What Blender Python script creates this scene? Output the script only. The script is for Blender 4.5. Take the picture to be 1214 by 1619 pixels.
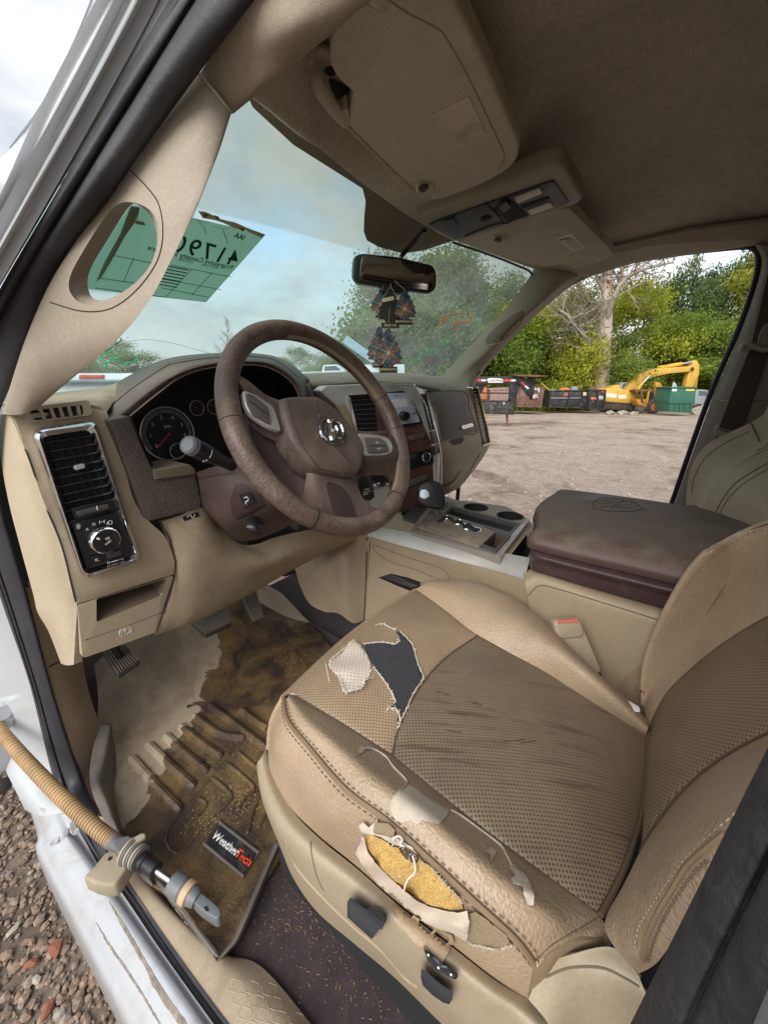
import bpy, bmesh, math, random
from math import radians, sin, cos, pi, atan, tan, sqrt
from mathutils import Vector as V, Matrix
from mathutils.bvhtree import BVHTree
from mathutils.geometry import delaunay_2d_cdt
from mathutils import noise as mnoise
for o in list(bpy.data.objects): bpy.data.objects.remove(o)
SC = bpy.context.scene
COL = SC.collection
# ------------------------------------------------------------------ camera
FPX, HY, ROLL, YAW = 618.0, 602.6, 0.24, 53.6
CAM = V((-.893, -.479, 1.494))
_p = atan((809.5-HY)/FPX); _y = radians(YAW); _r = radians(ROLL)
_F = V((sin(_y)*cos(_p), cos(_y)*cos(_p), -sin(_p)))
_R0 = V((cos(_y), -sin(_y), 0)); _U0 = _R0.cross(_F)
_R = _R0*cos(_r)+_U0*sin(_r); _U = -_R0*sin(_r)+_U0*cos(_r)
cd = bpy.data.cameras.new('camera'); co = bpy.data.objects.new('camera', cd); COL.objects.link(co)
m = Matrix((( _R.x, _U.x, -_F.x), (_R.y, _U.y, -_F.y), (_R.z, _U.z, -_F.z))).to_4x4(); m.translation = CAM
co.matrix_world = m
cd.sensor_fit = 'VERTICAL'; cd.sensor_height = 36.0; cd.lens = FPX/1619*36.0
cd.clip_start = .02; cd.clip_end = 900
SC.camera = co
# ------------------------------------------------------------------ light
SUN_EL, SUN_AZ = 40, 262     # compass-like: azimuth measured from +Y towards +X
W = bpy.data.worlds.new('World'); SC.world = W; W.use_nodes = True
nt = W.node_tree; nt.nodes.clear()
def N(nt, t, **k):
    n = nt.nodes.new(t)
    for a, b in k.items():
        if a == 'ins':
            for i, v in b.items(): n.inputs[i].default_value = v
        else: setattr(n, a, b)
    return n
out = N(nt, 'ShaderNodeOutputWorld'); bg = N(nt, 'ShaderNodeBackground')
sky = N(nt, 'ShaderNodeTexSky', sky_type='NISHITA', sun_disc=False)
sky.sun_elevation = radians(SUN_EL); sky.sun_rotation = radians(SUN_AZ)
sky.dust_density = 2.0; sky.air_density = 1.3
geo = N(nt, 'ShaderNodeTexCoord')
mp = N(nt, 'ShaderNodeMapping'); mp.inputs['Scale'].default_value = (1, 1, 2.2)
nz = N(nt, 'ShaderNodeTexNoise', ins={'Scale': 2.3, 'Detail': 8, 'Roughness': .55, 'Distortion': .6})
cr = N(nt, 'ShaderNodeValToRGB'); cr.color_ramp.elements[0].position = .24; cr.color_ramp.elements[1].position = .50
nz2 = N(nt, 'ShaderNodeTexNoise', ins={'Scale': 3.4, 'Detail': 7, 'Roughness': .6})
cr2 = N(nt, 'ShaderNodeValToRGB'); cr2.color_ramp.elements[0].position = .35; cr2.color_ramp.elements[1].position = .68
CLOUD = 3.3
cr2.color_ramp.elements[0].color = (.60*CLOUD, .66*CLOUD, .73*CLOUD, 1); cr2.color_ramp.elements[1].color = (CLOUD, CLOUD, CLOUD*1.0, 1)
mx = N(nt, 'ShaderNodeMix', data_type='RGBA')
L = nt.links.new
L(geo.outputs['Generated'], mp.inputs['Vector']); L(mp.outputs[0], nz.inputs['Vector']); L(mp.outputs[0], nz2.inputs['Vector'])
L(nz.outputs['Fac'], cr.inputs['Fac']); L(nz2.outputs['Fac'], cr2.inputs['Fac'])
L(cr.outputs[0], mx.inputs['Factor']); L(sky.outputs[0], mx.inputs['A']); L(cr2.outputs[0], mx.inputs['B'])
L(mx.outputs['Result'], bg.inputs['Color']); bg.inputs['Strength'].default_value = .14
L(bg.outputs[0], out.inputs['Surface'])
sd = bpy.data.lights.new('sun', 'SUN'); so = bpy.data.objects.new('sun', sd); COL.objects.link(so)
sd.energy = 1.5; sd.angle = radians(45); sd.color = (1, .975, .93)
az = radians(SUN_AZ); el = radians(SUN_EL)
sdir = V((sin(az)*cos(el), cos(az)*cos(el), sin(el)))
so.rotation_euler = sdir.to_track_quat('Z', 'Y').to_euler()
SC.view_settings.view_transform = 'Standard'; SC.view_settings.look = 'None'
SC.view_settings.exposure = 1.34; SC.view_settings.gamma = 1; SC.view_settings.use_curve_mapping = False
SC.render.engine = 'CYCLES'
SC.cycles.max_bounces = 8; SC.cycles.diffuse_bounces = 6; SC.cycles.transparent_max_bounces = 24
# ------------------------------------------------------------------ measuring: a sight line met with a plane of the cab
def ray(px, py): return _F + _R*((px-607)/FPX) - _U*((py-809.5)/FPX)
def P(px, py, x=None, y=None, z=None, pl=None, d=None, off=0):
    r = ray(px, py)
    if x is not None: return CAM + r*((x-CAM.x)/r.x)
    if y is not None: return CAM + r*((y-CAM.y)/r.y)
    if z is not None: return CAM + r*((z-CAM.z)/r.z)
    if d is not None: return CAM + r*d
    p0, n = pl; p0 = p0 + n*off
    return CAM + r*((p0-CAM).dot(n)/r.dot(n))
def Q(pts, **k): return [P(a, b, **k) for a, b in pts]
def plane3(a, b, c):
    n = (b-a).cross(c-a).normalized()
    if n.dot(CAM-a) < 0: n = -n
    return (a, n)
# ------------------------------------------------------------------ mesh helpers
WO = {}                                   # world origin of each parented root
def wloc(parent): return WO.get(parent.name, V((0, 0, 0))) if parent else V((0, 0, 0))
def link(name, me, mat, parent=None, smooth=True, angle=35):
    if isinstance(mat, (list, tuple)):
        for x in mat: me.materials.append(x)
    elif mat: me.materials.append(mat)
    o = bpy.data.objects.new(name, me); COL.objects.link(o)
    if smooth and len(me.polygons):
        me.polygons.foreach_set('use_smooth', [True]*len(me.polygons))
        if angle < 180: me.set_sharp_from_angle(angle=radians(angle))
    if parent:
        o.parent = parent; w = wloc(parent)
        if w.length: me.transform(Matrix.Translation(-w))
        WO[o.name] = w
    return o
def obj(name, verts, faces, mat, parent=None, smooth=True, angle=35, clean=False):
    me = bpy.data.meshes.new(name); me.from_pydata([tuple(v) for v in verts], [], faces); me.update()
    if clean:
        bm = bmesh.new(); bm.from_mesh(me); bmesh.ops.remove_doubles(bm, verts=bm.verts, dist=1e-5)
        bmesh.ops.recalc_face_normals(bm, faces=bm.faces); bm.to_mesh(me); bm.free()
    return link(name, me, mat, parent, smooth, angle)
def empty(name, label, cat, loc=(0, 0, 0), group=None):
    o = bpy.data.objects.new(name, None); COL.objects.link(o); o.location = loc; o.empty_display_size = .05
    o['label'] = label; o['category'] = cat
    if group: o['group'] = group
    WO[o.name] = V(loc); return o
def tag(o, label, cat, group=None):
    o['label'] = label; o['category'] = cat
    if group: o['group'] = group
    return o
def kind(o, k): o['kind'] = k; return o
class MB:                                  # collects shapes, links them as one mesh
    def __init__(s): s.v = []; s.f = []
    def add(s, v, f):
        b = len(s.v); s.v += [V(q) for q in v]; s.f += [tuple(i+b for i in q) for q in f]; return s
    def box(s, c, dx, dy, dz):             # centre + three half-vectors
        c = V(c); v = []
        for i in (-1, 1):
            for j in (-1, 1):
                for k in (-1, 1): v.append(c+dx*i+dy*j+dz*k)
        return s.add(v, [(0, 1, 3, 2), (4, 6, 7, 5), (0, 4, 5, 1), (2, 3, 7, 6), (0, 2, 6, 4), (1, 5, 7, 3)])
    def bar(s, a, b, w, h, up=V((0, 0, 1))):
        a = V(a); b = V(b); d = (b-a); L_ = d.length; d.normalize()
        sd_ = d.cross(up).normalized(); u2 = sd_.cross(d)
        return s.box((a+b)/2, d*L_/2, sd_*w/2, u2*h/2)
    def tube(s, pts, r, n=8, closed=False, caps=True, flat=1.0, up=None):
        pts = [V(p) for p in pts if p is not None]; m_ = len(pts); rs = r if isinstance(r, (list, tuple)) else [r]*m_
        if m_ < 2: return s
        prev = None; b = len(s.v)
        for i, p in enumerate(pts):
            if closed: t = pts[(i+1) % m_]-pts[i-1]
            else: t = pts[min(i+1, m_-1)]-pts[max(i-1, 0)]
            if t.length < 1e-9: t = V((0, 0, 1))
            t.normalize()
            if up is not None: a = t.cross(up)
            elif prev is None: a = t.cross(V((0, 0, 1)) if abs(t.z) < .9 else V((0, 1, 0)))
            else: a = prev - t*prev.dot(t)
            a.normalize(); prev = a; c = a.cross(t)
            for k in range(n):
                q = 2*pi*k/n; s.v.append(p + a*cos(q)*rs[i] + c*sin(q)*rs[i]*flat)
        for i in range(m_ if closed else m_-1):
            for k in range(n):
                i2 = (i+1) % m_
                s.f.append((b+i*n+k, b+i*n+(k+1) % n, b+i2*n+(k+1) % n, b+i2*n+k))
        if caps and not closed:
            s.f.append(tuple(b+k for k in reversed(range(n)))); s.f.append(tuple(b+(m_-1)*n+k for k in range(n)))
        return s
    def disc(s, c, n, r, seg=32, depth=0, r2=None, ax=None):   # capped cylinder, c = front centre, extends -n*depth
        n = V(n).normalized(); a = (ax - n*ax.dot(n)).normalized() if ax else n.orthogonal().normalized(); b_ = n.cross(a)
        r2 = r if r2 is None else r2; b = len(s.v); ks = range(seg)
        for k in ks: s.v.append(c+(a*cos(2*pi*k/seg)+b_*sin(2*pi*k/seg))*r)
        s.f.append(tuple(b+k for k in ks))
        if depth:
            for k in ks: s.v.append(c-n*depth+(a*cos(2*pi*k/seg)+b_*sin(2*pi*k/seg))*r2)
            s.f.append(tuple(b+seg+k for k in reversed(ks)))
            for k in ks: s.f.append((b+k, b+seg+k, b+seg+(k+1) % seg, b+(k+1) % seg))
        return s
    def lathe(s, c, n, prof, seg=32, cap=True):       # prof = [(radius, height along n)]
        n = V(n).normalized(); a = n.orthogonal().normalized(); b_ = n.cross(a); b = len(s.v)
        for r, h in prof:
            for k in range(seg): s.v.append(c+n*h+(a*cos(2*pi*k/seg)+b_*sin(2*pi*k/seg))*r)
        for i in range(len(prof)-1):
            for k in range(seg): s.f.append((b+i*seg+k, b+i*seg+(k+1) % seg, b+(i+1)*seg+(k+1) % seg, b+(i+1)*seg+k))
        if cap:
            s.f.append(tuple(b+(len(prof)-1)*seg+k for k in range(seg))); s.f.append(tuple(b+k for k in reversed(range(seg))))
        return s
    def build(s, name, mat, parent=None, bevel=0, smooth=True, angle=35):
        me = bpy.data.meshes.new(name); me.from_pydata([tuple(v) for v in s.v], [], s.f); me.update()
        bm = bmesh.new(); bm.from_mesh(me); bmesh.ops.recalc_face_normals(bm, faces=bm.faces)
        if bevel: dobevel(bm, bevel)
        bm.to_mesh(me); bm.free()
        return link(name, me, mat, parent, smooth, angle)
def dobevel(bm, w, seg=3, ang=28):
    es = [e for e in bm.edges if len(e.link_faces) == 2 and e.calc_face_angle(0) > radians(ang)]
    if es: bmesh.ops.bevel(bm, geom=es, offset=w, segments=seg, profile=.5, affect='EDGES', clamp_overlap=True)
def rnd(pts, r=.5, n=5):                   # round the corners of a loop; r = fraction of the half-edge, or metres if given per corner
    o = []; m_ = len(pts)
    for i, p in enumerate(pts):
        a = pts[i-1]; b = pts[(i+1) % m_]; rr = r[i] if isinstance(r, (list, tuple)) else r
        if rr <= 0: o.append(p); continue
        p1 = p+(a-p)*min(rr*.5, .49); p2 = p+(b-p)*min(rr*.5, .49)
        for k in range(n+1):
            t = k/n; o.append(p1*(1-t)**2+p*2*t*(1-t)+p2*t*t)
    return o
def rndm(pts, r, n=5):                     # same, radius in metres
    o = []; m_ = len(pts)
    for i, p in enumerate(pts):
        a = pts[i-1]-p; b = pts[(i+1) % m_]-p
        p1 = p+a*min(.48, r/max(a.length, 1e-6)); p2 = p+b*min(.48, r/max(b.length, 1e-6))
        for k in range(n+1):
            t = k/n; o.append(p1*(1-t)**2+p*2*t*(1-t)+p2*t*t)
    return o
def cr1(p, t, closed=False):               # Catmull-Rom through p at t in [0,1]
    n = len(p); m_ = n if closed else n-1
    f = t*m_; i = min(int(f), m_-1); u = f-i
    g = (lambda k: p[k % n]) if closed else (lambda k: p[max(0, min(n-1, k))])
    a, b, c, d = g(i-1), g(i), g(i+1), g(i+2)
    return (b*2+(c-a)*u+(a*2-b*5+c*4-d)*u*u+(b*3-a-c*3+d)*u**3)*.5
def curve(p, n, closed=False): return [cr1(p, k/(n if closed else n-1), closed) for k in range(n)]
def slab(name, pts, vec, mat, parent=None, bevel=0, seg=3, smooth=True, ang=28):
    n = len(pts); v = list(pts)+[p+vec for p in pts]
    f = [tuple(range(n)), tuple(reversed(range(n, 2*n)))]+[(i, i+n, (i+1) % n+n, (i+1) % n) for i in range(n)]
    me = bpy.data.meshes.new(name); me.from_pydata([tuple(q) for q in v], [], f); me.update()
    bm = bmesh.new(); bm.from_mesh(me); bmesh.ops.recalc_face_normals(bm, faces=bm.faces)
    if bevel: dobevel(bm, bevel, seg, ang)
    bmesh.ops.triangulate(bm, faces=[q for q in bm.faces if len(q.verts) > 4])
    bm.to_mesh(me); bm.free()
    return link(name, me, mat, parent, smooth)
def sheet(name, rows, mat, parent=None, nu=None, nv=None, thick=0, closed=False, flip=False, lin=False, angle=50, tv=None, jit=0):
    nu = nu or (len(rows[0])-1)*6+1; nv = nv or (len(rows)-1)*6+1
    fr = [curve(r, nu, closed) for r in rows] if not lin else [[lerpl(r, k/(nu-1)) for k in range(nu)] for r in rows]
    cols = [[fr[j][i] for j in range(len(rows))] for i in range(nu)]
    g = [curve(c, nv) if not lin else [lerpl(c, k/(nv-1)) for k in range(nv)] for c in cols]
    v = [g[i][j] for j in range(nv) for i in range(nu)]; f = []
    for j in range(nv-1):
        for i in range(nu if closed else nu-1):
            i2 = (i+1) % nu; q = (j*nu+i, j*nu+i2, (j+1)*nu+i2, (j+1)*nu+i)
            f.append(q if not flip else q[::-1])
    if thick or tv:
        # offset copy along tv (vector) or vertex normals away from the camera
        me = bpy.data.meshes.new('t'); me.from_pydata([tuple(q) for q in v], [], f); me.update()
        n = len(v); cen = sum(v, V())/n
        if tv: off = [tv]*n
        else:
            ns = [q.normal.copy() for q in me.vertices]; s_ = -1 if sum(ns[k].dot(CAM-v[k]) for k in range(n)) > 0 else 1
            off = [q*(s_*thick) for q in ns]
        bpy.data.meshes.remove(me)
        v = v+[v[k]+off[k] for k in range(n)]; f2 = [tuple(k+n for k in reversed(q)) for q in f]
        rim = []
        if not closed:
            for j in range(nv-1): rim += [(j*nu, (j+1)*nu, (j+1)*nu+n, j*nu+n), (j*nu+nu-1, j*nu+nu-1+n, (j+1)*nu+nu-1+n, (j+1)*nu+nu-1)]
        for i in range(nu if closed else nu-1):
            i2 = (i+1) % nu; e = (nv-1)*nu
            rim += [(i, i+n, i2+n, i2), (e+i, e+i2, e+i2+n, e+i+n)]
        f = f+f2+rim
    me = bpy.data.meshes.new(name); me.from_pydata([tuple(q) for q in v], [], f); me.update()
    bm = bmesh.new(); bm.from_mesh(me); bmesh.ops.recalc_face_normals(bm, faces=bm.faces); bm.to_mesh(me); bm.free()
    return link(name, me, mat, parent, True, angle)
def lerpl(p, t):
    n = len(p)-1; f = t*n; i = min(int(f), n-1); return p[i].lerp(p[i+1], f-i)
def coons(c0, c1, d0, d1, nu=24, nv=24, bulge=0, up=V((0, 0, 1)), pw=.5):
    """c0: v=0 curve (u 0..1), c1: v=1 curve, d0: u=0 curve (v 0..1), d1: u=1 curve -> grid[v][u]"""
    g = []
    for j in range(nv):
        v = j/(nv-1); row = []
        for i in range(nu):
            u = i/(nu-1)
            p = cr1(c0, u)*(1-v)+cr1(c1, u)*v+cr1(d0, v)*(1-u)+cr1(d1, v)*u
            p = p-(c0[0]*(1-u)*(1-v)+c0[-1]*u*(1-v)+c1[0]*(1-u)*v+c1[-1]*u*v)
            p = p+up*bulge*(16*u*(1-u)*v*(1-v))**pw
            row.append(p)
        g.append(row)
    return g
def gridobj(name, g, mat, parent=None, thick=.004, down=None):
    nv = len(g); nu = len(g[0]); v = [q for r in g for q in r]
    f = [(j*nu+i, j*nu+i+1, (j+1)*nu+i+1, (j+1)*nu+i) for j in range(nv-1) for i in range(nu-1)]
    if thick:
        n = len(v); dn = (down or V((0, 0, -1)))*thick; v = v+[q+dn for q in v]; f2 = [tuple(k+n for k in reversed(q)) for q in f]
        rim = []
        for j in range(nv-1): rim += [(j*nu, (j+1)*nu, (j+1)*nu+n, j*nu+n), (j*nu+nu-1, j*nu+nu-1+n, (j+1)*nu+nu-1+n, (j+1)*nu+nu-1)]
        for i in range(nu-1):
            e = (nv-1)*nu; rim += [(i, i+n, i+1+n, i+1), (e+i, e+i+1, e+i+1+n, e+i+n)]
        f = f+f2+rim
    return obj(name, v, f, mat, parent, True, 50, clean=True)
def ring(name, outer, inner, vec, mat, parent=None, bevel=0, mid=None, midoff=0):
    """frame between two loops of equal length; optional crest loop"""
    n = len(outer); loops = [[p+vec for p in outer], list(outer)]
    if mid: loops.append([p for p in mid])
    loops += [list(inner), [p+vec for p in inner]]
    v = [p for l in loops for p in l]; m_ = len(loops); f = []
    for a in range(m_):
        b = (a+1) % m_
        for i in range(n): f.append((a*n+i, a*n+(i+1) % n, b*n+(i+1) % n, b*n+i))
    me = bpy.data.meshes.new(name); me.from_pydata([tuple(q) for q in v], [], f); me.update()
    bm = bmesh.new(); bm.from_mesh(me); bmesh.ops.recalc_face_normals(bm, faces=bm.faces)
    if bevel: dobevel(bm, bevel, 2, 50)
    bm.to_mesh(me); bm.free()
    return link(name, me, mat, parent, True, 40)
def bil(q, u, v):                          # bilinear on TL,TR,BR,BL
    return q[0].lerp(q[1], u).lerp(q[3].lerp(q[2], u), v)
def qbox(name, q, u0, u1, v0, v1, vec, mat, parent=None, bevel=0, lift=V((0, 0, 0)), r=0):
    c = [bil(q, u0, v0)+lift, bil(q, u1, v0)+lift, bil(q, u1, v1)+lift, bil(q, u0, v1)+lift]
    if r: c = rndm(c, r)
    return slab(name, c, vec, mat, parent, bevel)
_fc = {}
def textobj(name, s, o, xd, yd, size, mat, parent=None, mirror=False, ext=.0002, align='CENTER', bold=0, shear=0, spacing=1):
    cu = bpy.data.curves.new('txt', 'FONT'); cu.body = s; cu.size = 1; cu.align_x = align; cu.align_y = 'CENTER'
    cu.extrude = 0; cu.offset = bold; cu.shear = shear; cu.space_character = spacing; cu.resolution_u = 3
    t = bpy.data.objects.new('txt', cu); COL.objects.link(t)
    dg = bpy.context.evaluated_depsgraph_get(); me = bpy.data.meshes.new_from_object(t.evaluated_get(dg))
    bpy.data.objects.remove(t); bpy.data.curves.remove(cu); me.materials.clear()
    xd = xd.normalized(); yd = (yd-xd*yd.dot(xd)).normalized(); zd = xd.cross(yd)
    if zd.dot(CAM-o) < 0: zd = -zd
    s_ = -1 if mirror else 1
    for q in me.vertices: q.co = o + xd*(q.co.x*size*s_) + yd*(q.co.y*size) + zd*ext
    bm = bmesh.new(); bm.from_mesh(me)
    r_ = bmesh.ops.extrude_face_region(bm, geom=bm.faces[:])
    for e in r_['geom']:
        if isinstance(e, bmesh.types.BMVert): e.co -= zd*ext*.9
    bmesh.ops.recalc_face_normals(bm, faces=bm.faces)
    bm.to_mesh(me); bm.free(); me.name = name
    return link(name, me, mat, parent, False)
def bvh_of(objs):
    vs = []; fs = []
    for o in objs:
        b = len(vs); w = wloc(o) if o.name in WO else V((0, 0, 0)); vs += [v.co+w for v in o.data.vertices]
        fs += [tuple(b+i for i in p.vertices) for p in o.data.polygons]
    return BVHTree.FromPolygons(vs, fs)
def hit(bv, px, py, off=0):
    d = ray(px, py).normalized(); r = bv.ray_cast(CAM, d)
    if r[0] is None: return None
    n = r[1] if r[1].dot(d) < 0 else -r[1]
    return r[0]-d*(off/max(.4, -n.dot(d)))
def decal(name, bv, poly, mat, parent=None, off=.001, step=8, thick=.001, rough=0, seed=1, edge=0, lift=None, sm=True):
    """a patch of real thickness that follows the surface under it; poly = sight-line outline"""
    random.seed(seed); pts = []
    n = len(poly)
    for i in range(n):
        a = poly[i]; b = poly[(i+1) % n]; L_ = math.hypot(b[0]-a[0], b[1]-a[1]); k = max(1, int(L_/step))
        for j in range(k):
            t = j/k; x = a[0]+(b[0]-a[0])*t; y = a[1]+(b[1]-a[1])*t
            if edge: x += random.uniform(-edge, edge); y += random.uniform(-edge, edge)
            pts.append((x, y))
    m_ = len(pts); x0 = min(p[0] for p in pts); x1 = max(p[0] for p in pts); y0 = min(p[1] for p in pts); y1 = max(p[1] for p in pts)
    def inside(x, y):
        c = False
        for i in range(m_):
            a = pts[i]; b = pts[i-1]
            if (a[1] > y) != (b[1] > y) and x < (b[0]-a[0])*(y-a[1])/(b[1]-a[1])+a[0]: c = not c
        return c
    inner = []; y = y0
    while y < y1:
        x = x0
        while x < x1:
            if inside(x, y) and all((x-p[0])**2+(y-p[1])**2 > (step*.5)**2 for p in pts): inner.append((x, y))
            x += step
        y += step
    allp = pts+inner
    r = delaunay_2d_cdt([V(p) for p in allp], [(i, (i+1) % m_) for i in range(m_)], [tuple(range(m_))], 1, 1e-6)
    vs, fs = r[0], r[2]; top = []; ok = []
    for i, p in enumerate(vs):
        o_ = off+(random.uniform(-rough, rough) if rough else 0)
        if lift: o_ += lift(p[0], p[1])
        h = hit(bv, p[0], p[1], o_); top.append(h)
    good = [f for f in fs if all(top[i] is not None for i in f)]
    top = [t if t is not None else V((0, 0, 0)) for t in top]
    nn = len(top); bot = []
    for i, t in enumerate(top):
        d = (t-CAM).normalized(); bot.append(t+d*thick)
    vv = top+bot; ff = [tuple(f) for f in good]+[tuple(i+nn for i in reversed(f)) for f in good]
    ec = {}
    for f in good:
        for a, b in zip(f, list(f[1:])+[f[0]]): ec[(a, b)] = 1
    for (a, b) in list(ec):
        if (b, a) not in ec: ff.append((a, a+nn, b+nn, b))
    me = bpy.data.meshes.new(name); me.from_pydata([tuple(q) for q in vv], [], ff); me.update()
    bm = bmesh.new(); bm.from_mesh(me); bmesh.ops.delete(bm, geom=[q for q in bm.verts if not q.link_faces], context='VERTS')
    bmesh.ops.recalc_face_normals(bm, faces=bm.faces); bm.to_mesh(me); bm.free()
    return link(name, me, mat, parent, sm, 60)
def seam(name, pts, mat, parent, r=.0015, n=60, closed=False, flat=1):
    return MB().tube(curve(pts, n, closed), r, 6, closed, flat=flat).build(name, mat, parent)
def stitches(name, pts, mat, parent, L_=.006, gap=.004, r=.0007, lift=V((0, 0, 0)), closed=False):
    c = curve(pts, 400, closed); b = MB(); acc = 0; i = 0; tot = [0]
    for k in range(1, len(c)): tot.append(tot[-1]+(c[k]-c[k-1]).length)
    def at(s):
        import bisect
        k = min(max(bisect.bisect(tot, s)-1, 0), len(c)-2); dd = tot[k+1]-tot[k]
        return c[k].lerp(c[k+1], (s-tot[k])/dd if dd > 1e-9 else 0)
    s = 0
    while s+L_ < tot[-1]:
        a, m1, e = at(s)+lift, at(s+L_/2)+lift*1.4, at(s+L_)+lift
        b.tube([a, m1, e], [r*.6, r, r*.6], 5); s += L_+gap
    return kind(b.build(name, mat, parent), 'stuff')
# ------------------------------------------------------------------ materials
MT = {}
def thin(name, c, tr=.0, tl=.6):     # ink or paper that lets light through
    M = bpy.data.materials.new(name); M.use_nodes = True; nt = M.node_tree; nt.nodes.clear(); L = nt.links.new
    o = N(nt, 'ShaderNodeOutputMaterial'); a = N(nt, 'ShaderNodeBsdfDiffuse'); a.inputs[0].default_value = (*c, 1); b = N(nt, 'ShaderNodeBsdfTranslucent'); b.inputs[0].default_value = (*c, 1)
    m = N(nt, 'ShaderNodeMixShader', ins={'Fac': tl}); t = N(nt, 'ShaderNodeBsdfTransparent'); t.inputs[0].default_value = (*c, 1); m2 = N(nt, 'ShaderNodeMixShader', ins={'Fac': tr})
    L(a.outputs[0], m.inputs[1]); L(b.outputs[0], m.inputs[2]); L(m.outputs[0], m2.inputs[1]); L(t.outputs[0], m2.inputs[2]); L(m2.outputs[0], o.inputs[0]); MT[name] = M; return M
def mat(name, base, rough=.6, metal=0, var=.12, vscale=6, bump=.0, bscale=200, dust=None, dustamt=0, spec=.5, coat=0, aniso=None, dirt=None, dirtamt=.0, dscale=3, btype='noise', sheen=0, spk=.075, sscale=260):
    if name in MT: return MT[name]
    M = bpy.data.materials.new(name); M.use_nodes = True; nt = M.node_tree; nt.nodes.clear(); L = nt.links.new
    o = N(nt, 'ShaderNodeOutputMaterial'); b = N(nt, 'ShaderNodeBsdfPrincipled'); L(b.outputs[0], o.inputs[0])
    b.inputs['Roughness'].default_value = rough; b.inputs['Metallic'].default_value = metal
    b.inputs['Specular IOR Level'].default_value = spec; b.inputs['Coat Weight'].default_value = coat
    if sheen: b.inputs['Sheen Weight'].default_value = sheen
    tc = N(nt, 'ShaderNodeTexCoord'); n1 = N(nt, 'ShaderNodeTexNoise', ins={'Scale': vscale, 'Detail': 8, 'Roughness': .65})
    L(tc.outputs['Object'], n1.inputs['Vector'])
    c0 = [x*(1-var) for x in base]; c1 = [min(1, x*(1+var)) for x in base]
    rp = N(nt, 'ShaderNodeValToRGB'); rp.color_ramp.elements[0].position = .3; rp.color_ramp.elements[1].position = .7
    rp.color_ramp.elements[0].color = (*c0, 1); rp.color_ramp.elements[1].color = (*c1, 1)
    L(n1.outputs['Fac'], rp.inputs['Fac']); col = rp.outputs[0]; rsock = None
    if dirt:
        n2 = N(nt, 'ShaderNodeTexNoise', ins={'Scale': dscale, 'Detail': 10, 'Roughness': .7, 'Distortion': .8}); L(tc.outputs['Object'], n2.inputs['Vector'])
        r2 = N(nt, 'ShaderNodeValToRGB'); r2.color_ramp.elements[0].position = .5; r2.color_ramp.elements[1].position = .72
        L(n2.outputs['Fac'], r2.inputs['Fac'])
        mm = N(nt, 'ShaderNodeMath', operation='MULTIPLY'); mm.inputs[1].default_value = dirtamt; L(r2.outputs[0], mm.inputs[0])
        m2 = N(nt, 'ShaderNodeMix', data_type='RGBA'); L(mm.outputs[0], m2.inputs['Factor']); L(col, m2.inputs['A']); m2.inputs['B'].default_value = (*dirt, 1); col = m2.outputs['Result']
    if bump and spk:
        ns = N(nt, 'ShaderNodeTexNoise', ins={'Scale': sscale, 'Detail': 4, 'Roughness': .7}); L(tc.outputs['Object'], ns.inputs['Vector'])
        ms_ = N(nt, 'ShaderNodeMapRange', ins={'From Min': .35, 'From Max': .65, 'To Min': 1-spk, 'To Max': 1+spk}); L(ns.outputs['Fac'], ms_.inputs['Value'])
        mv = N(nt, 'ShaderNodeVectorMath', operation='SCALE'); L(col, mv.inputs[0]); L(ms_.outputs[0], mv.inputs['Scale']); col = mv.outputs[0]
    if dust:     # dust settles on faces that look up, and as specks
        g = N(nt, 'ShaderNodeNewGeometry'); sx = N(nt, 'ShaderNodeSeparateXYZ'); L(g.outputs['Normal'], sx.inputs[0])
        mr = N(nt, 'ShaderNodeMapRange', ins={'From Min': .1, 'From Max': 1.0, 'To Min': .15, 'To Max': 1.0}); L(sx.outputs['Z'], mr.inputs['Value'])
        n3 = N(nt, 'ShaderNodeTexNoise', ins={'Scale': 14, 'Detail': 9, 'Roughness': .75}); L(tc.outputs['Object'], n3.inputs['Vector'])
        r3 = N(nt, 'ShaderNodeValToRGB'); r3.color_ramp.elements[0].position = .34; r3.color_ramp.elements[1].position = .68; L(n3.outputs['Fac'], r3.inputs['Fac'])
        m3 = N(nt, 'ShaderNodeMath', operation='MULTIPLY'); L(mr.outputs[0], m3.inputs[0]); L(r3.outputs[0], m3.inputs[1])
        m4 = N(nt, 'ShaderNodeMath', operation='MULTIPLY', use_clamp=True); L(m3.outputs[0], m4.inputs[0]); m4.inputs[1].default_value = dustamt
        m5 = N(nt, 'ShaderNodeMix', data_type='RGBA'); L(m4.outputs[0], m5.inputs['Factor']); L(col, m5.inputs['A']); m5.inputs['B'].default_value = (*dust, 1); col = m5.outputs['Result']
        mr2 = N(nt, 'ShaderNodeMapRange', ins={'To Min': rough, 'To Max': .95}); L(m4.outputs[0], mr2.inputs['Value']); L(mr2.outputs[0], b.inputs['Roughness'])
    else:
        mr2 = N(nt, 'ShaderNodeMapRange', ins={'To Min': max(0, rough-.08), 'To Max': min(1, rough+.1)}); L(n1.outputs['Fac'], mr2.inputs['Value']); L(mr2.outputs[0], b.inputs['Roughness'])
    L(col, b.inputs['Base Color'])
    if bump:
        if btype == 'voronoi': nb = N(nt, 'ShaderNodeTexVoronoi', feature='SMOOTH_F1', ins={'Scale': bscale}); so_ = nb.outputs['Distance']
        else: nb = N(nt, 'ShaderNodeTexNoise', ins={'Scale': bscale, 'Detail': 3, 'Roughness': .6}); so_ = nb.outputs['Fac']
        L(tc.outputs['Object'], nb.inputs['Vector'])
        bp = N(nt, 'ShaderNodeBump', ins={'Strength': bump, 'Distance': .0015}); L(so_, bp.inputs['Height']); L(bp.outputs[0], b.inputs['Normal'])
    MT[name] = M; return M
DUST = (.42, .34, .24)
TAN = (.42, .335, .225)
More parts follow.
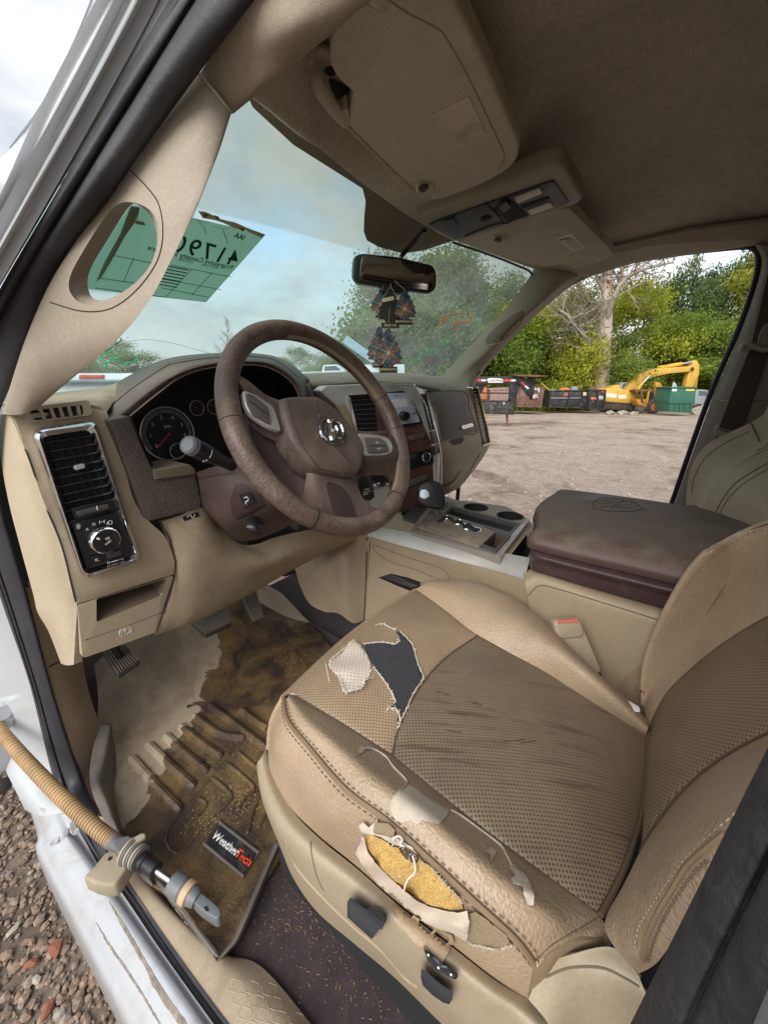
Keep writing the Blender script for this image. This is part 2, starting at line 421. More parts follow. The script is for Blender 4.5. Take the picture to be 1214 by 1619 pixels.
tan = mat('tan_plastic', TAN, .55, bump=.25, bscale=700, var=.05, vscale=3, dirt=(.22, .165, .11), dirtamt=.85, dscale=6, dust=DUST, dustamt=.4)
tan2 = mat('tan_door_jamb_plastic', (.42, .31, .21), .6, bump=.25, bscale=600, var=.1, vscale=4, dirt=(.42, .36, .29), dirtamt=.35, dscale=9)
tanside = mat('tan_side_plastic', (.47, .385, .27), .5, bump=.2, bscale=700, var=.05, dirt=(.30, .23, .15), dirtamt=.3, dscale=5)
pillar = mat('pillar_trim_plastic', (.33, .275, .21), .6, bump=.3, bscale=600, var=.05, dirt=(.22, .17, .12), dirtamt=.4, dscale=5)
leather = mat('tan_leather', (.36, .262, .175), .42, bump=.6, bscale=380, btype='voronoi', var=.12, vscale=9, dirt=(.21, .145, .09), dirtamt=.55, dscale=6)
fabedge = mat('tan_welt', (.30, .22, .13), .7, bump=.3, bscale=500)
brown = mat('brown_vinyl', (.092, .073, .064), .5, bump=.5, bscale=300, btype='voronoi', var=.15, vscale=8, dust=(.26, .21, .155), dustamt=.75, spk=.4, sscale=300)
brown2 = mat('brown_plastic', (.07, .044, .04), .45, bump=.25, bscale=700, var=.15, dust=(.30, .235, .17), dustamt=.8)
wheelm = mat('worn_brown_leather', (.095, .062, .052), .38, spk=.3, sscale=180, bump=.4, bscale=320, btype='voronoi', var=.2, vscale=12, dust=(.29, .225, .165), dustamt=.65, dirt=(.24, .19, .15), dirtamt=.5, dscale=22)
rubber = mat('black_rubber', (.030, .030, .036), .55, bump=.25, bscale=260, var=.3, vscale=14, dirt=(.10, .095, .09), dirtamt=.25, dscale=18)
blackp = mat('black_plastic', (.014, .014, .016), .35, var=.2, bump=.1, bscale=900, dirt=(.09, .085, .075), dirtamt=.25, dscale=30)
blackm = mat('black_matte', (.012, .012, .013), .8, var=.2)
greyp = mat('dark_grey_plastic', (.07, .068, .066), .5, var=.1, bump=.15, bscale=800)
chrome = mat('chrome', (.82, .83, .86), .12, 1, var=.04, dirt=(.35, .33, .30), dirtamt=.25, dscale=40)
silver = mat('silver_paint', (.60, .59, .57), .34, .4, var=.06, dirt=(.36, .31, .25), dirtamt=.4, dscale=10, dust=DUST, dustamt=.3)
white = mat('white_car_paint', (.50, .52, .54), .22, var=.015, coat=.6, dirt=(.42, .39, .35), dirtamt=.45, dscale=9)
headl = mat('headliner_cloth', (.60, .53, .42), .95, spk=.2, bump=.8, bscale=900, var=.1, vscale=40, dirt=(.34, .29, .21), dirtamt=.7, dscale=3, sheen=.1)
visorm = mat('visor_cloth', (.58, .51, .41), .95, bump=.5, bscale=900, var=.08, vscale=50, dirt=(.32, .27, .20), dirtamt=.6, dscale=5)
visorp = mat('visor_plastic', (.50, .44, .34), .6, var=.05, bump=.2, bscale=700)
textm = mat('white_print', (.75, .75, .72), .6, var=.02)
redm = mat('red_needle', (.75, .06, .02), .5, var=.02)
# ================================================================== the yard outside
Fh = V((sin(_y), cos(_y), 0))
def G(px, py, d): return P(px, py, pl=(CAM+Fh*d, -Fh))      # point on an upright plane d metres in front of the door
def gz(x, y):
    d = max(0.0, (V((x, y, 0))-V((CAM.x, CAM.y, 0))).dot(Fh)-1.2)
    return -.030*d + .05*mnoise.noise(V((x*.22, y*.22, 0)))*min(1, d/6) + .02*mnoise.noise(V((x*.9, y*.9, 3)))*min(1, d/4)
def gmat():
    M = bpy.data.materials.new('dirt_yard'); M.use_nodes = True; nt = M.node_tree; nt.nodes.clear(); L = nt.links.new
    o = N(nt, 'ShaderNodeOutputMaterial'); b = N(nt, 'ShaderNodeBsdfPrincipled', ins={'Roughness': .9}); L(b.outputs[0], o.inputs[0])
    tc = N(nt, 'ShaderNodeTexCoord')
    a = N(nt, 'ShaderNodeTexNoise', ins={'Scale': .5, 'Detail': 13, 'Roughness': .76, 'Distortion': 1.0}); L(tc.outputs['Object'], a.inputs['Vector'])
    r = N(nt, 'ShaderNodeValToRGB'); e = r.color_ramp.elements; e[0].position = .35; e[0].color = (.16, .10, .06, 1); e[1].position = .70; e[1].color = (.62, .51, .42, 1)
    k = r.color_ramp.elements.new(.5); k.color = (.50, .39, .305, 1)
    L(a.outputs['Fac'], r.inputs['Fac'])
    s = N(nt, 'ShaderNodeTexNoise', ins={'Scale': 7, 'Detail': 12, 'Roughness': .85}); L(tc.outputs['Object'], s.inputs['Vector'])
    r2 = N(nt, 'ShaderNodeValToRGB'); r2.color_ramp.elements[0].position = .36; r2.color_ramp.elements[0].color = (.42, .38, .36, 1); r2.color_ramp.elements[1].position = .6; r2.color_ramp.elements[1].color = (1, 1, 1, 1)
    L(s.outputs['Fac'], r2.inputs['Fac'])
    mx = N(nt, 'ShaderNodeMix', data_type='RGBA', blend_type='MULTIPLY', ins={'Factor': .8}); L(r.outputs[0], mx.inputs['A']); L(r2.outputs[0], mx.inputs['B'])
    L(mx.outputs['Result'], b.inputs['Base Color'])
    bp = N(nt, 'ShaderNodeBump', ins={'Strength': 1.0, 'Distance': .08}); L(s.outputs['Fac'], bp.inputs['Height']); L(bp.outputs[0], b.inputs['Normal'])
    return M
def ground():
    v = []; f = []; us = [-90, -50, -25, -12, -8, -5, -3]+[-2+.5*i for i in range(0, 25)]+[11+1.2*i for i in range(40)]+[62, 75, 95, 130, 200, 330]
    ws = [-330, -200, -120, -80]+[-60+1.2*i for i in range(100)]+[62, 75, 95, 130, 200, 330]
    Sh = V((cos(_y), -sin(_y), 0))
    for w in ws:
        for u in us:
            p = V((CAM.x, CAM.y, 0))+Fh*u+Sh*w; v.append((p.x, p.y, gz(p.x, p.y)))
    n = len(us)
    f = [(j*n+i, j*n+i+1, (j+1)*n+i+1, (j+1)*n+i) for j in range(len(ws)-1) for i in range(n-1)]
    kind(obj('ground', v, f, gmat(), None, True, 180), 'structure')
ground()
# --- gravel and brick bits right below the sill
def stone_mesh(name, seed, mat_, flat=.6):
    random.seed(seed); bm = bmesh.new(); bmesh.ops.create_icosphere(bm, subdivisions=1, radius=1)
    for v in bm.verts: v.co *= random.uniform(.7, 1.15); v.co.z *= flat
    me = bpy.data.meshes.new(name); bm.to_mesh(me); bm.free(); return me
def gravel():
    random.seed(4); b = MB(); cols = []
    protos = []
    for s in range(8):
        me = stone_mesh('s', s, None, random.uniform(.45, .8)); protos.append(([v.co.copy() for v in me.vertices], [tuple(p.vertices) for p in me.polygons])); bpy.data.meshes.remove(me)
    for i in range(9000):
        x = -.95+random.random()**1.2*1.1-.15; y = .1+random.random()*1.6; r = random.choice([.003, .004, .005, .006, .007, .009, .013])*random.uniform(.8, 1.3)
        vs, fs = protos[i % 8]; a = random.uniform(0, 6.28); q = Matrix.Rotation(a, 3, 'Z') @ Matrix.Rotation(random.uniform(-.4, .4), 3, 'X')
        b.add([V((x, y, .001+r*.3))+q @ (p*r) for p in vs], fs)
    M = mat('gravel', (.25, .17, .12), .9, var=.5, vscale=38, bump=.4, bscale=300, dirt=(.42, .37, .33), dirtamt=.8, dscale=26)
    kind(b.build('gravel', M, None, smooth=False), 'stuff')
gravel()
def litter():
    random.seed(14); b = MB(); me = stone_mesh('s', 5, None, .6); vs = [v.co.copy() for v in me.vertices]; fs = [tuple(p.vertices) for p in me.polygons]; bpy.data.meshes.remove(me)
    for i in range(5000):
        d = 2+random.random()**.8*30; p = G(random.uniform(680, 1140), 640, d); r = random.choice([.008, .012, .015, .02, .035])*random.uniform(.6, 1.2); q = V((p.x, p.y, gz(p.x, p.y)+r*.2)); b.add([q+v*r for v in vs], fs)
    kind(b.build('scattered_stones', mat('yard_stone', (.36, .28, .21), .9, var=.5, vscale=8), None, smooth=False), 'stuff')
litter()
brickm = mat('broken_brick', (.27, .095, .055), .9, var=.3, vscale=30, bump=.5, bscale=160, dirt=(.34, .26, .2), dirtamt=.5, dscale=25)
stonem = mat('pale_stone', (.40, .35, .30), .85, var=.25, vscale=25, bump=.4, bscale=120)
for (px, py, r, m_, lb) in [(88, 1498, .022, brickm, 'broken red brick piece in the gravel, nearer the white door sill'), (76, 1597, .018, brickm, 'small red brick piece in the gravel at the bottom edge of the photo'),
                            (50, 1522, .016, brickm, 'darker red brick piece in the gravel left of the larger one'), (58, 1550, .012, stonem, 'pale yellowish pebble in the gravel among brick pieces'),
                            (22, 1470, .014, stonem, 'flat grey pebble in the gravel at the left edge'), (95, 1602, .013, stonem, 'grey round pebble beside the lowest brick piece')]:
    o = link('brick_piece' if m_ is brickm else 'pebble', stone_mesh('rock', px, None, .55), m_, None, False)
    o.location = P(px, py, z=.012); o.scale = (r*1.3, r*.8, r); o.rotation_euler = (0, 0, px*.3)
    tag(o, lb, 'brick piece' if m_ is brickm else 'pebble')
# --- trees
barkm = mat('bark', (.32, .27, .22), .9, var=.35, vscale=5, bump=.8, bscale=30, dirt=(.42, .37, .32), dirtamt=.7, dscale=2)
deadbark = mat('dead_bark_stripped', (.48, .41, .34), .9, var=.25, vscale=3, bump=.8, bscale=24, dirt=(.36, .13, .05), dirtamt=.6, dscale=1.1)
def leafmat(name, c0, c1, sc=.5):
    M = bpy.data.materials.new(name); M.use_nodes = True; nt = M.node_tree; nt.nodes.clear(); L = nt.links.new
    o = N(nt, 'ShaderNodeOutputMaterial'); tc = N(nt, 'ShaderNodeTexCoord'); oi = N(nt, 'ShaderNodeObjectInfo')
    a = N(nt, 'ShaderNodeTexNoise', ins={'Scale': sc, 'Detail': 6, 'Roughness': .8}); ad = N(nt, 'ShaderNodeVectorMath', operation='ADD')
    L(tc.outputs['Object'], ad.inputs[0]); L(oi.outputs['Random'], ad.inputs[1]); L(ad.outputs[0], a.inputs['Vector'])
    r = N(nt, 'ShaderNodeValToRGB'); r.color_ramp.elements[0].position = .36; r.color_ramp.elements[1].position = .64
    r.color_ramp.elements[0].color = (*c0, 1); r.color_ramp.elements[1].color = (*c1, 1); L(a.outputs['Fac'], r.inputs['Fac'])
    d = N(nt, 'ShaderNodeBsdfPrincipled', ins={'Roughness': .6, 'Specular IOR Level': .3}); t = N(nt, 'ShaderNodeBsdfTranslucent'); m_ = N(nt, 'ShaderNodeMixShader', ins={'Fac': .5})
    L(r.outputs[0], d.inputs['Base Color']); L(r.outputs[0], t.inputs['Color']); L(d.outputs[0], m_.inputs[1]); L(t.outputs[0], m_.inputs[2]); L(m_.outputs[0], o.inputs[0]); return M
lf_yellow = leafmat('leaf_yellow_green', (.17, .25, .03), (.58, .58, .06)); lf_mid = leafmat('leaf_mid_green', (.09, .16, .03), (.29, .38, .06)); lf_dark = leafmat('leaf_dark_green', (.055, .10, .035), (.16, .24, .07))
lf_gold = leafmat('leaf_gold_green', (.17, .23, .035), (.58, .52, .07)); lf_pale = leafmat('leaf_sparse_olive', (.10, .12, .03), (.24, .24, .08))
def crown_mesh(seed, n_lobe, n_cl, n_leaf, ls, low=0.1, sx=1, cl=.16):
    random.seed(seed); v = []; f = []
    lobes = []
    for i in range(n_lobe):
        z = random.uniform(low, 1); rr = (1-abs(z-.45)**1.6*1.5)*.42*sx; a = random.uniform(0, 6.28); k = random.uniform(.3, 1)
        lobes.append((V((cos(a)*rr*k*1.3, sin(a)*rr*k*1.3, z*.86+.06)), random.uniform(.10, .2)))
    for i in range(n_cl):
        c, R_ = random.choice(lobes); d = V((random.gauss(0, 1), random.gauss(0, 1), random.gauss(0, .8))).normalized()
        cc = c+d*R_*random.uniform(.5, 1.05); cr_ = cl*random.uniform(.2, .45)
        for k in range(n_leaf):
            p = cc+V((random.gauss(0, cr_), random.gauss(0, cr_), random.gauss(0, cr_*.55)))
            n = (d*.6+V((random.gauss(0, .6), random.gauss(0, .6), random.gauss(.35, .6)))).normalized(); a = n.orthogonal().normalized(); a.rotate(Matrix.Rotation(random.uniform(0, 6.28), 3, n)); b = n.cross(a)
            s = ls*random.uniform(.6, 1.3); j = len(v); v += [p-a*s, p+b*s*.6, p+a*s, p-b*s*.6]; f.append((j, j+1, j+2, j+3))
    me = bpy.data.meshes.new('crown'); me.from_pydata([tuple(q) for q in v], [], f); me.update(); return me
def limb(b, p, d, L_, r, depth, seed, droop=.0, tips=None, spread=.55, segs=5):
    pts = [p]; rs = [r]; q = p.copy(); dd = d.normalized()
    for i in range(segs):
        dd = (dd+V((random.gauss(0, .10), random.gauss(0, .10), random.gauss(.03, .08)))).normalized(); q = q+dd*L_/segs; pts.append(q.copy()); rs.append(r*(1-.6*(i+1)/segs))
    b.tube(pts, rs, 6 if depth > 1 else 4)
    if depth <= 0:
        if tips is not None: tips.append(q)
        return
    for k in range(random.choice([2, 3, 3])):
        t = random.uniform(.45, 1); i = int(t*segs); s = pts[i]
        nd = (dd+V((random.gauss(0, spread), random.gauss(0, spread), random.gauss(.05, spread*.7)))).normalized()
        limb(b, s, nd, L_*random.uniform(.5, .75), rs[i]*.62, depth-1, seed, droop, tips, spread, segs)
CR = [crown_mesh(11, 18, 520, 62, .0125), crown_mesh(12, 22, 560, 60, .012, 0.0, 1.15), crown_mesh(13, 14, 460, 66, .013, .2, .9), crown_mesh(14, 20, 540, 60, .012, 0., 1.25)]
def tree(name, px, d, h, w, mt, cm, lb, group=None, rot=0, base=None, cat='tree'):
    p = G(px, 640, d); z = gz(p.x, p.y)-.1
    r = empty(name, lb, cat, (p.x, p.y, z), group); random.seed(px)
    b = MB(); tips = []
    b.tube([V((p.x, p.y, z-.2)), V((p.x+.1, p.y, z+h*.25)), V((p.x-.1, p.y+.1, z+h*.5)), V((p.x, p.y, z+h*.85))], [h*.022, h*.017, h*.012, h*.004], 8)
    for k in range(6):
        a = random.uniform(0, 6.28); b.tube([V((p.x, p.y, z+h*(.3+.08*k))), V((p.x+cos(a)*w*.16, p.y+sin(a)*w*.16, z+h*(.42+.08*k))), V((p.x+cos(a)*w*.33, p.y+sin(a)*w*.33, z+h*(.5+.08*k)))], [h*.008, h*.005, h*.002], 5)
    b.build('trunk', barkm, r)
    if not cm.materials: cm.materials.append(None)
    o = bpy.data.objects.new('crown', cm); COL.objects.link(o); o.parent = r; o.scale = (w, w, h); o.rotation_euler = (0, 0, rot)
    o.material_slots[0].link = 'OBJECT'; o.material_slots[0].material = mt
    return r
tl = [  # px, depth, height, width, leaf, crown, label
 (720, 44, 13, 10, lf_mid, 1, 'mid green tree behind the passenger side windscreen pillar, left of the gooseneck trailer'),
 (788, 46, 10.8, 10, lf_yellow, 0, 'yellow green tree rising behind the black gooseneck trailer'),
 (842, 42, 11, 9.5, lf_yellow, 3, 'yellow green leafy tree behind the rusty graffiti container'),
 (868, 49, 11.8, 11, lf_mid, 1, 'taller mid green tree standing behind the yellow green one over the black roll-off container'),
 (905, 42, 9.5, 9, lf_yellow, 1, 'low bright yellow green tree left of the big bare trunk'),
 (985, 45, 12.3, 12, lf_yellow, 0, 'bright yellow green tree right of the big bare trunk, above the excavator cab'),
 (1010, 41, 8.5, 10, lf_mid, 3, 'green tree directly behind the yellow excavator boom'),
 (1060, 52, 16, 9, lf_dark, 2, 'tall dark green tree above the arm of the excavator'),
 (1105, 54, 17, 10, lf_dark, 0, 'darkest tall tree rising left of the golden tree at the window edge'),
 (1095, 42, 7, 11, lf_mid, 1, 'low dense green tree behind the green dumpster'),
 (1192, 46, 17.5, 12, lf_gold, 0, 'tall golden green tree at the right edge of the side window'),
 (1150, 40, 9.5, 11, lf_mid, 3, 'broad green tree between the golden tree and the green dumpster'),
 (1240, 44, 19, 15, lf_gold, 1, 'golden tree partly behind the rear edge of the passenger window'),
 (1300, 46, 20, 14, lf_mid, 3, 'green tree behind the passenger side seat belt pillar'),
 (664, 38, 13.0, 12, lf_mid, 0, 'large dark green tree seen through the windscreen under the mirror corner'),
 (728, 42, 12.6, 12, lf_mid, 3, 'dark green tree filling the windscreen behind the mirrored orange writing'),
 (625, 46, 12.5, 11, lf_mid, 1, 'green tree seen through the windscreen behind the hanging air fresheners'),
 (800, 52, 14.5, 12, lf_mid, 1, 'dark tree showing above the end of the windscreen tint band'),
 (560, 70, 10.5, 12, lf_mid, 2, 'farther green tree seen through the windscreen right of the steering wheel rim'),
 (505, 88, 10.5, 13, lf_mid, 3, 'small far green tree framed by the top of the steering wheel'),
 (455, 95, 9, 12, lf_mid, 0, 'low far tree left inside the steering wheel opening'),
 (215, 70, 8, 15, lf_mid, 1, 'low grey green tree beyond the white vehicle at the left of the windscreen'),
 (150, 78, 11, 17, lf_mid, 3, 'rounded far tree seen under the green scribble on the windscreen'),
 (95, 76, 9.5, 15, lf_mid, 0, 'far tree beside the driver side pillar above the white vehicle'),
]
for i, (px, d, h, w, mt, ci, lb) in enumerate(tl):
    tree('deciduous_tree', px, d, h, w, mt, CR[ci], lb, 'trees around the edge of the yard', rot=i*1.3)
# understorey along the trees on the right: nobody could count it
def brush():
    random.seed(3); v = []; f = []
    for i in range(30000):
        px = random.uniform(660, 1330); d = random.uniform(38.5, 41.5); p = G(px, 640, d); h = random.random()**1.6*(2.6+1.8*mnoise.noise(V((px*.03, 1, 0))))
        q = V((p.x, p.y, gz(p.x, p.y)+h)); n = V((random.gauss(-.6, .6), random.gauss(-.4, .6), random.gauss(.4, .6))).normalized(); a = n.orthogonal().normalized(); a.rotate(Matrix.Rotation(random.uniform(0, 6.28), 3, n)); b = n.cross(a); s = random.uniform(.10, .22)
        j = len(v); v += [q-a*s, q+b*s*.6, q+a*s, q-b*s*.6]; f.append((j, j+1, j+2, j+3))
    kind(obj('undergrowth', v, f, leafmat('leaf_undergrowth', (.11, .15, .02), (.42, .45, .05), .25), None, False), 'stuff')
brush()
def bigtree():
    random.seed(8); d = 37.5; pb = G(950, 640, d); z = gz(pb.x, pb.y)-.2
    r = empty('old_tree', 'big old tree with stripped grey trunk between the black container and the excavator', 'tree', (pb.x, pb.y, z))
    b = MB(); tips = []
    T = lambda px, py, dd=0: G(px, py, d+dd)
    trunk = [V((pb.x, pb.y, z)), T(948, 625), T(950, 590), T(953, 550), T(957, 515), T(958, 480), T(960, 440), T(957, 400), T(955, 340), T(962, 280)]
    tb = MB(); tb.tube(curve(trunk, 30), [.82-.022*i for i in range(30)], 14); 
    tk = tb.build('trunk', deadbark, r)
    main = [([T(946, 575), T(932, 548, -1), T(916, 520, -1), T(898, 500, -2), T(880, 488, -2)], .26), ([T(953, 545), T(940, 505, 1), T(928, 470, 1), T(905, 440, 1), T(885, 420, 1)], .24),
            ([T(956, 515), T(970, 470, -1), T(990, 440, -1), T(1020, 425, -2), T(1062, 415, -2)], .26), ([T(957, 500), T(975, 455, 1), T(985, 420, 1), T(1000, 380, 1), T(1010, 330, 1)], .24),
            ([T(958, 470), T(940, 430), T(925, 390, 1), T(915, 340, 1)], .2), ([T(960, 440), T(985, 400, -1), T(1040, 385, -2), T(1090, 400, -2)], .2), ([T(950, 590), T(938, 583), T(928, 572)], .13),
            ([T(950, 560), T(925, 530), T(900, 522), T(880, 524)], .14)]
    for pts, r0 in main:
        c = curve(pts, 14); b.tube(c, [r0*(1-.75*k/13) for k in range(14)], 8)
        for k in range(3, 14, 1):
            for q in range(2):
                dd = V((random.gauss(0, .7), random.gauss(0, .7), random.gauss(.5, .5))); limb(b, c[k], dd, random.uniform(1.6, 3.4), r0*(1-.7*k/13)*.4, 2, 0, 0, tips, .6, 3)
    b.build('limbs', barkm, r)
    v = []; f = []
    for t in tips:
        for k in range(random.choice([0, 2, 5, 10])):
            q = t+V((random.gauss(0, .4), random.gauss(0, .4), random.gauss(0, .3))); n = V((random.gauss(0, 1), random.gauss(0, 1), random.gauss(0, 1))).normalized(); a = n.orthogonal().normalized(); bb = n.cross(a); s = random.uniform(.07, .15)
            j = len(v); v += [q-a*s, q+bb*s*.6, q+a*s, q-bb*s*.6]; f.append((j, j+1, j+2, j+3))
    kind(obj('leaves', v, f, lf_pale, r, False), 'stuff')
bigtree()
def baretree():
    random.seed(5); d = 60; pb = G(358, 640, d); z = gz(pb.x, pb.y)
    r = empty('bare_tree', 'small leafless tree against the sky above the instrument hood', 'tree', (pb.x, pb.y, z)); b = MB()
    tr = curve([V((pb.x, pb.y, z)), G(357, 590, d), G(359, 550, d), G(360, 508, d)], 20); b.tube(tr, [.16-.007*i for i in range(20)], 6)
    for k in range(7, 20):
        for q in range(3): limb(b, tr[k], V((random.gauss(0, .6), random.gauss(0, .6), .8)), random.uniform(1.2, 3.0)*(1.25-k/20), .045, 2, 0, 0, None, .4, 3)
    b.build('trunk', barkm, r)
baretree()
# --- machines and containers; outlines traced, given their own distance and real width
AW = Fh
yel = mat('excavator_yellow', (.66, .40, .06), .5, var=.15, vscale=1.5, dirt=(.42, .33, .18), dirtamt=.8, dscale=1.2)
yel2 = mat('backhoe_orange_yellow', (.55, .27, .03), .5, var=.2, vscale=2, dirt=(.25, .12, .05), dirtamt=.7, dscale=2)
steel = mat('bright_rod', (.75, .75, .77), .2, .9); tread = mat('track_steel', (.05, .04, .035), .8, var=.3, vscale=4, dirt=(.25, .18, .12), dirtamt=.8, dscale=2)
glassd = mat('machine_glass', (.10, .14, .16), .08, var=.1); wdirt = mat('spoil_rock', (.36, .30, .24), .9, var=.3, vscale=2, bump=.6, bscale=9)
def pp(name, pts, d, w, m_, parent, bev=.03, back=0): return slab(name, [G(a, b, d+back) for a, b in pts], AW*w, m_, parent, bev, 2)
def bar2(name, a, b, d, w, m_, parent, r=.08, back=0, n=8): return MB().tube([G(*a, d+back), G(*b, d+back)], r, n).build(name, m_, parent)
def disc2(name, c, rad, d, w, m_, parent, back=0): return MB().disc(G(*c, d+back), -AW, rad, 24, w).build(name, m_, parent, bevel=.02)
d = 34.5; p = G(985, 645, d)
ex = empty('excavator', 'yellow tracked excavator with raised boom parked beside the old tree', 'excavator', (p.x, p.y, gz(p.x, p.y)))
pp('body', [(958, 616), (961, 613.5), (978, 614), (1003, 618), (1012, 624), (1012, 639), (985, 637.5), (957, 635), (956, 626)], d, 2.6, yel, ex, .12)
pp('engine_cover', [(966, 612.5), (975, 608.5), (980, 609), (980, 615), (963, 614.2)], d, 1.2, yel, ex, .05, .8)
pp('skirt', [(957.5, 635.2), (1011, 639.2), (1010, 640.8), (958, 637.6)], d, 2.4, tread, ex, .02, .05)
c_ = pp('cab', [(979.5, 615), (983, 604.5), (998, 604), (999, 606), (993, 616)], d, 1.1, mat('cab_grey', (.5, .5, .5), .5), ex, .05, 1.3)
pp('window', [(982, 613.5), (985, 606.3), (996.5, 605.8), (992, 613.8)], d, .04, glassd, c_, 0, 1.25)
bm_ = pp('boom', [(988, 615), (1001, 601), (1011, 592), (1031, 583), (1060, 581.3), (1095, 578.5), (1096, 587), (1060, 590.5), (1036, 595), (1024, 600), (1014, 611), (1007, 621), (998, 620)], d, .7, yel, ex, .06, .9)
st_ = pp('dipper_arm', [(1098, 569.5), (1102, 570), (1105.5, 577), (1105, 592), (1100, 601), (1097, 611), (1093, 612), (1083, 611.5), (1089, 588), (1091, 582), (1095, 576)], d, .55, yel, ex, .05, 1.0)
pp('linkage', [(1101, 592), (1104, 592), (1101, 612), (1098, 612)], d, .25, yel2, ex, .02, 1.1)
for a, b_, k in (((1039, 581.8), (1077, 575.2), 0), ((1003, 622), (1015, 605.5), 1)):
    hc = bar2('hydraulic_cylinder', a, b_, d, 0, yel, ex, .15 if k == 0 else .13, .6 if k else 1.2)
    bar2('piston_rod', b_, (1098, 571) if k == 0 else (1027.5, 593), d, 0, steel, hc, .08, .6 if k else 1.2)
for k in (0, 2.1):
    tr_ = pp('track', [(953, 640), (958, 637.8), (1018, 641), (1025, 645), (1020, 650), (960, 648), (953, 645)], d, .55, tread, ex, .15, k)
    for i in range(7): disc2('track_roller', (960+9.5*i, 644+.55*i), .16, d, .05, tread, tr_, k-.06)
logo = mat('faded_white_decal', (.75, .74, .68), .7, dirt=(.6, .42, .15), dirtamt=.8, dscale=4)
pp('faded_lettering', [(957.5, 622), (964, 621.5), (974, 623), (974, 629), (958, 628)], d, .012, logo, ex, 0, -.012)
pp('faded_lettering', [(977, 624.5), (990, 624), (990, 630), (978, 631)], d, .012, logo, ex, 0, -.012)
disc2('boom_pin', (1094, 583.5), .16, d, .8, tread, bm_, .87); disc2('boom_pin', (1027.5, 593), .12, d, .8, tread, bm_, .87)
p = G(1030, 649, 32.5); d = 33
bh = empty('backhoe_loader', 'rusty orange backhoe loader parked between the excavator and the green dumpster', 'backhoe', (p.x, p.y, gz(p.x, p.y)))
rustm = mat('rusty_brown', (.16, .075, .035), .8, var=.4, vscale=3, dirt=(.35, .17, .06), dirtamt=.7, dscale=4)
pp('cab_roof', [(1011, 617.5), (1014, 616.2), (1039, 615.8), (1042, 617.5), (1041, 619), (1012, 619.3)], d, 1.5, rustm, bh, .03)
for x0, x1 in ((1013, 1016), (1025, 1021), (1040, 1039)): MB().bar(G(x0, 618.5, d+.05), G(x1, 641, d+.05), .12, .12).build('cab_post', yel2 if x0 == 1025 else rustm, bh)
pp('engine_hood', [(1006, 632), (1022, 631), (1023, 643), (1010, 642)], d, 1.0, yel2, bh, .05, .2)
pp('loader_frame', [(1009, 638), (1012, 637), (1027, 643), (1026, 646), (1010, 641)], d, .25, yel2, bh, .02, -.1)
pp('cab_back', [(1027, 620), (1037, 620), (1036, 634), (1025, 634)], d, .05, glassd, bh, 0, .8)
wh = MB().lathe(G(1034.5, 643.5, d-.35), -AW, [(.25, -.02), (.30, .02), (.52, .0), (.56, -.08), (.56, -.32), (.5, -.4)], 28).build('wheel', tread, bh)
MB().lathe(G(1034.5, 643.5, d-.38), -AW, [(.06, .06), (.10, .05), (.12, -.0), (.30, .03), (.32, -.05)], 24).build('rim', mat('orange_rim', (.6, .14, .05), .6, var=.2), wh)
wh2 = MB().lathe(G(1012, 646, d-.1), -AW, [(.2, 0), (.33, .01), (.36, -.06), (.36, -.25)], 24).build('wheel', tread, bh)
pp('digger_boom', [(1036, 605), (1040, 603.8), (1044, 606), (1053, 622), (1050, 625), (1042, 612), (1041, 632), (1037, 632)], d, .3, yel2, bh, .04, -.2)
pp('digger_stick', [(1040, 640), (1055, 634), (1057.5, 637), (1046, 650), (1041, 650), (1048, 641)], d, .3, yel2, bh, .03, -.3)
pp('digger_stick', [(1044, 625), (1055, 622), (1058, 628), (1048, 634)], d, .4, rustm, bh, .03, -.1)
p = G(1078, 652, 29.5); d = 29.5; grn = mat('dumpster_green', (.03, .13, .085), .5, var=.12, vscale=2, dirt=(.10, .16, .11), dirtamt=.6, dscale=3)
dg = empty('green_dumpster', 'dark green steel dumpster with open lid in front of the excavator arm', 'dumpster', (p.x, p.y, gz(p.x, p.y)))
pp('bin', [(1061, 613.5), (1100, 613.5), (1098, 637), (1094.5, 637.5), (1093.5, 653), (1057.5, 651), (1058.5, 637), (1057.5, 636.5)], d, 1.7, grn, dg, .03)
pp('rim', [(1060, 612), (1102, 612), (1102, 614), (1060, 614)], d, 1.8, grn, dg, .02, -.05)
pp('ledge', [(1057, 636.2), (1099.5, 636.8), (1099.5, 638), (1057, 637.6)], d, .08, grn, dg, .01, -.08)
pp('lid', [(1062, 612), (1064, 603.5), (1068, 606), (1070, 612)], d, .05, mat('grey_lid', (.45, .47, .5), .5), dg, .01, 1.2)
pp('white_sticker', [(1062, 615), (1069.5, 615), (1069.3, 618.5), (1062, 618.5)], d, .01, textm, dg, 0, -.012)
pp('yellow_sticker', [(1084, 615.3), (1097, 615.3), (1097, 618), (1084, 618)], d, .01, mat('sticker_yellow', (.7, .6, .12), .6), dg, 0, -.012)
for i in range(4): MB().bar(G(1066+8.5*i, 638.6, d-.03), G(1066+8.3*i, 651.5, d-.03), .07, .07).build('rib', grn, dg)
# container beyond
p = G(1106, 640, 36); gb = empty('parked_truck', 'grey parked truck barely showing beyond the green dumpster at the window edge', 'truck', (p.x, p.y, gz(p.x, p.y)))
bt = pp('body', [(1098, 621), (1101, 615.5), (1117, 616), (1126, 624), (1127, 644), (1097, 642)], 36, 1.9, mat('grey_truck_paint', (.30, .33, .34), .4, dirt=(.4, .33, .26), dirtamt=.6, dscale=2), gb, .1)
pp('window', [(1104, 618), (1115, 618.5), (1122, 625), (1104, 626)], 36, .03, glassd, gb, 0, -.02)
for x in (1103, 1121): MB().lathe(G(x, 646, 35.9), -AW, [(.15, .02), (.3, .02), (.42, -.02), (.42, -.25)], 20).build('wheel', tread, gb)
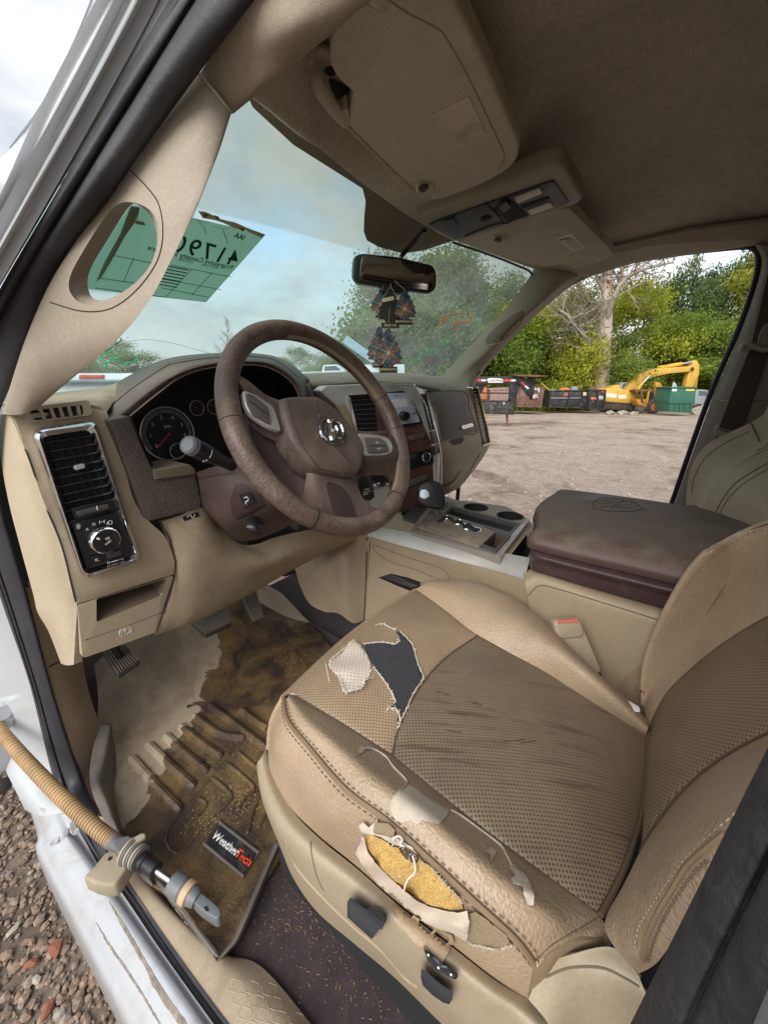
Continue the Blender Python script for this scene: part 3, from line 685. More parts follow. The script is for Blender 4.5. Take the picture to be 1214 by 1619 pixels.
# spoil rocks
for i, (px, py, r, lb) in enumerate([(966, 646, .45, 'pale boulder in front of the left end of the excavator tracks'), (985, 647, .5, 'pale rubble lump in front of the excavator tracks, middle one'), (1001, 648, .42, 'small rubble lump at the right of the excavator tracks'),
                                  (1112, 648, 1.0, 'heap of pale rubble at the right of the green dumpster'), (1100, 651, .5, 'small rubble lump touching the right foot of the green dumpster')]):
    q = G(px, py, 31.5); me = stone_mesh('rubble', i+40, None, .55); o = link('rubble_rock', me, wdirt, None, True); q.z = gz(q.x, q.y)+r*.2; o.location = q; o.scale = (r*1.5, r, r*.9); tag(o, lb, 'rock')
# black roll-off container
d = 32; p = G(910, 646, d); blk = mat('container_black', (.022, .022, .025), .5, var=.3, vscale=2, dirt=(.22, .19, .15), dirtamt=.75, dscale=2.2)
def container(lb, outline, d, w, m_, ribs, name='roll_off_container', split=None):
    p = G(sum(a for a, b in outline)/len(outline), max(b for a, b in outline), d)
    r = empty(name, lb, 'container', (p.x, p.y, gz(p.x, p.y))); pp('side_panel', outline, d, 2.2, m_, r, .03)
    (x0, y0), (x1, y1), (x2, y2), (x3, y3) = outline
    pp('top_rail', [(x0-.5, y0-.8), (x1+.5, y1-.8), (x1+.5, y1+1), (x0-.5, y0+1)], d, 2.35, m_, r, .02, -.07)
    pp('bottom_rail', [(x3, y3-1.6), (x2, y2-1.6), (x2, y2+.3), (x3, y3+.3)], d, .1, m_, r, .02, -.1)
    for t in ribs:
        a = (x0+(x1-x0)*t, y0+(y1-y0)*t); b = (x3+(x2-x3)*t, y3+(y2-y3)*t); MB().bar(G(a[0], a[1]+1, d-.06), G(b[0], b[1]-1, d-.06), .12, .12).build('rib', m_, r)
    return r
c1 = container('long black steel roll-off container full of scrap at the foot of the old tree', [(868.6, 618), (930, 617.3), (929.5, 646), (866.8, 644)], 33, 2, blk, [.02, .5, .985])
pp('side_rail', [(869, 628.8), (918, 628.5), (918, 630), (869, 630.5)], 33, .1, mat('rail_grey', (.25, .25, .26), .5), c1, .01, -.1)
c2 = container('shorter black container with orange sticker right against the old tree trunk', [(930.5, 617), (957.4, 617), (955.6, 648), (930, 646.5)], 32.6, 2, blk, [.04, .52, .96])
ors = mat('sticker_orange', (.75, .16, .03), .6, dirt=(.4, .3, .25), dirtamt=.4, dscale=8)
pp('orange_sticker', [(891, 620.5), (898, 620.5), (898, 626), (891, 626)], 33, .01, mat('sticker_dull_red', (.42, .12, .08), .7, dirt=(.15, .12, .1), dirtamt=.6, dscale=8), c1, 0, -.02)
pp('white_sticker', [(921.5, 620), (928, 620), (928, 625.5), (921.5, 625.5)], 33, .01, mat('sticker_cream', (.75, .62, .35), .6), c1, 0, -.02)
pp('orange_sticker', [(933.5, 628), (942, 628), (942, 631.5), (933.5, 631.5)], 32.6, .01, ors, c2, 0, -.02)
for k in range(3): pp('white_print', [(946, 626+2*k), (953, 626+2*k), (953, 627+2*k), (946, 627+2*k)], 32.6, .01, textm, c2, 0, -.02)
pp('orange_sticker', [(951, 618.6), (956, 618.6), (956, 620.2), (951, 620.2)], 32.6, .01, ors, c2, 0, -.02)
rnm = mat('scrap_orange', (.55, .20, .06), .7, var=.3); grm = mat('scrap_grey', (.3, .31, .32), .7, var=.3)
for nm, pts, m_, lb in [('scrap_sheet', [(886, 618), (890, 613.5), (898, 612.5), (902, 617)], rnm, 'orange scrap piece sticking out of the long black container'), ('scrap_drum', [(905, 617), (908, 611.5), (912, 611), (914, 617)], grm, 'grey scrap piece sticking out of the long black container'),
                        ('scrap_board', [(933, 617), (935, 611), (940, 612), (941, 617)], rustm, 'brown scrap board in the short black container'), ('scrap_board', [(872, 618), (873, 615.5), (880, 616), (880, 618)], grm, 'pale scrap board at the left end of the long black container')]:
    o = pp(nm, pts, 33.6, .6, m_, None, .03); tag(o, lb, 'scrap')
plk = MB().bar(G(855.5, 606, 33.5), G(870, 618, 33.5), .1, .06).build('leaning_plank', mat('plank_wood', (.55, .36, .12), .7), None); tag(plk, 'thin tan plank leaning over the left end of the black container', 'plank')
rust2 = mat('rusty_container_paint', (.17, .085, .06), .8, var=.35, vscale=2, dirt=(.3, .27, .26), dirtamt=.8, dscale=1.4)
c3 = container('rusty brown container with white graffiti behind the trailer neck', [(817, 614), (861, 612.5), (856, 644), (816, 643.5)], 31, 2, rust2, [.03, .42, .8], 'scrap_container')
gw = mat('graffiti_white', (.72, .72, .72), .7)
for pts in ([(843, 620), (846, 614.5), (849, 616), (852, 614), (851, 620)], [(842, 630), (844, 625), (848, 624), (849, 629), (845, 626.5), (845, 630)], [(833, 617), (838, 615), (838, 617), (835, 619)]): MB().tube([G(a, b, 30.86) for a, b in pts], .05, 5).build('graffiti', gw, c3)
c4 = container('faded pinkish brown container seen between the trailer toolbox and its beam', [(775, 616), (808, 614), (808, 636), (775, 637)], 30, 2, mat('faded_rust_paint', (.33, .22, .19), .8, var=.2, vscale=2, dirt=(.2, .11, .07), dirtamt=.7, dscale=2), [.05, .35, .65, .95], 'scrap_container')
o = pp('scrap_tank', [(755, 616), (760, 611.5), (770, 612), (771, 632), (756, 632)], 30, 1, mat('rust_orange', (.42, .16, .06), .8, var=.3, vscale=3), None, .1); tag(o, 'rust orange scrap tank seen through the frame of the trailer neck', 'scrap')
# gooseneck trailer
d = 19; p = G(790, 668, d); tb_ = mat('trailer_black', (.018, .018, .02), .45, var=.3, vscale=4, dirt=(.12, .10, .08), dirtamt=.6, dscale=4)
tr = empty('gooseneck_trailer', 'black gooseneck trailer with red and white reflective tape, nearest thing in the yard', 'trailer', (p.x, p.y, gz(p.x, p.y)))
pp('neck_beam', [(700, 597), (816, 594.5), (822, 597), (826, 604), (816, 607.5), (700, 609)], d, .25, tb_, tr, .02)
pp('neck_slope', [(812, 596), (826, 596), (846, 617), (842, 626), (836, 627)], d, .22, tb_, tr, .02, .02)
pp('coupler', [(834, 596), (848, 595.5), (845, 604), (842, 627), (843, 632), (838, 632), (837, 618)], d, .2, tb_, tr, .02, .3)
pp('upright', [(806.5, 607), (815.5, 607), (813.5, 636), (805, 636)], d, .2, tb_, tr, .015, .02)
pp('gusset', [(816, 607), (822, 609), (814, 634), (812, 634)], d, .06, tb_, tr, .005, .1)
pp('gusset', [(749, 608), (768, 608), (761, 622), (757, 622)], d, .08, tb_, tr, .01, .1)
MB().bar(G(758, 621.3, d+.15), G(808, 621.8, d+.15), .06, .06).build('cross_bar', tb_, tr)
MB().bar(G(803, 634, d+.1), G(808, 621.8, d+.1), .05, .05).build('brace', tb_, tr)
tx = pp('toolbox', [(752, 634), (811.5, 635.5), (812.5, 656), (769, 654), (752, 653.5)], d, .6, mat('toolbox_black', (.03, .03, .03), .5, var=.3, vscale=3, dirt=(.28, .25, .2), dirtamt=.8, dscale=5), tr, .02, -.1)
pp('lid', [(752, 632.6), (812, 634.4), (812, 636), (752, 634.8)], d, .64, tb_, tx, .01, -.12)
pp('latch', [(795, 636), (798, 636), (798, 640), (795, 640)], d, .03, steel, tx, .005, -.13)
MB().tube([G(801, 655, d+.2), G(801.5, 668, d+.2)], .055, 8).build('jack_leg', rustm, tr); q = G(801.5, 670.5, d+.2); MB().box(q, V((.24, 0, 0)), V((0, .15, 0)), V((0, 0, .02))).build('jack_foot', rustm, tr)
redt = mat('reflector_red', (.75, .06, .04), .4); wht = mat('reflector_white', (.8, .8, .78), .4)
for a, b_, m_ in ((751, 761, redt), (761, 768, wht), (796.5, 808, redt), (808, 815, wht)):
    pp('reflective_tape', [(a, 600), (b_, 599.8), (b_, 602.7), (a, 603)], d, .005, m_, tr, 0, -.006)
pp('reflective_tape', [(821.5, 602.5), (823.5, 602), (831, 609.5), (829, 611)], d, .005, redt, tr, 0, .005); pp('reflective_tape', [(829.2, 611), (831.2, 609.5), (836, 613.5), (834, 615.5)], d, .005, wht, tr, 0, .004)
pp('logo_plate', [(770, 599), (774, 597.8), (788, 598), (795, 599.5), (795, 605), (772, 605), (769.5, 602)], d, .008, wht, tr, 0, -.01)
textobj('lettering', 'LOADTRAIL', G(782.5, 601.7, d)-Fh*.02, V((cos(_y), -sin(_y), 0)), V((0, 0, 1)), .14, mat('lettering_dark', (.05, .05, .06), .6), tr, bold=.01)
tag(pp('steel_plate', [(811, 592.8), (835, 592), (870, 594.3), (862, 595.2), (845, 596), (815, 594.6)], 19, .9, rustm, None, .01, -.2), 'rusty steel plate lying flat on top of the trailer coupler', 'steel plate')
# things beyond the windscreen
wm = mat('white_vehicle_paint', (.75, .76, .78), .3)
p = G(160, 640, 9); pk = empty('white_pickup', 'white pickup with red tail light seen over the left end of the dashboard', 'pickup', (p.x, p.y, 0))
pp('body', [(40, 590), (248, 589.5), (258, 596), (258, 680), (40, 690)], 9, 1.8, wm, pk, .08)
pp('tail_light', [(125, 592.3), (164, 592.3), (164, 599), (124, 599.3)], 9, .06, mat('tail_red', (.7, .05, .05), .25), pk, .02, -.03)
pp('bumper', [(40, 601), (256, 600), (256, 606), (40, 607)], 9, .15, mat('bumper_blue_grey', (.10, .16, .2), .3), pk, .04, -.15)
for x in (90, 215): MB().lathe(G(x, 690, 9), -AW, [(.15, .02), (.3, .02), (.4, -.02), (.4, -.25)], 20).build('wheel', tread, pk)
p = G(505, 640, 30); cb = empty('boom_lift', 'pale blue lift with slanting boom parked beyond the windscreen left of the air fresheners', 'boom lift', (p.x, p.y, gz(p.x, p.y)))
lb_ = mat('pale_blue_paint', (.35, .5, .62), .4); MB().bar(G(545, 536, 30), G(604, 578, 30), .5, .55).build('boom', lb_, cb); pp('chassis', [(575, 576), (640, 576), (640, 610), (575, 610)], 30, 1.8, wm, cb, .1); MB().bar(G(607, 576, 30.8), G(607, 660, 30.8), .8, .8).build('turret', tread, cb)
p = G(505, 640, 26); wt = empty('white_work_truck', 'small white work truck seen through the top of the steering wheel', 'truck', (p.x, p.y, gz(p.x, p.y)))
pp('cab', [(508, 588), (511, 577), (533, 576), (546, 585), (546, 620), (508, 620)], 26, 1.8, wm, wt, .08); pp('window', [(513, 579), (531, 578.3), (539, 585), (513, 586)], 26, .03, glassd, wt, 0, -.02); pp('bed', [(470, 588), (508, 587), (508, 620), (470, 620)], 26, 1.8, mat('work_truck_bed', (.4, .5, .52), .5), wt, .05)
# ================================================================== the cab shell
cab = empty('truck_cab', 'white truck cab shell with tan pillars, cloth roof lining and open driver doorway', 'truck cab', (-.4, 0, .6))
def C3(pts): return [P(*p[:2], **{p[2]: p[3]}) for p in pts]
# white door aperture, profile from outer skin to seal
bo = [[(185, -70, 'x', -.685), (230, -60, 'x', -.685), (262, -55, 'x', -.672), (300, -50, 'x', -.665)],
      [(152, 0, 'x', -.692), (198, 0, 'x', -.692), (238, 0, 'x', -.680), (270, 0, 'x', -.672)],
      [(66, 165, 'x', -.725), (108, 165, 'x', -.725), (146, 165, 'x', -.712), (173, 165, 'x', -.705)],
      [(0, 309, 'x', -.758), (36, 315, 'x', -.758), (62, 320, 'x', -.746), (82, 321, 'x', -.74)],
      [(-60, 430, 'x', -.788), (-35, 445, 'x', -.786), (-15, 455, 'x', -.775), (0, 461, 'x', -.77)],
      [(-120, 540, 'y', .30), (-95, 550, 'y', .24), (-70, 555, 'y', .16), (-50, 560, 'x', -.79)]]
bx_ = [[(185, -70), (215, -70), (240, -65), (265, -62), (296, -60)], [(152, 0), (185, 0), (213, 0), (235, 0), (267, 0)], [(66, 165), (98, 165), (125, 165), (146, 165), (169, 166)], [(0, 309), (22, 312), (42, 315), (60, 318), (78, 322)], [(-60, 430), (-44, 438), (-30, 446), (-15, 455), (-4, 462)], [(-120, 560), (-100, 560), (-85, 560), (-70, 560), (-55, 560)]]
bo = [[(a, b, 'x', xi+o_) for (a, b), o_ in zip(r, (-.022, -.011, -.021, -.008, 0))] for r, xi in zip(bx_, (-.655, -.662, -.695, -.73, -.762, -.785))]
body_a = sheet('pillar_skin', [C3(r) for r in bo], white, cab, 28, 40, thick=.012)
jb = [[(-150, 560, 'y', .55), (-110, 560, 'y', .45), (-40, 565, 'y', .33)], [(-170, 700, 'y', .62), (-120, 700, 'y', .5), (-75, 680, 'y', .39)], [(-110, 900, 'y', .66), (-45, 900, 'y', .55), (-3, 932, 'y', .44)],
      [(-60, 1090, 'y', .68), (-8, 1085, 'y', .58), (47, 1080, 'y', .46)], [(-10, 1180, 'y', .66), (30, 1195, 'y', .58), (83, 1225, 'y', .47)], [(40, 1280, 'z', .62), (66, 1290, 'z', .66), (109, 1283, 'z', .70)]]
body_b = sheet('hinge_pillar', [C3(r) for r in jb], white, cab, 20, 40, thick=.012)
sl = [[(44, 1270, 'z', .60), (58, 1275, 'z', .655), (80, 1280, 'z', .675), (98, 1275, 'z', .68), (110, 1282, 'z', .70)],
      [(62, 1330, 'z', .60), (72, 1325, 'z', .65), (98, 1320, 'z', .672), (112, 1310, 'z', .674), (128, 1318, 'z', .70)]]
slg = [C3(r) for r in sl]
for y_ in (.33, .2, .05, -.1, -.25, -.45):
    t_ = (.33-y_)/.5; slg.append([V((x0+(x1-x0)*t_, y_-dy_, z_)) for x0, x1, z_, dy_ in ((-.883, -.870, .60, -.04), (-.870, -.853, .648, 0), (-.841, -.812, .674, .03), (-.828, -.800, .656, .035), (-.8215, -.7965, .70, .04))])
for r in slg: r.insert(0, r[0]+V((.004, 0, -.22)))
sillm = mat('white_sill_scuffed', (.42, .43, .45), .3, var=.03, coat=.4, dirt=(.30, .24, .18), dirtamt=.55, dscale=16)
body_c = sheet('door_sill', slg, sillm, cab, 44, 60, thick=.01, angle=40)
bvSl = bvh_of([body_c]); dirtm = mat('sill_dirt', (.24, .20, .165), .95, var=.5, vscale=90)
for i_, pl__ in enumerate(([(172, 1424), (198, 1462), (220, 1500), (244, 1542), (268, 1580), (297, 1619), (290, 1619), (263, 1583), (239, 1547), (216, 1506), (194, 1468)], [(152, 1458), (172, 1490), (199, 1529), (225, 1569), (254, 1619), (251, 1619), (222.5, 1571), (197, 1532), (170, 1493)], [(232, 1530), (252, 1562), (276, 1596), (292, 1619), (282, 1619), (262, 1592), (240, 1556)])):
    decal('dirt_streak', bvSl, pl__, dirtm, body_c, off=.0006, step=4, thick=.0006, edge=.8, seed=i_)
# rubber door seal
sr = [([(300, -50, 'x', -.660), (450, -60, 'x', -.630)]), ([(268, 0, 'x', -.668), (402, 0, 'x', -.640)]), ([(171, 165, 'x', -.70), (290, 150, 'x', -.660)]), ([(80, 321, 'x', -.735), (190, 290, 'x', -.692)]), ([(-2, 461, 'x', -.765), (92, 440, 'x', -.722)]),
      ([(-50, 560, 'x', -.785), (30, 580, 'x', -.755)]), ([(-78, 680, 'y', .36), (-8, 690, 'y', .26)]), ([(-50, 800, 'y', .40), (5, 800, 'y', .33)]), ([(-3, 932, 'y', .43), (42, 932, 'y', .37)]), ([(47, 1080, 'y', .45), (81, 1080, 'y', .40)]),
      ([(70, 1170, 'y', .45), (110, 1171, 'y', .41)]), ([(90, 1240, 'y', .43), (136, 1240, 'y', .39)]), ([(112, 1290, 'z', .70), (157, 1290, 'z', .715)]), ([(151, 1355, 'z', .70), (178, 1360, 'z', .72)]), ([(187, 1395, 'z', .70), (205, 1397, 'z', .72)]),
      ([(253, 1490, 'z', .70), (267, 1488, 'z', .72)]), ([(327, 1592, 'z', .70), (342, 1592, 'z', .72)]), ([(400, 1690, 'z', .70), (418, 1690, 'z', .72)])]
rows = []
for i, (a, b) in enumerate(sr):
    A, B = P(*a[:2], **{a[2]: a[3]}), P(*b[:2], **{b[2]: b[3]}); w = (B-A); tc_ = (CAM-A).normalized(); k = min(.016, w.length*.38)
    if i > 12: tc_ = V((0, 0, 1)); k = .008
    rows.append([A, A+w*.10+tc_*k*.55, A+w*.24+tc_*k*.5, A+w*.30+tc_*k*.12, A+w*.36+tc_*k*.65, A+w*.55+tc_*k, A+w*.85+tc_*k*.75, B])
sealo = sheet('door_seal', rows, rubber, cab, 36, 150, thick=.006, angle=180)
# driver B pillar seal and body (very near, lower right)
bp_o = [[(1290, 1040, 'x', -.72), (1225, 1170, 'x', -.70)], [(1225, 1405, 'x', -.745), (1140, 1330, 'x', -.70)], [(1185, 1560, 'x', -.76), (1040, 1510, 'x', -.70)], [(1150, 1700, 'x', -.77), (955, 1680, 'x', -.70)], [(1130, 1800, 'x', -.77), (880, 1800, 'x', -.70)]]
bp_o = [[(1400, 1130, 'x', -.742), (1262, 1090, 'x', -.70)], [(1330, 1320, 'x', -.745), (1196, 1215, 'x', -.70)], [(1255, 1475, 'x', -.745), (1105, 1400, 'x', -.70)], [(1205, 1590, 'x', -.747), (1040, 1530, 'x', -.70)], [(1165, 1690, 'x', -.747), (985, 1640, 'x', -.70)], [(1100, 1830, 'x', -.747), (900, 1800, 'x', -.70)]]
rows = []
for a, b in bp_o:
    A, B = P(*a[:2], **{a[2]: a[3]}), P(*b[:2], **{b[2]: b[3]}); w = B-A; t_ = (CAM-(A+B)/2).normalized(); k = .007
    rows.append([A, A+w*.15+t_*k, A+w*.36+t_*k*1.3, A+w*.44-t_*k*.5, A+w*.52+t_*k*1.0, A+w*.75+t_*k*1.7, A+w*.93+t_*k, B, B-t_*.02])
rubber2 = mat('felted_rubber', (.030, .030, .036), .75, bump=.8, bscale=500, var=.45, vscale=60, dirt=(.11, .105, .10), dirtamt=.45, dscale=70)
sheet('rear_door_seal', rows, rubber2, cab, 60, 50, thick=.004, angle=180)
wr = [[P(a[0]+150, a[1]+60, x=-.80), P(a[0]-3, a[1], **{a[2]: a[3]-.001})] for a, b in bp_o]
sheet('rear_pillar_skin', wr, white, cab, 8, 30, thick=.004)
# A pillar trim with grab opening
ap = [[(316, 116, 'x', -.645), (342, 145, 'x', -.637), (366, 178, 'x', -.625)], [(262, 190, 'x', -.665), (312, 214, 'x', -.655), (348, 235, 'x', -.642)], [(215, 257, 'x', -.683), (278, 282, 'x', -.670), (326, 292, 'x', -.657)],
      [(165, 322, 'x', -.70), (250, 350, 'x', -.685), (304, 345, 'x', -.670)], [(125, 385, 'x', -.717), (212, 432, 'x', -.700), (273, 408, 'x', -.685)], [(83, 452, 'x', -.735), (150, 490, 'x', -.718), (233, 478, 'x', -.700)],
      [(50, 522, 'x', -.75), (100, 535, 'x', -.735), (180, 541, 'x', -.714)], [(28, 582, 'x', -.762), (66, 582, 'x', -.748), (112, 600, 'x', -.730)], [(6, 655, 'x', -.775), (36, 655, 'x', -.762), (66, 640, 'x', -.745)]]
rows = []
for r in ap:
    g = C3(r); t_ = (CAM-g[1]).normalized(); g[1] = g[1]+t_*.004; bk = (g[2]-CAM).normalized()
    rows.append([g[0]-t_*.02, g[0], g[1], g[2], g[2]+bk*.035+V((-.02, 0, 0)), g[0]+bk*.05])
apo = sheet('pillar_trim', rows, pillar, cab, 60, 80, thick=0, closed=True, angle=60)
# close its ends so it is a solid the grab opening can be cut from
bm = bmesh.new(); bm.from_mesh(apo.data); es = [e for e in bm.edges if e.is_boundary]; bmesh.ops.holes_fill(bm, edges=es, sides=0); bmesh.ops.triangulate(bm, faces=[f for f in bm.faces if len(f.verts) > 4]); bmesh.ops.recalc_face_normals(bm, faces=bm.faces); bm.to_mesh(apo.data); bm.free()
rim_f = [(181, 322), (214, 320), (244, 337), (252, 383), (236, 426), (198, 462), (150, 484), (120, 475), (106, 446), (140, 385)]
rim_b = [(206, 322), (218, 322), (240, 340), (247, 383), (230, 423), (194, 456), (172, 461), (160, 452), (150, 425), (178, 375)]
def dep(px, py):     # depth of the trim under a sight line
    h = hit(bvA, px, py); return (h-CAM).dot(_F) if h else .3
bvA = bvh_of([apo]); hd = [dep(*p) for p in rim_f]
fr = rndm([P(*p, d=h-.012) for p, h in zip([(181-2, 318), (216, 315), (250, 334), (258, 383), (240, 430), (200, 468), (148, 490), (115, 480), (100, 446), (136, 383)], hd)], .03, 5)
md = rndm([P(*p, d=h+.006) for p, h in zip(rim_f, hd)], .03, 5); bk_ = rndm([P(*p, d=h+.03) for p, h in zip(rim_b, hd)], .03, 5); bk2 = [p+(p-CAM).normalized()*.09 for p in bk_]
n = len(fr); vs = fr+md+bk_+bk2; fs = [tuple(range(n)), tuple(reversed(range(3*n, 4*n)))]+[(l*n+i, l*n+(i+1) % n, (l+1)*n+(i+1) % n, (l+1)*n+i) for l in range(3) for i in range(n)]
cutter = obj('cutter', vs, fs, pillar, None, True, 40, clean=True)
apw = wloc(apo); md_ = apo.modifiers.new('cut', 'BOOLEAN'); md_.operation = 'DIFFERENCE'; md_.object = cutter; md_.solver = 'EXACT'
bpy.context.view_layer.update(); dg = bpy.context.evaluated_depsgraph_get(); nm_ = bpy.data.meshes.new_from_object(apo.evaluated_get(dg)); apo.modifiers.clear(); apo.data = nm_
bpy.data.objects.remove(cutter)
apo.data.set_sharp_from_angle(angle=radians(32))
trimline = mat('trim_gap', (.03, .025, .02), .9)
bvA = bvh_of([apo])
def surfline(name, bv, pts, m_, parent, r=.001, off=0, n=40, closed=False, flat=1, lin=False):
    c = curve([V((a, b, 0)) for a, b in pts], n, closed) if not lin else [V((*p, 0)) for p in pts+pts[:1]]; h = [hit(bv, p.x, p.y, off) for p in c]; h = [q for q in h if q]
    return MB().tube(h, r, 6, closed, flat=flat).build(name, m_, parent) if len(h) > 2 else None
surfline('trim_seam', bvA, [(203, 266), (232, 295), (252, 325), (258, 370), (248, 415), (215, 460), (175, 488), (130, 492), (80, 478)], trimline, apo, .0006)
# roof side rail
rr = [[(316, 116, 'x', -.645), (343, 146, 'x', -.637), (366, 178, 'x', -.625), (372, 176, 'x', -.61)], [(355, 60, 'x', -.642), (390, 95, 'x', -.632), (428, 127, 'x', -.617), (434, 124, 'x', -.60)],
      [(402, 0, 'x', -.640), (455, 50, 'x', -.628), (480, 86, 'x', -.608), (486, 84, 'x', -.59)], [(450, -60, 'x', -.63), (520, -20, 'x', -.615), (566, 12, 'x', -.598), (572, 10, 'x', -.58)], [(560, -200, 'x', -.62), (640, -140, 'x', -.605), (690, -90, 'x', -.588), (700, -90, 'x', -.57)]]
g = [C3(r) for r in rr]
g[0] = [q+(q-CAM).normalized()*.004 for q in g[0]]
rail = sheet('roof_rail_trim', g, mat('rail_cloth', (.33, .275, .21), .85, bump=.3, bscale=800, var=.06, dirt=(.17, .13, .09), dirtamt=.4, dscale=4), cab, 24, 40, thick=.012)
bvR = bvh_of([rail, apo])
MB().tube([hit(bvR, 316+i*50/14, 117+i*61/14, .001) or P(316+i*50/14, 117+i*61/14, x=-.62) for i in range(15)], .0012, 6).build('trim_joint', mat('joint_pale', (.45, .37, .28), .6), cab)
# windscreen
def wsY(x): return .60-.40*x*x-(.12*max(0, -x)*2 if x < 0 else 0)
wsl = [V((-.66, .03, 1.825)).lerp(V((-.74, .50, 1.462)), k/4) for k in range(5)]
def wsp(x, t):       # t 0 top .. 1 bottom
    if x < 0:
        L0 = cr1(wsl, t); k = min(1, -x/.64); top = V((0, .115, 1.845)); bot = V((0, .64, 1.462)); c = top.lerp(bot, t); 
        kk = k**2.2; q = V((x, 0, 0)); q.y = c.y*(1-kk)+L0.y*kk; q.z = c.z*(1-kk)+L0.z*kk
        q.x = L0.x*k; return q
    k = x/.78; R0 = P(852, 424, x=.74).lerp(P(690, 604, x=.76), t)
    top = V((0, .115, 1.845)); bot = V((0, .64, 1.462)); c = top.lerp(bot, t); kk = k**2.2
    return V((R0.x*k, c.y*(1-kk)+R0.y*kk, c.z*(1-kk)+R0.z*kk))
def glassmat(name, tint, band=None, bc=None, gloss=.06):
    M = bpy.data.materials.new(name); M.use_nodes = True; nt = M.node_tree; nt.nodes.clear(); L = nt.links.new
    o = N(nt, 'ShaderNodeOutputMaterial'); t = N(nt, 'ShaderNodeBsdfTransparent'); g = N(nt, 'ShaderNodeBsdfGlossy', ins={'Roughness': .02}); m_ = N(nt, 'ShaderNodeMixShader')
    f = N(nt, 'ShaderNodeLayerWeight', ins={'Blend': .5}); pw = N(nt, 'ShaderNodeMath', operation='POWER'); pw.inputs[1].default_value = 5; L(f.outputs['Facing'], pw.inputs[0]); mm = N(nt, 'ShaderNodeMath', operation='MULTIPLY_ADD'); mm.inputs[1].default_value = .5; mm.inputs[2].default_value = .03; L(pw.outputs[0], mm.inputs[0]); L(mm.outputs[0], m_.inputs[0])
    L(t.outputs[0], m_.inputs[1]); L(g.outputs[0], m_.inputs[2])
    tc = N(nt, 'ShaderNodeTexCoord'); src = m_.outputs[0]
    # film of dust: thin pale scattering layer
    nz = N(nt, 'ShaderNodeTexNoise', ins={'Scale': 5, 'Detail': 9, 'Roughness': .7}); L(tc.outputs['Object'], nz.inputs['Vector'])
    df = N(nt, 'ShaderNodeBsdfTranslucent'); df.inputs['Color'].default_value = (.8, .85, .8, 1); d2 = N(nt, 'ShaderNodeMixShader'); mr = N(nt, 'ShaderNodeMapRange', ins={'From Min': .35, 'From Max': .75, 'To Min': .05, 'To Max': .20}); L(nz.outputs['Fac'], mr.inputs['Value']); L(mr.outputs[0], d2.inputs[0]); L(src, d2.inputs[1]); L(df.outputs[0], d2.inputs[2]); L(d2.outputs[0], o.inputs[0])
    if band:
        g_ = N(nt, 'ShaderNodeNewGeometry'); sx = N(nt, 'ShaderNodeSeparateXYZ'); L(g_.outputs['Position'], sx.inputs[0])
        q1 = N(nt, 'ShaderNodeMath', operation='MULTIPLY_ADD'); q1.inputs[1].default_value = -bc[2]; q1.inputs[2].default_value = -bc[1]; L(sx.outputs['X'], q1.inputs[0]); q2 = N(nt, 'ShaderNodeMath', operation='MULTIPLY_ADD'); L(q1.outputs[0], q2.inputs[0]); L(sx.outputs['X'], q2.inputs[1]); L(sx.outputs['Z'], q2.inputs[2]); r = N(nt, 'ShaderNodeMapRange', ins={'From Min': bc[0]-.001, 'From Max': bc[0]+.002}); L(q2.outputs[0], r.inputs['Value']); mx = N(nt, 'ShaderNodeMix', data_type='RGBA'); L(r.outputs[0], mx.inputs['Factor']); mx.inputs['A'].default_value = (*tint, 1); mx.inputs['B'].default_value = (*band, 1); L(mx.outputs['Result'], t.inputs['Color'])
    else: t.inputs['Color'].default_value = (*tint, 1)
    return M
xs = [-.80+.02*i for i in range(41)]+[.02+.02*i for i in range(39)]
grid = [[wsp(x, -.16+1.2*t/34) for x in xs] for t in range(35)]
ws = gridobj('windscreen', grid, None, cab, thick=0); bvW = bvh_of([ws])
def quad3(a, b, c):      # z = A + B x + C x^2 through three points
    C_ = ((c.z-a.z)/(c.x-a.x)-(b.z-a.z)/(b.x-a.x))/(c.x-b.x); B__ = (b.z-a.z)/(b.x-a.x)-C_*(a.x+b.x); return (a.z-B__*a.x-C_*a.x*a.x, B__, C_)
ws.data.materials.append(glassmat('windscreen_glass', (.50, .63, .61), (.42, .48, .41), quad3(hit(bvW, 425, 358), hit(bvW, 590, 404), hit(bvW, 785, 497))))
# black ceramic border along the top edge and sensor patch
frit = mat('dotted_black_border', (.24, .215, .16), .8, var=.25, vscale=300, bump=.2, bscale=300)
decal('dotted_border', bvW, [(385, 138), (400, 170), (464, 229), (573, 298), (578, 318), (576, 340), (575, 366), (580, 380), (600, 391), (637, 401), (670, 396), (716, 381), (700, 350), (640, 320), (560, 260), (480, 190), (410, 130)], frit, ws, off=.002, step=14, thick=.002)
MB().tube([q+V((0, 0, -.006)) for q in [hit(bvW, a, b, .003) for a, b in [(716, 379), (760, 394), (800, 409), (835, 424), (842, 431), (838, 446), (800, 488), (760, 530), (720, 572), (700, 594)]] if q], .0035, 8).build('windscreen_seal', rubber, ws)
crm = mat('glass_crack', (.70, .78, .76), .5)
for pts in ([(150, 560), (185, 545), (225, 537), (270, 542), (330, 558), (350, 562)], [(572, 521), (590, 517), (606, 520)], [(626, 534), (650, 533), (668, 536)]): surfline('glass_scratch', bvW, pts, crm, ws, .0005, .002, 40)
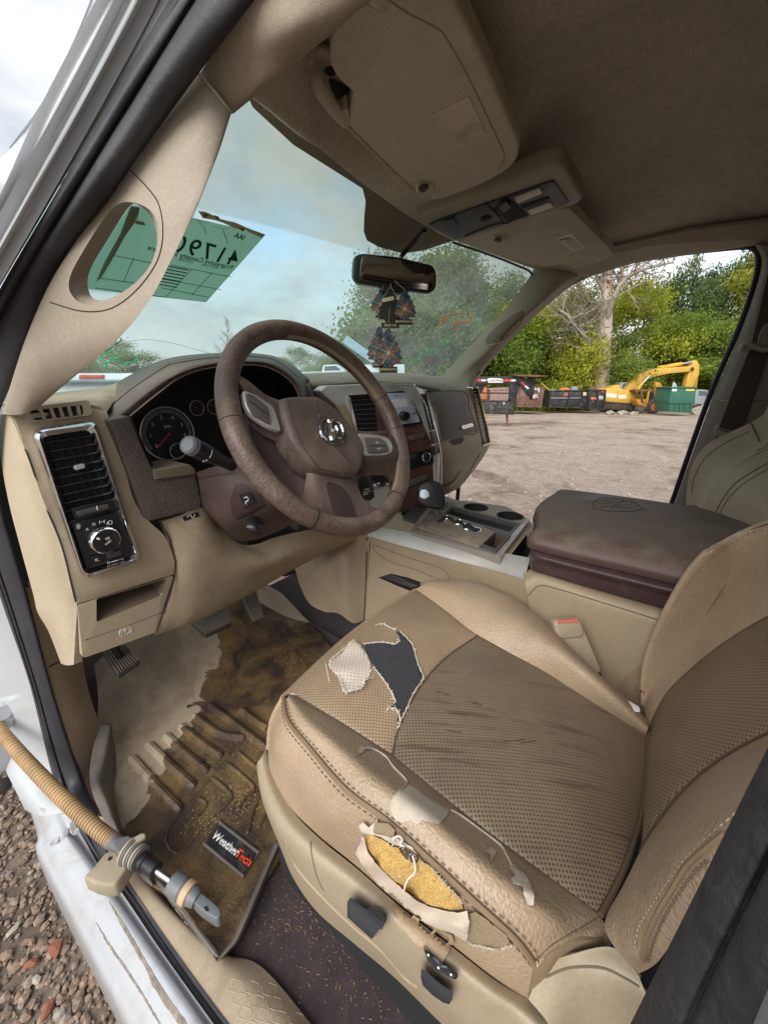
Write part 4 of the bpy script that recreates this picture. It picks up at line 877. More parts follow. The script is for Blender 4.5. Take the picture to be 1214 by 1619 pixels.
# roof lining
fr0 = C3([(397, 150, 'x', -.60), (426, 172, 'z', 1.765), (504, 234, 'z', 1.79), (573, 290, 'z', 1.82), (657, 348, 'z', 1.838), (726, 382, 'z', 1.845), (790, 406, 'z', 1.86), (848, 426, 'z', 1.875), (905, 440, 'x', .80)])
back = []
xsr = [q.x for q in fr0]
def roofz(x, y):
    e = max(0, (abs(x-.08)-.42)/.36); return 1.80+.145*min(1, max(0, (.16-y)/.55))**.6-.09*e**2.2
rows = [fr0]
for k_, (y, up_) in enumerate(((-.04, .018), (-.14, .05), (-.28, .085), (-.5, .10), (-.9, .10), (-1.3, .10), (-1.8, .10))):
    r_ = []
    for i, q in enumerate(fr0):
        xx = [-.56, -.50, -.33, -.15, .02, .2, .42, .62, .80][i]; t = min(1, (k_+1)/3); x = q.x*(1-t)+xx*t
        edge = [0, .35, .75, 1, 1, 1, .9, .6, 0][i]; yy = q.y+(y-q.y)*1 if y < q.y-.03 else q.y-.03*(k_+1)
        zt = q.z+up_*edge if k_ < 2 else max(q.z+up_*edge*.6, [1.74, 1.80, 1.88, 1.93, 1.94, 1.94, 1.93, 1.91, 1.87][i])
        r_.append(V((x, yy, zt)))
    r_[0] = [P(432, 122, x=-.598), P(484, 82, x=-.588), P(570, 8, x=-.578), P(700, -90, x=-.568), V((-.55, -.9, 1.80)), V((-.55, -1.3, 1.8)), V((-.55, -1.8, 1.8))][k_]
    if k_ < 4: r_[2].z = max(r_[2].z, 1.85); r_[1] = r_[0].lerp(r_[2], .07); r_[1].z = max(r_[0].z+.05, r_[2].z-.03)
    rows.append(r_)
roof = sheet('roof_lining', rows, headl, cab, 70, 70, thick=.02, angle=180)
kind(slab('roof_panel', [V((-.72, .12, 1.97)), V((.9, .12, 1.97)), V((.9, -2.2, 1.99)), V((-.72, -2.2, 1.99))], V((0, 0, .02)), white, cab, .005), 'part') if False else slab('roof_panel', [V((-.66, .12, 1.985)), V((.85, .12, 1.985)), V((.85, -2.2, 1.985)), V((-.66, -2.2, 1.985))], V((0, 0, .02)), white, cab, .005)
sheet('roof_side_skin', [[V((-.668, y, 1.70)) for y in (-.34, -.8, -1.3, -1.9)], [V((-.69, y, 1.88)) for y in (-.34, -.8, -1.3, -1.9)], [V((-.655, y, 1.99)) for y in (-.34, -.8, -1.3, -1.9)]], white, cab, 20, 14, thick=.01)
bvC = bvh_of([roof])
# passenger side: A pillar, window surround, B pillar
pa = [[(832, 404, 'x', .73), (872, 420, 'x', .76), (915, 430, 'x', .79)], [(842, 428, 'x', .73), (880, 438, 'x', .76), (912, 438, 'x', .79)], [(800, 486, 'x', .74), (850, 480, 'x', .77), (880, 462, 'x', .80)], [(765, 523, 'x', .745), (805, 520, 'x', .775), (840, 497, 'x', .80)], [(730, 560, 'x', .75), (765, 560, 'x', .78), (795, 542, 'x', .80)], [(697, 597, 'x', .755), (725, 598, 'x', .78), (757, 585, 'x', .80)], [(680, 620, 'x', .755), (715, 640, 'x', .78), (741, 615, 'x', .80)]]
gp = [C3(r) for r in pa]
for r in gp: r[1] = r[1]+(CAM-r[1]).normalized()*.02; r.append(r[2]+V((.05, 0, 0)))
pp_ = sheet('passenger_pillar_trim', gp, mat('far_pillar_trim', (.33, .29, .225), .6, bump=.2, bscale=500, var=.06), cab, 30, 40, thick=.01)
bvPP = bvh_of([pp_])
gr = [(832, 495), (826, 490), (812, 497), (790, 512), (772, 528), (766, 541), (770, 546), (790, 541), (808, 526), (822, 511)]
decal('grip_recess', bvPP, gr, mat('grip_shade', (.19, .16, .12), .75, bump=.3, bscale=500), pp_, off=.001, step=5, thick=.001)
surfline('grip_edge', bvPP, [(832, 495), (822, 513), (806, 529), (788, 542), (770, 546)], mat('joint_pale', TAN), pp_, .0018, .001)
# roof rail over the passenger window
rl = [[(838, 418, 'x', .70), (880, 434, 'x', .77), (905, 447, 'x', .82)], [(905, 405, 'x', .68), (945, 415, 'x', .76), (965, 421, 'x', .82)], [(990, 385, 'x', .66), (1035, 396, 'x', .76), (1050, 405, 'x', .82)], [(1090, 365, 'x', .64), (1120, 385, 'x', .76), (1130, 395, 'x', .82)], [(1170, 355, 'x', .64), (1185, 378, 'x', .76), (1190, 391, 'x', .82)], [(1260, 345, 'x', .64), (1270, 370, 'x', .76), (1280, 395, 'x', .82)]]
g = [C3(r) for r in rl]
for r in g: r.append(r[2]+V((.03, 0, 0)))
sheet('passenger_roof_rail', g, mat('rail_dark', (.33, .28, .205), .9, bump=.3, bscale=700, dirt=(.11, .09, .065), dirtamt=.4, dscale=4), cab, 20, 40, thick=.008)
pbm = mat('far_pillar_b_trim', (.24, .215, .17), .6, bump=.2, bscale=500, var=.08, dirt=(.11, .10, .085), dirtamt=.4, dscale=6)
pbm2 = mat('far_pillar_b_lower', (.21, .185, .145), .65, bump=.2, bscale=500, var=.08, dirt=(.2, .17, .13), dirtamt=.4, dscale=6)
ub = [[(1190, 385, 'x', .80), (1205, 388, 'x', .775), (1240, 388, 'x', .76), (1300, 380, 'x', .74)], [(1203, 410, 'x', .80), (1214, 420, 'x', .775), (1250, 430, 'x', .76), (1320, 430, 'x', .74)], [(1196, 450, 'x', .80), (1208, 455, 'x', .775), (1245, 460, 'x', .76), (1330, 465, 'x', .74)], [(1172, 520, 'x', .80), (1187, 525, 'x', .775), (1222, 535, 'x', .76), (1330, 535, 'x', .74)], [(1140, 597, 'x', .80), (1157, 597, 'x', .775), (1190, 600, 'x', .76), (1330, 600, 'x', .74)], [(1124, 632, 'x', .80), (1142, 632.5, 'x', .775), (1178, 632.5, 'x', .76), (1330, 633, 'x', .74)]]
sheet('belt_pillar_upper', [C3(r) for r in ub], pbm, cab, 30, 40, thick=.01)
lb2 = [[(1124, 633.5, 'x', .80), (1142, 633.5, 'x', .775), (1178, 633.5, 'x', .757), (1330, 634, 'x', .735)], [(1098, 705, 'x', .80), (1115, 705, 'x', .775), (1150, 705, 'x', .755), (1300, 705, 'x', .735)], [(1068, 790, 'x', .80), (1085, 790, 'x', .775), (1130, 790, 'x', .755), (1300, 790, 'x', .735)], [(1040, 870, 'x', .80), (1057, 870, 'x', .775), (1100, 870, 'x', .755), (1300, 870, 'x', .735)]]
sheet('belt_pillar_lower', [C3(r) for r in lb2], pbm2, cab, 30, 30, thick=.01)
MB().tube(curve(C3([(1130, 394, 'x', .812), (1165, 389, 'x', .812), (1187, 391, 'x', .812), (1197, 400, 'x', .812), (1198, 420, 'x', .812), (1190, 455, 'x', .812), (1165, 525, 'x', .812), (1119, 632, 'x', .812), (1064, 788, 'x', .812), (1035, 870, 'x', .812)]), 60), .008, 8).build('window_seal', mat('seal_blue_black', (.012, .012, .03), .5), cab)
MB().tube(curve(C3([(757, 585, 'x', .812), (741, 612, 'x', .812), (733, 660, 'x', .812), (729, 720, 'x', .812), (722, 800, 'x', .812)]), 40), .010, 8).build('window_seal', rubber, cab)
# door opening below on the passenger side is open: only its rear edge shows. Rear cab wall closes the shell
backm = mat('rear_cab_trim', (.12, .10, .08), .8)
slab('rear_wall', [V((-.62, -1.9, .7)), V((.85, -1.9, .7)), V((.85, -1.9, 1.98)), V((-.62, -1.9, 1.98))], V((0, -.03, 0)), backm, cab, 0)
slab('rear_side_wall', [V((.85, -.62, .65)), V((.85, -1.9, .65)), V((.85, -1.9, 1.98)), V((.85, -.62, 1.98))], V((.03, 0, 0)), backm, cab, 0)
slab('rear_side_wall', [V((-.80, -.62, .65)), V((-.80, -1.9, .65)), V((-.64, -1.9, 1.98)), V((-.64, -.62, 1.98))], V((-.03, 0, 0)), backm, cab, 0)
# floor, firewall, kick panel, sill trim
carpet = mat('dark_maroon_carpet', (.040, .024, .026), 1, var=.35, vscale=30, bump=1.0, bscale=420, dirt=(.09, .06, .05), dirtamt=.4, dscale=40, sheen=.2)
flz = .69
fl = [[V((-.76, y, flz)), V((-.5, y, flz)), V((-.3, y, flz)), V((-.1, y, flz))] for y in (-.7, -.3, 0, .35)]+[[V((-.74, .55, flz+.03)), V((-.5, .55, flz+.03)), V((-.3, .55, flz+.03)), V((-.1, .55, flz+.03))], [V((-.72, .72, flz+.16)), V((-.5, .72, flz+.16)), V((-.3, .72, flz+.16)), V((-.1, .72, flz+.16))], [V((-.72, .80, flz+.5)), V((-.5, .8, flz+.5)), V((-.3, .8, flz+.5)), V((-.1, .8, flz+.5))]]
flo = sheet('carpet', fl, carpet, cab, 40, 60, thick=.02, angle=180)
slab('firewall', [V((-.80, .82, .68)), V((.80, .82, .68)), V((.80, .70, 1.42)), V((-.80, .70, 1.42))], V((0, .02, 0)), mat('footwell_black', (.02, .018, .016), .9), cab, 0)
slab('passenger_floor', [V((-.1, .80, .66)), V((.82, .8, .66)), V((.82, -1.8, .66)), V((-.1, -1.8, .66))], V((0, 0, -.02)), carpet, cab, 0)
slab('rear_floor', [V((-.78, -.5, .66)), V((-.1, -.5, .66)), V((-.1, -1.9, .66)), V((-.78, -1.9, .66))], V((0, 0, -.02)), carpet, cab, 0)
kp = [[(42, 930, 'y', .39), (80, 930, 'y', .43), (118, 930, 'y', .50)], [(60, 1000, 'y', .40), (95, 1000, 'y', .44), (128, 1020, 'y', .50)], [(81, 1080, 'y', .41), (112, 1085, 'y', .44), (140, 1090, 'y', .50)], [(110, 1172, 'y', .41), (140, 1180, 'y', .43), (166, 1175, 'y', .46)], [(136, 1242, 'y', .39), (155, 1250, 'y', .40), (172, 1250, 'y', .41)], [(156, 1290, 'z', .718), (185, 1310, 'z', .705), (200, 1320, 'z', .70)]]
kick = sheet('kick_panel', [C3(r) for r in kp], tan2, cab, 24, 50, thick=.01)
MB().tube([P(a, b, y=.405) for a, b in ((78, 1054), (100, 1044), (114, 1040))], .0015, 6).build('panel_gap', trimline, cab)
st = [[(157, 1290, 'z', .722), (185, 1300, 'z', .722), (205, 1330, 'z', .70)], [(203, 1395, 'z', .722), (228, 1392, 'z', .72), (250, 1400, 'z', .70)], [(266, 1488, 'z', .722), (300, 1470, 'z', .72), (330, 1500, 'z', .70)], [(341, 1592, 'z', .722), (390, 1560, 'z', .72), (415, 1530, 'z', .70)], [(417, 1690, 'z', .722), (500, 1680, 'z', .72), (545, 1690, 'z', .70)]]
sill = sheet('sill_trim', [C3(r) for r in st], mat('sill_trim_tan', (.42, .33, .235), .5, var=.08, bump=.2, bscale=500, dirt=(.20, .13, .075), dirtamt=.7, dscale=5, dust=(.5, .42, .32), dustamt=.3), cab, 20, 50, thick=.008)
bvS = bvh_of([sill])
for i in range(4):       # moulded hexagons
    for j in range(4):
        cx, cy = 372+i*27+j*8, 1558+j*22+i*3
        pts = [(cx+13*cos(pi/3*k+.4), cy+11*sin(pi/3*k+.4)) for k in range(6)]; h = [hit(bvS, a, b, .0003) for a, b in pts]
        if all(h): MB().tube([q-V((0, 0, .0004)) for q in h], .0006, 5, True).build('moulded_hexagon', sill.data.materials[0], sill)
# bonnet / cowl seen through the bottom of the screen
cowl = mat('cowl_sky_reflection', (.05, .075, .09), .25, var=.3, vscale=8, dirt=(.2, .22, .22), dirtamt=.5, dscale=12)  # dark cowl, with the blue of reflected sky mixed into its colour
sheet('cowl_and_bonnet', [[V((-.9, .66, 1.35)), V((-.4, .80, 1.40)), V((.4, .80, 1.40)), V((.95, .6, 1.35))], [V((-.92, 1.0, 1.38)), V((-.4, 1.1, 1.445)), V((.4, 1.1, 1.445)), V((.95, 1.0, 1.38))], [V((-.9, 1.9, 1.36)), V((-.4, 2.0, 1.42)), V((.4, 2.0, 1.42)), V((.95, 1.9, 1.36))]], cowl, cab, 20, 20, thick=.01)
# ================================================================== dashboard
dash = empty('dashboard', 'tan and brown dashboard spanning the cab, with chrome framed vents and gauge hood', 'dashboard', (-.05, .3, 1.0))
def R3(rows, **k):
    return [[P(p[0], p[1], y=p[2]) if len(p) == 3 else P(p[0], p[1], **{p[2]: p[3]}) for p in r] for r in rows]
def recess(name, c, vec, m_, parent, shrink=.92):
    cen = sum(c, V())/len(c); b = [cen+(p-cen)*shrink+vec for p in c]; n = len(c)
    return obj(name, c+b, [tuple(range(n, 2*n))]+[(i, (i+1) % n, (i+1) % n+n, i+n) for i in range(n)], m_, parent, False, clean=True)
# left end: side face, front face, top
lo = [[(-2, 655, .30), (8, 655, .235), (16, 652, .215)], [(0, 712, .30), (22, 712, .225), (43, 718, .20)], [(14, 792, .30), (42, 790, .225), (69, 791, .20)], [(32, 862, .30), (64, 860, .225), (96, 857, .20)], [(53, 939, .30), (88, 940, .23), (114, 932, .205)], [(60, 968, .30), (95, 968, .23), (122, 955, .207)], [(78, 1000, .30), (100, 1010, .235), (119, 1010, .214)], [(97, 1049, .30), (106, 1052, .25), (117, 1051, .224)]]
sheet('end_cap', R3(lo), tanside, dash, 16, 60, thick=.012, angle=60)
fr_ = [[(17, 652, .217), (60, 645, .222), (110, 639, .226), (168, 650, .222)], [(26, 668, .206), (70, 662, .208), (120, 658, .212), (173, 662, .208)], [(44, 718, .20), (90, 712, .20), (145, 710, .20), (192, 718, .20)], [(70, 791, .20), (110, 788, .20), (170, 780, .20), (212, 790, .20)], [(84, 828, .20), (130, 828, .20), (190, 826, .20), (236, 824, .20)],
       [(97, 860, .20), (150, 872, .20), (210, 862, .20), (262, 850, .20)], [(115, 932, .205), (165, 924, .20), (225, 905, .20), (277, 890, .20)], [(122, 955, .207), (180, 937, .205), (235, 920, .205), (275, 908, .205)]]
lf = sheet('left_panel', R3(fr_), tan, dash, 30, 60, thick=.012, angle=60)
lt = [[(0, 642, .40), (30, 628, .44), (62, 624, .47), (110, 618, .47), (158, 613, .47), (200, 600, .47)], [(4, 648, .30), (40, 636, .33), (90, 629, .34), (140, 624, .34), (166, 622, .33), (186, 625, .33)], [(17, 653, .217), (60, 645, .222), (110, 639, .226), (150, 641, .224), (163, 648, .222), (169, 652, .222)]]
sheet('left_top', R3(lt), tan, dash, 30, 20, thick=.008, angle=60)
surfB = bvh_of([lf])
surfline('panel_gap', surfB, [(18, 655), (30, 690), (45, 720), (70, 793), (98, 862), (116, 934), (121, 953)], trimline, dash, .0012, .0)
# demister outlet
q = [P(36, 645, y=.214), P(142, 632, y=.217), P(147, 656, y=.204), P(43, 669, y=.201)]
dv = ring('demister_vent', rndm(q, .006), rndm([P(47, 649, y=.212), P(131, 640, y=.214), P(133, 656, y=.206), P(55, 665, y=.202)], .004), V((0, .012, -.004)), tan, dash)
q2 = [P(47, 649, y=.212), P(131, 640, y=.214), P(133, 656, y=.206), P(55, 665, y=.202)]
obj('vent_dark', [p+V((0, .004, 0)) for p in q2], [(0, 1, 2, 3)], blackm, dv, False)
for i in range(5):
    u = [.19, .38, .55, .72, .90][i]; MB().bar(bil(q2, u, -.02)+V((0, .001, 0)), bil(q2, u-.02+.03, 1.02)+V((0, .001, 0)), .0035, .004, V((0, 1, 0))).build('vane', tan, dv)
# chrome bezel with vent and light switch
yb = .186
def qy(pts, y): return [P(a, b, y=y) for a, b in pts]
bo_ = rndm(qy([(51, 680), (153, 665), (223, 886), (133, 917)], yb), .014); bi_ = rndm(qy([(67, 690), (142, 679), (211, 880), (137, 903)], yb-.001), .008); bmid = rndm(qy([(59, 683), (149, 671), (218, 884), (134, 910)], yb-.007), .012)
bz = ring('vent_bezel', bo_, bi_, V((0, .02, 0)), chrome, dash, mid=bmid)
qi = qy([(67, 690), (142, 679), (211, 880), (137, 903)], yb+.004)
obj('vent_dark', [p+V((0, .0085, 0)) for p in qi], [(0, 1, 2, 3)], blackm, bz, False)
vent = MB()
def vent_slats(q, n, v0, v1, parent, depth=.007, tilt=.25, w=.0022, m_=blackp, lift=0):
    up = (q[0]-q[3]).normalized(); nrm = (q[1]-q[0]).cross(q[3]-q[0]).normalized(); nrm = nrm if nrm.dot(CAM-q[0]) > 0 else -nrm
    for i in range(n):
        v = v0+(v1-v0)*(i+.5)/n; a = bil(q, .01, v)+nrm*lift; b = bil(q, .99, v)+nrm*lift; back = (-nrm*1+up*tilt).normalized()*depth
        slab('slat', [a, b, b+back, a+back], up*w, m_, parent, .0006, 1)
vent_slats(qi, 9, .02, .565, bz)
for i in range(5):
    u = .12+.19*i; MB().bar(bil(qi, u, .01)+V((0, .006, 0)), bil(qi, u, .56)+V((0, .006, 0)), .002, .004, V((0, 1, 0))).build('vane', blackm, bz)
slab('vent_tab', rndm(qy([(118, 737), (134, 733), (136, 740), (120, 744)], yb-.001), .002), V((0, .008, 0)), silver, bz, .001)
pn = slab('switch_panel', [bil(qi, .0, .60), bil(qi, 1, .585), bil(qi, 1, 1), bil(qi, 0, 1)], V((0, .012, 0)), blackp, bz, .001)
slab('slider_frame', qy([(113, 804), (181, 789), (187, 804), (119, 822)], yb-.0005), V((0, .006, 0)), blackp, pn, .0012)
slab('slider_wheel', rndm(qy([(121, 809), (172, 797), (175, 804), (124, 817)], yb-.004), .003), V((0, .006, 0)), greyp, pn, .001)
MB().tube(qy([(153.5, 800), (155, 806)], yb-.0045), .0007, 4).build('slider_mark', textm, pn)
slab('switch_plate', qy([(115, 828), (188, 809), (210, 879), (138, 901)], yb-.001), V((0, .004, 0)), mat('gloss_black_panel', (.016, .016, .02), .25, var=.2, dirt=(.09, .09, .09), dirtamt=.2, dscale=40), pn, .0006)
kc = P(164, 853, y=yb-.003); kr = (P(189, 853, y=yb-.003)-P(141, 853, y=yb-.003)).length/2
kb = MB().lathe(kc, V((0, -1, 0)), [(kr*1.06, 0), (kr*1.06, .004), (kr*1.0, .010), (kr*.9, .012), (kr*.86, .011)], 48).build('light_switch_knob', chrome, bz)
MB().disc(kc+V((0, -.0125, 0)), V((0, -1, 0)), kr*.87, 40, .004).build('knob_face', blackp, kb)
MB().tube([kc+V((-kr*.55, -.0135, kr*.45)), kc+V((-kr*.42, -.0135, kr*.32))], .0016, 5).build('knob_mark', textm, kb)
tx_, tz_ = V((1, 0, -.05)), V((.05, 0, 1))
for s_, a, b, sz in (('A', 138.5, 837, .0055), ('O', 149, 829, .0055), ('PUSH', 172, 858, .0040)):
    y_ = yb-.0022 if s_ != 'PUSH' else yb-.0164
    o = P(a, b, y=y_); textobj('lettering', s_, o, tx_+V((0, 0, .6)) if s_ == 'PUSH' else tx_, tz_+V((-.6, 0, 0)) if s_ == 'PUSH' else tz_, sz, textm, pn if s_ != 'PUSH' else kb, bold=.02)
ic = MB()
def icon(pts, y, r=.0004, closed=False): ic.tube(qy(pts, y), r, 4, closed)
for k in range(8): icon([(124.5+2.2*cos(k*pi/4), 832.5+2.6*sin(k*pi/4)), (124.5+4*cos(k*pi/4), 832.5+4.6*sin(k*pi/4))], yb-.0022)
icon([(124.5+1.7*cos(k*pi/5), 832.5+1.9*sin(k*pi/5)) for k in range(10)], yb-.0022, closed=True)
icon([(158, 823), (158, 828)], yb-.0022); icon([(158, 825.5), (162, 825)], yb-.0022); icon([(165.5, 822), (165.5, 827)], yb-.0022); icon([(162, 825), (165, 824)], yb-.0022)
icon([(175+3*cos(k*pi/6), 826+3*sin(k*pi/6)) for k in range(12)], yb-.0022, closed=True); icon([(171, 825), (169.5, 829)], yb-.0022); icon([(172.5, 828), (171, 830)], yb-.0022)
icon([(170, 850), (173, 849), (173, 853), (170, 853)], yb-.0160, closed=True); icon([(167, 851), (169, 850.5)], yb-.0160); icon([(167, 853), (169, 852.5)], yb-.0160)
icon([(151, 884.5), (154, 883), (155, 886), (152, 887)], yb-.0060, closed=True); icon([(155, 886), (157, 887)], yb-.006)
icon([(172+2*cos(k*pi/4), 889.5+2*sin(k*pi/4)) for k in range(8)], yb-.0022, closed=True); icon([(176, 889), (187, 885.5)], yb-.0022, .0009); icon([(189.5, 885), (191, 884.5)], yb-.0022, .0009); icon([(193.5, 884), (195.5, 883.5)], yb-.0022, .0009)
ic.build('symbols', textm, pn)
slab('cargo_button', qy([(145, 881), (162, 876), (165, 887), (148, 892)], yb-.005), V((0, .004, 0)), blackp, pn, .0008)
slab('dimmer_wheel', rndm(qy([(169, 877), (192, 869), (194, 876), (172, 884)], yb-.006), .003), V((0, .005, 0)), greyp, pn, .001)
# cubby panel
cp = rndm(qy([(123, 957), (275, 910), (246, 1000), (131, 1041)], .206), .006)
ho = qy([(153, 946), (264, 915), (256, 941), (153, 984)], .204)
ins = rndm(ho, .004)
cub = ring('cubby_panel', cp, ins, V((0, .012, 0)), tan, dash)
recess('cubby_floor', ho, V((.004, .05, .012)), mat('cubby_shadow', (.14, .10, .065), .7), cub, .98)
surfP = (P(200, 1000, y=.2055), V((0, -1, 0)))
MB().tube(qy([(135, 1012), (200, 990), (262, 966)], .2055), .0009, 5).build('panel_gap', trimline, cub)
MB().tube(qy([(213, 966), (213, 986)], .2055), .0005, 5).build('panel_gap', trimline, cub)
pkb = MB(); c_ = P(199, 998, y=.2045)
pkb.tube([c_+V((.0062*cos(k*pi/10), 0, .0062*sin(k*pi/10))) for k in range(20)], .0004, 4, True)
for s_ in (-1, 1): pkb.tube([c_+V((s_*.0092*cos(k*.22), 0, .0092*sin(k*.22))) for k in range(-4, 5)], .0005, 4)
pkb.build('brake_symbol', textm, cub); textobj('lettering', 'P', c_+V((0, -.0003, 0)), V((1, 0, 0)), V((0, 0, 1)), .010, textm, cub, bold=.02)
for a, b in ((186, 981), (243, 958)): MB().lathe(P(a, b, y=.205), V((0, -1, 0)), [(.0018, 0), (.0014, .0008)], 10).build('rivet', mat('pale_scuff', (.6, .52, .4), .6), cub)
# knee panel
kn = [[(254, 825, .205), (285, 815, .20), (320, 803, .20), (352, 838, .23), (390, 862, .24), (450, 848, .22), (520, 838, .20), (585, 838, .19)], [(277, 890, .20), (300, 885, .19), (330, 880, .19), (380, 890, .20), (430, 885, .205), (480, 868, .21), (530, 850, .21), (580, 849, .20)],
      [(272, 940, .205), (295, 938, .20), (325, 935, .20), (375, 925, .21), (420, 908, .22), (470, 888, .23), (520, 868, .23), (562, 856, .23)], [(247, 1001, .215), (272, 993, .215), (300, 985, .215), (350, 963, .225), (400, 937, .24), (450, 908, .26), (500, 882, .28), (540, 862, .30)], [(250, 1000, .27), (275, 990, .28), (305, 980, .28), (355, 957, .28), (405, 931, .28), (455, 903, .30), (505, 876, .32), (545, 858, .34)]]
knee = sheet('knee_panel', R3(kn), tan, dash, 60, 50, thick=.010, angle=70)
bvK = bvh_of([knee])
MB().tube(qy([(254, 824), (268, 852), (278, 889), (276, 915), (262, 962), (247, 1000)], .1985), .0014, 6).build('panel_gap', trimline, dash)
bd = decal('badge', bvK, [(289, 817), (313, 809), (316, 816), (292, 824)], blackp, knee, off=.0015, step=4, thick=.002)
surfline('symbols', bvK, [(296, 818), (301, 814), (305, 819), (309, 813)], textm, knee, .0006, .002)
slab('footwell_filler', [P(a, b, y=.44) for a, b in [(440, 860), (600, 800), (600, 868), (560, 880), (500, 898), (450, 912)]], V((0, .02, 0)), mat('filler_dark', (.05, .035, .028), .9), dash)
# gauge hood
hoodm = brown
hA = [(158, 622, .47), (215, 588, .47), (268, 566, .46), (340, 558, .46), (400, 558, .46), (445, 567, .46), (480, 592, .46), (500, 628, .44)]
hA2 = [(163, 636, .34), (222, 597, .34), (271, 572, .34), (338, 563, .33), (400, 562, .33), (443, 570, .33), (476, 596, .34), (492, 634, .34)]
hB = [(171, 663, .235), (236, 612, .225), (284, 586, .22), (336, 572, .22), (400, 569, .22), (438, 577, .22), (471, 603, .22), (485, 642, .22)]
hC = [(206, 658, .225), (250, 622, .222), (290, 594, .222), (337, 581, .222), (400, 577, .222), (434, 585, .222), (464, 608, .222), (478, 642, .222)]
hD = [(216, 662, .34), (258, 632, .34), (297, 603, .34), (340, 590, .34), (400, 586, .34), (430, 592, .34), (458, 612, .34), (470, 640, .34)]
hood = sheet('gauge_hood', R3([hA, hA2, hB, hC]), hoodm, dash, 80, 30, thick=.006, angle=70)
sheet('gauge_hood_lining', R3([hC, hD]), mat('hood_black', (.012, .011, .012), .6), hood, 60, 12, thick=.003, lin=False)
hE = [(188, 661, .222), (243, 616, .218), (287, 589, .216), (336, 576, .215), (400, 572, .215), (437, 580, .215), (468, 605, .215), (482, 642, .215)]
seam('edge_line', R3([[(206, 658, .219), (250, 622, .216), (290, 594, .216), (337, 581, .216), (400, 577, .216), (434, 585, .216), (464, 608, .216), (478, 642, .216)]])[0], mat('worn_edge', (.30, .22, .18), .5), hood, .0012)
bvH = bvh_of([hood])
surfline('seam_groove', bvH, [(166, 652), (205, 618), (262, 580), (275, 575), (330, 567), (400, 564), (440, 572), (472, 598)], blackm, hood, .0012, .0, 60)
sg = [hit(bvH, p.x, p.y, .0008) for p in curve([V((163, 645, 0)), V((205, 611, 0)), V((258, 577, 0)), V((275, 570, 0)), V((330, 563.5, 0)), V((400, 561.5, 0)), V((440, 569, 0)), V((472, 594, 0))], 60)]; sg = [p for p in sg if p]
stitches('stitching', sg, mat('thread_tan', (.33, .27, .20), .7), hood, .005, .003, .0008)
# textured lower-left bracket
br = [(172, 664), (204, 657), (213, 676), (228, 712), (243, 745), (300, 736), (308, 741), (320, 796), (315, 805), (238, 824), (229, 818)]
brk = slab('gauge_bracket', rndm(qy(br, .19), .004), V((0, .07, 0)), brown, dash, .003)
slab('bracket_ledge', rndm(qy([(243, 744), (300, 734), (308, 741), (311, 751), (246, 759)], .187), .003), V((0, .08, 0)), mat('brown_vinyl_ledge', (.16, .125, .09), .7, bump=.6, bscale=300, dust=DUST, dustamt=.8), brk, .002)
MB().tube(qy([(245, 759), (309, 750)], .1865), .0007, 5).build('panel_gap', trimline, brk)
# instrument cluster
clm = mat('cluster_black', (.016, .015, .017), .35, var=.15, dirt=(.07, .055, .05), dirtamt=.3, dscale=25)
yc = .335
clu = slab('instrument_cluster', qy([(205, 650), (250, 622), (300, 596), (400, 580), (470, 605), (490, 650), (482, 720), (390, 752), (236, 772)], yc+.002), V((0, .01, 0)), clm, dash, 0)
MB().tube(qy([(208, 662), (216, 680), (245, 745)], .22), .002, 6).build('cluster_edge', blackm, clu)
gm = mat('gauge_grey_band', (.16, .16, .16), .5)
gdial = mat('gauge_dial', (.022, .022, .024), .5, var=.1)
def gauge(cx, cy, r, a0, a1, ticks, needle, nums=None, name='gauge', band=True, y=yc, parent=clu):
    c = P(cx, cy, y=y-.002); g_ = MB().disc(c, V((0, -1, 0)), r, 56, .002).build(name, gdial, parent)
    rg = MB(); rg.tube([c+V((cos(t)*r*1.02, -.002, sin(t)*r*1.02)) for t in [2*pi*k/64 for k in range(64)]], r*.028 if band else r*.05, 8, True); rg.build('gauge_ring', silver, g_)
    A = lambda f: radians(a0+(a1-a0)*f)
    if band:
        vs = []; fs = []
        for k in range(49):
            t = A(k/48); vs += [c+V((cos(t)*r*.95, -.0008, sin(t)*r*.95)), c+V((cos(t)*r*.80, -.0008, sin(t)*r*.80))]
            if k: fs.append((2*k-2, 2*k-1, 2*k+1, 2*k))
        obj('gauge_band', vs, fs, gm, g_, False)
    tb = MB()
    for k in range(ticks*2+1 if band else ticks+1):
        t = A(k/(ticks*2 if band else ticks)); big = (k % 2 == 0) or not band; r0 = r*(.78 if big else .86); tb.tube([c+V((cos(t)*r0, -.0012, sin(t)*r0)), c+V((cos(t)*r*.93, -.0012, sin(t)*r*.93))], r*.012 if band else r*.03, 4)
    tb.build('gauge_ticks', blackm if band else textm, g_)
    if nums:
        for i, s_ in enumerate(nums): t = A(i/(len(nums)-1)); textobj('lettering', s_, c+V((cos(t)*r*.66, -.001, sin(t)*r*.66)), V((1, 0, 0)), V((0, 0, 1)), r*.2, textm, g_)
    t = radians(needle); MB().tube([c+V((-cos(t)*r*.05, -.004, -sin(t)*r*.05)), c+V((cos(t)*r*.72, -.004, sin(t)*r*.72))], [r*.03, r*.022], 6).build('needle', redm, g_)
    return g_, c
g1, gc = gauge(266, 686, .0505, 218, 10-20, 6, 222, ['0', '1', '2', '3', '4', '5', '6'], 'rev_counter')
textobj('lettering', 'RPM', gc+V((.001, -.001, .014)), V((1, 0, 0)), V((0, 0, 1)), .0075, textm, g1, bold=.02)
gauge(281, 713, .0155, 150, 30, 3, 152, None, 'fuel_gauge', False, yc-.002)
gauge(311, 645, .0150, 150, -20, 4, 155, None, 'temperature_gauge', False); gauge(338, 643, .0150, 150, -20, 4, 150, None, 'oil_gauge', False)
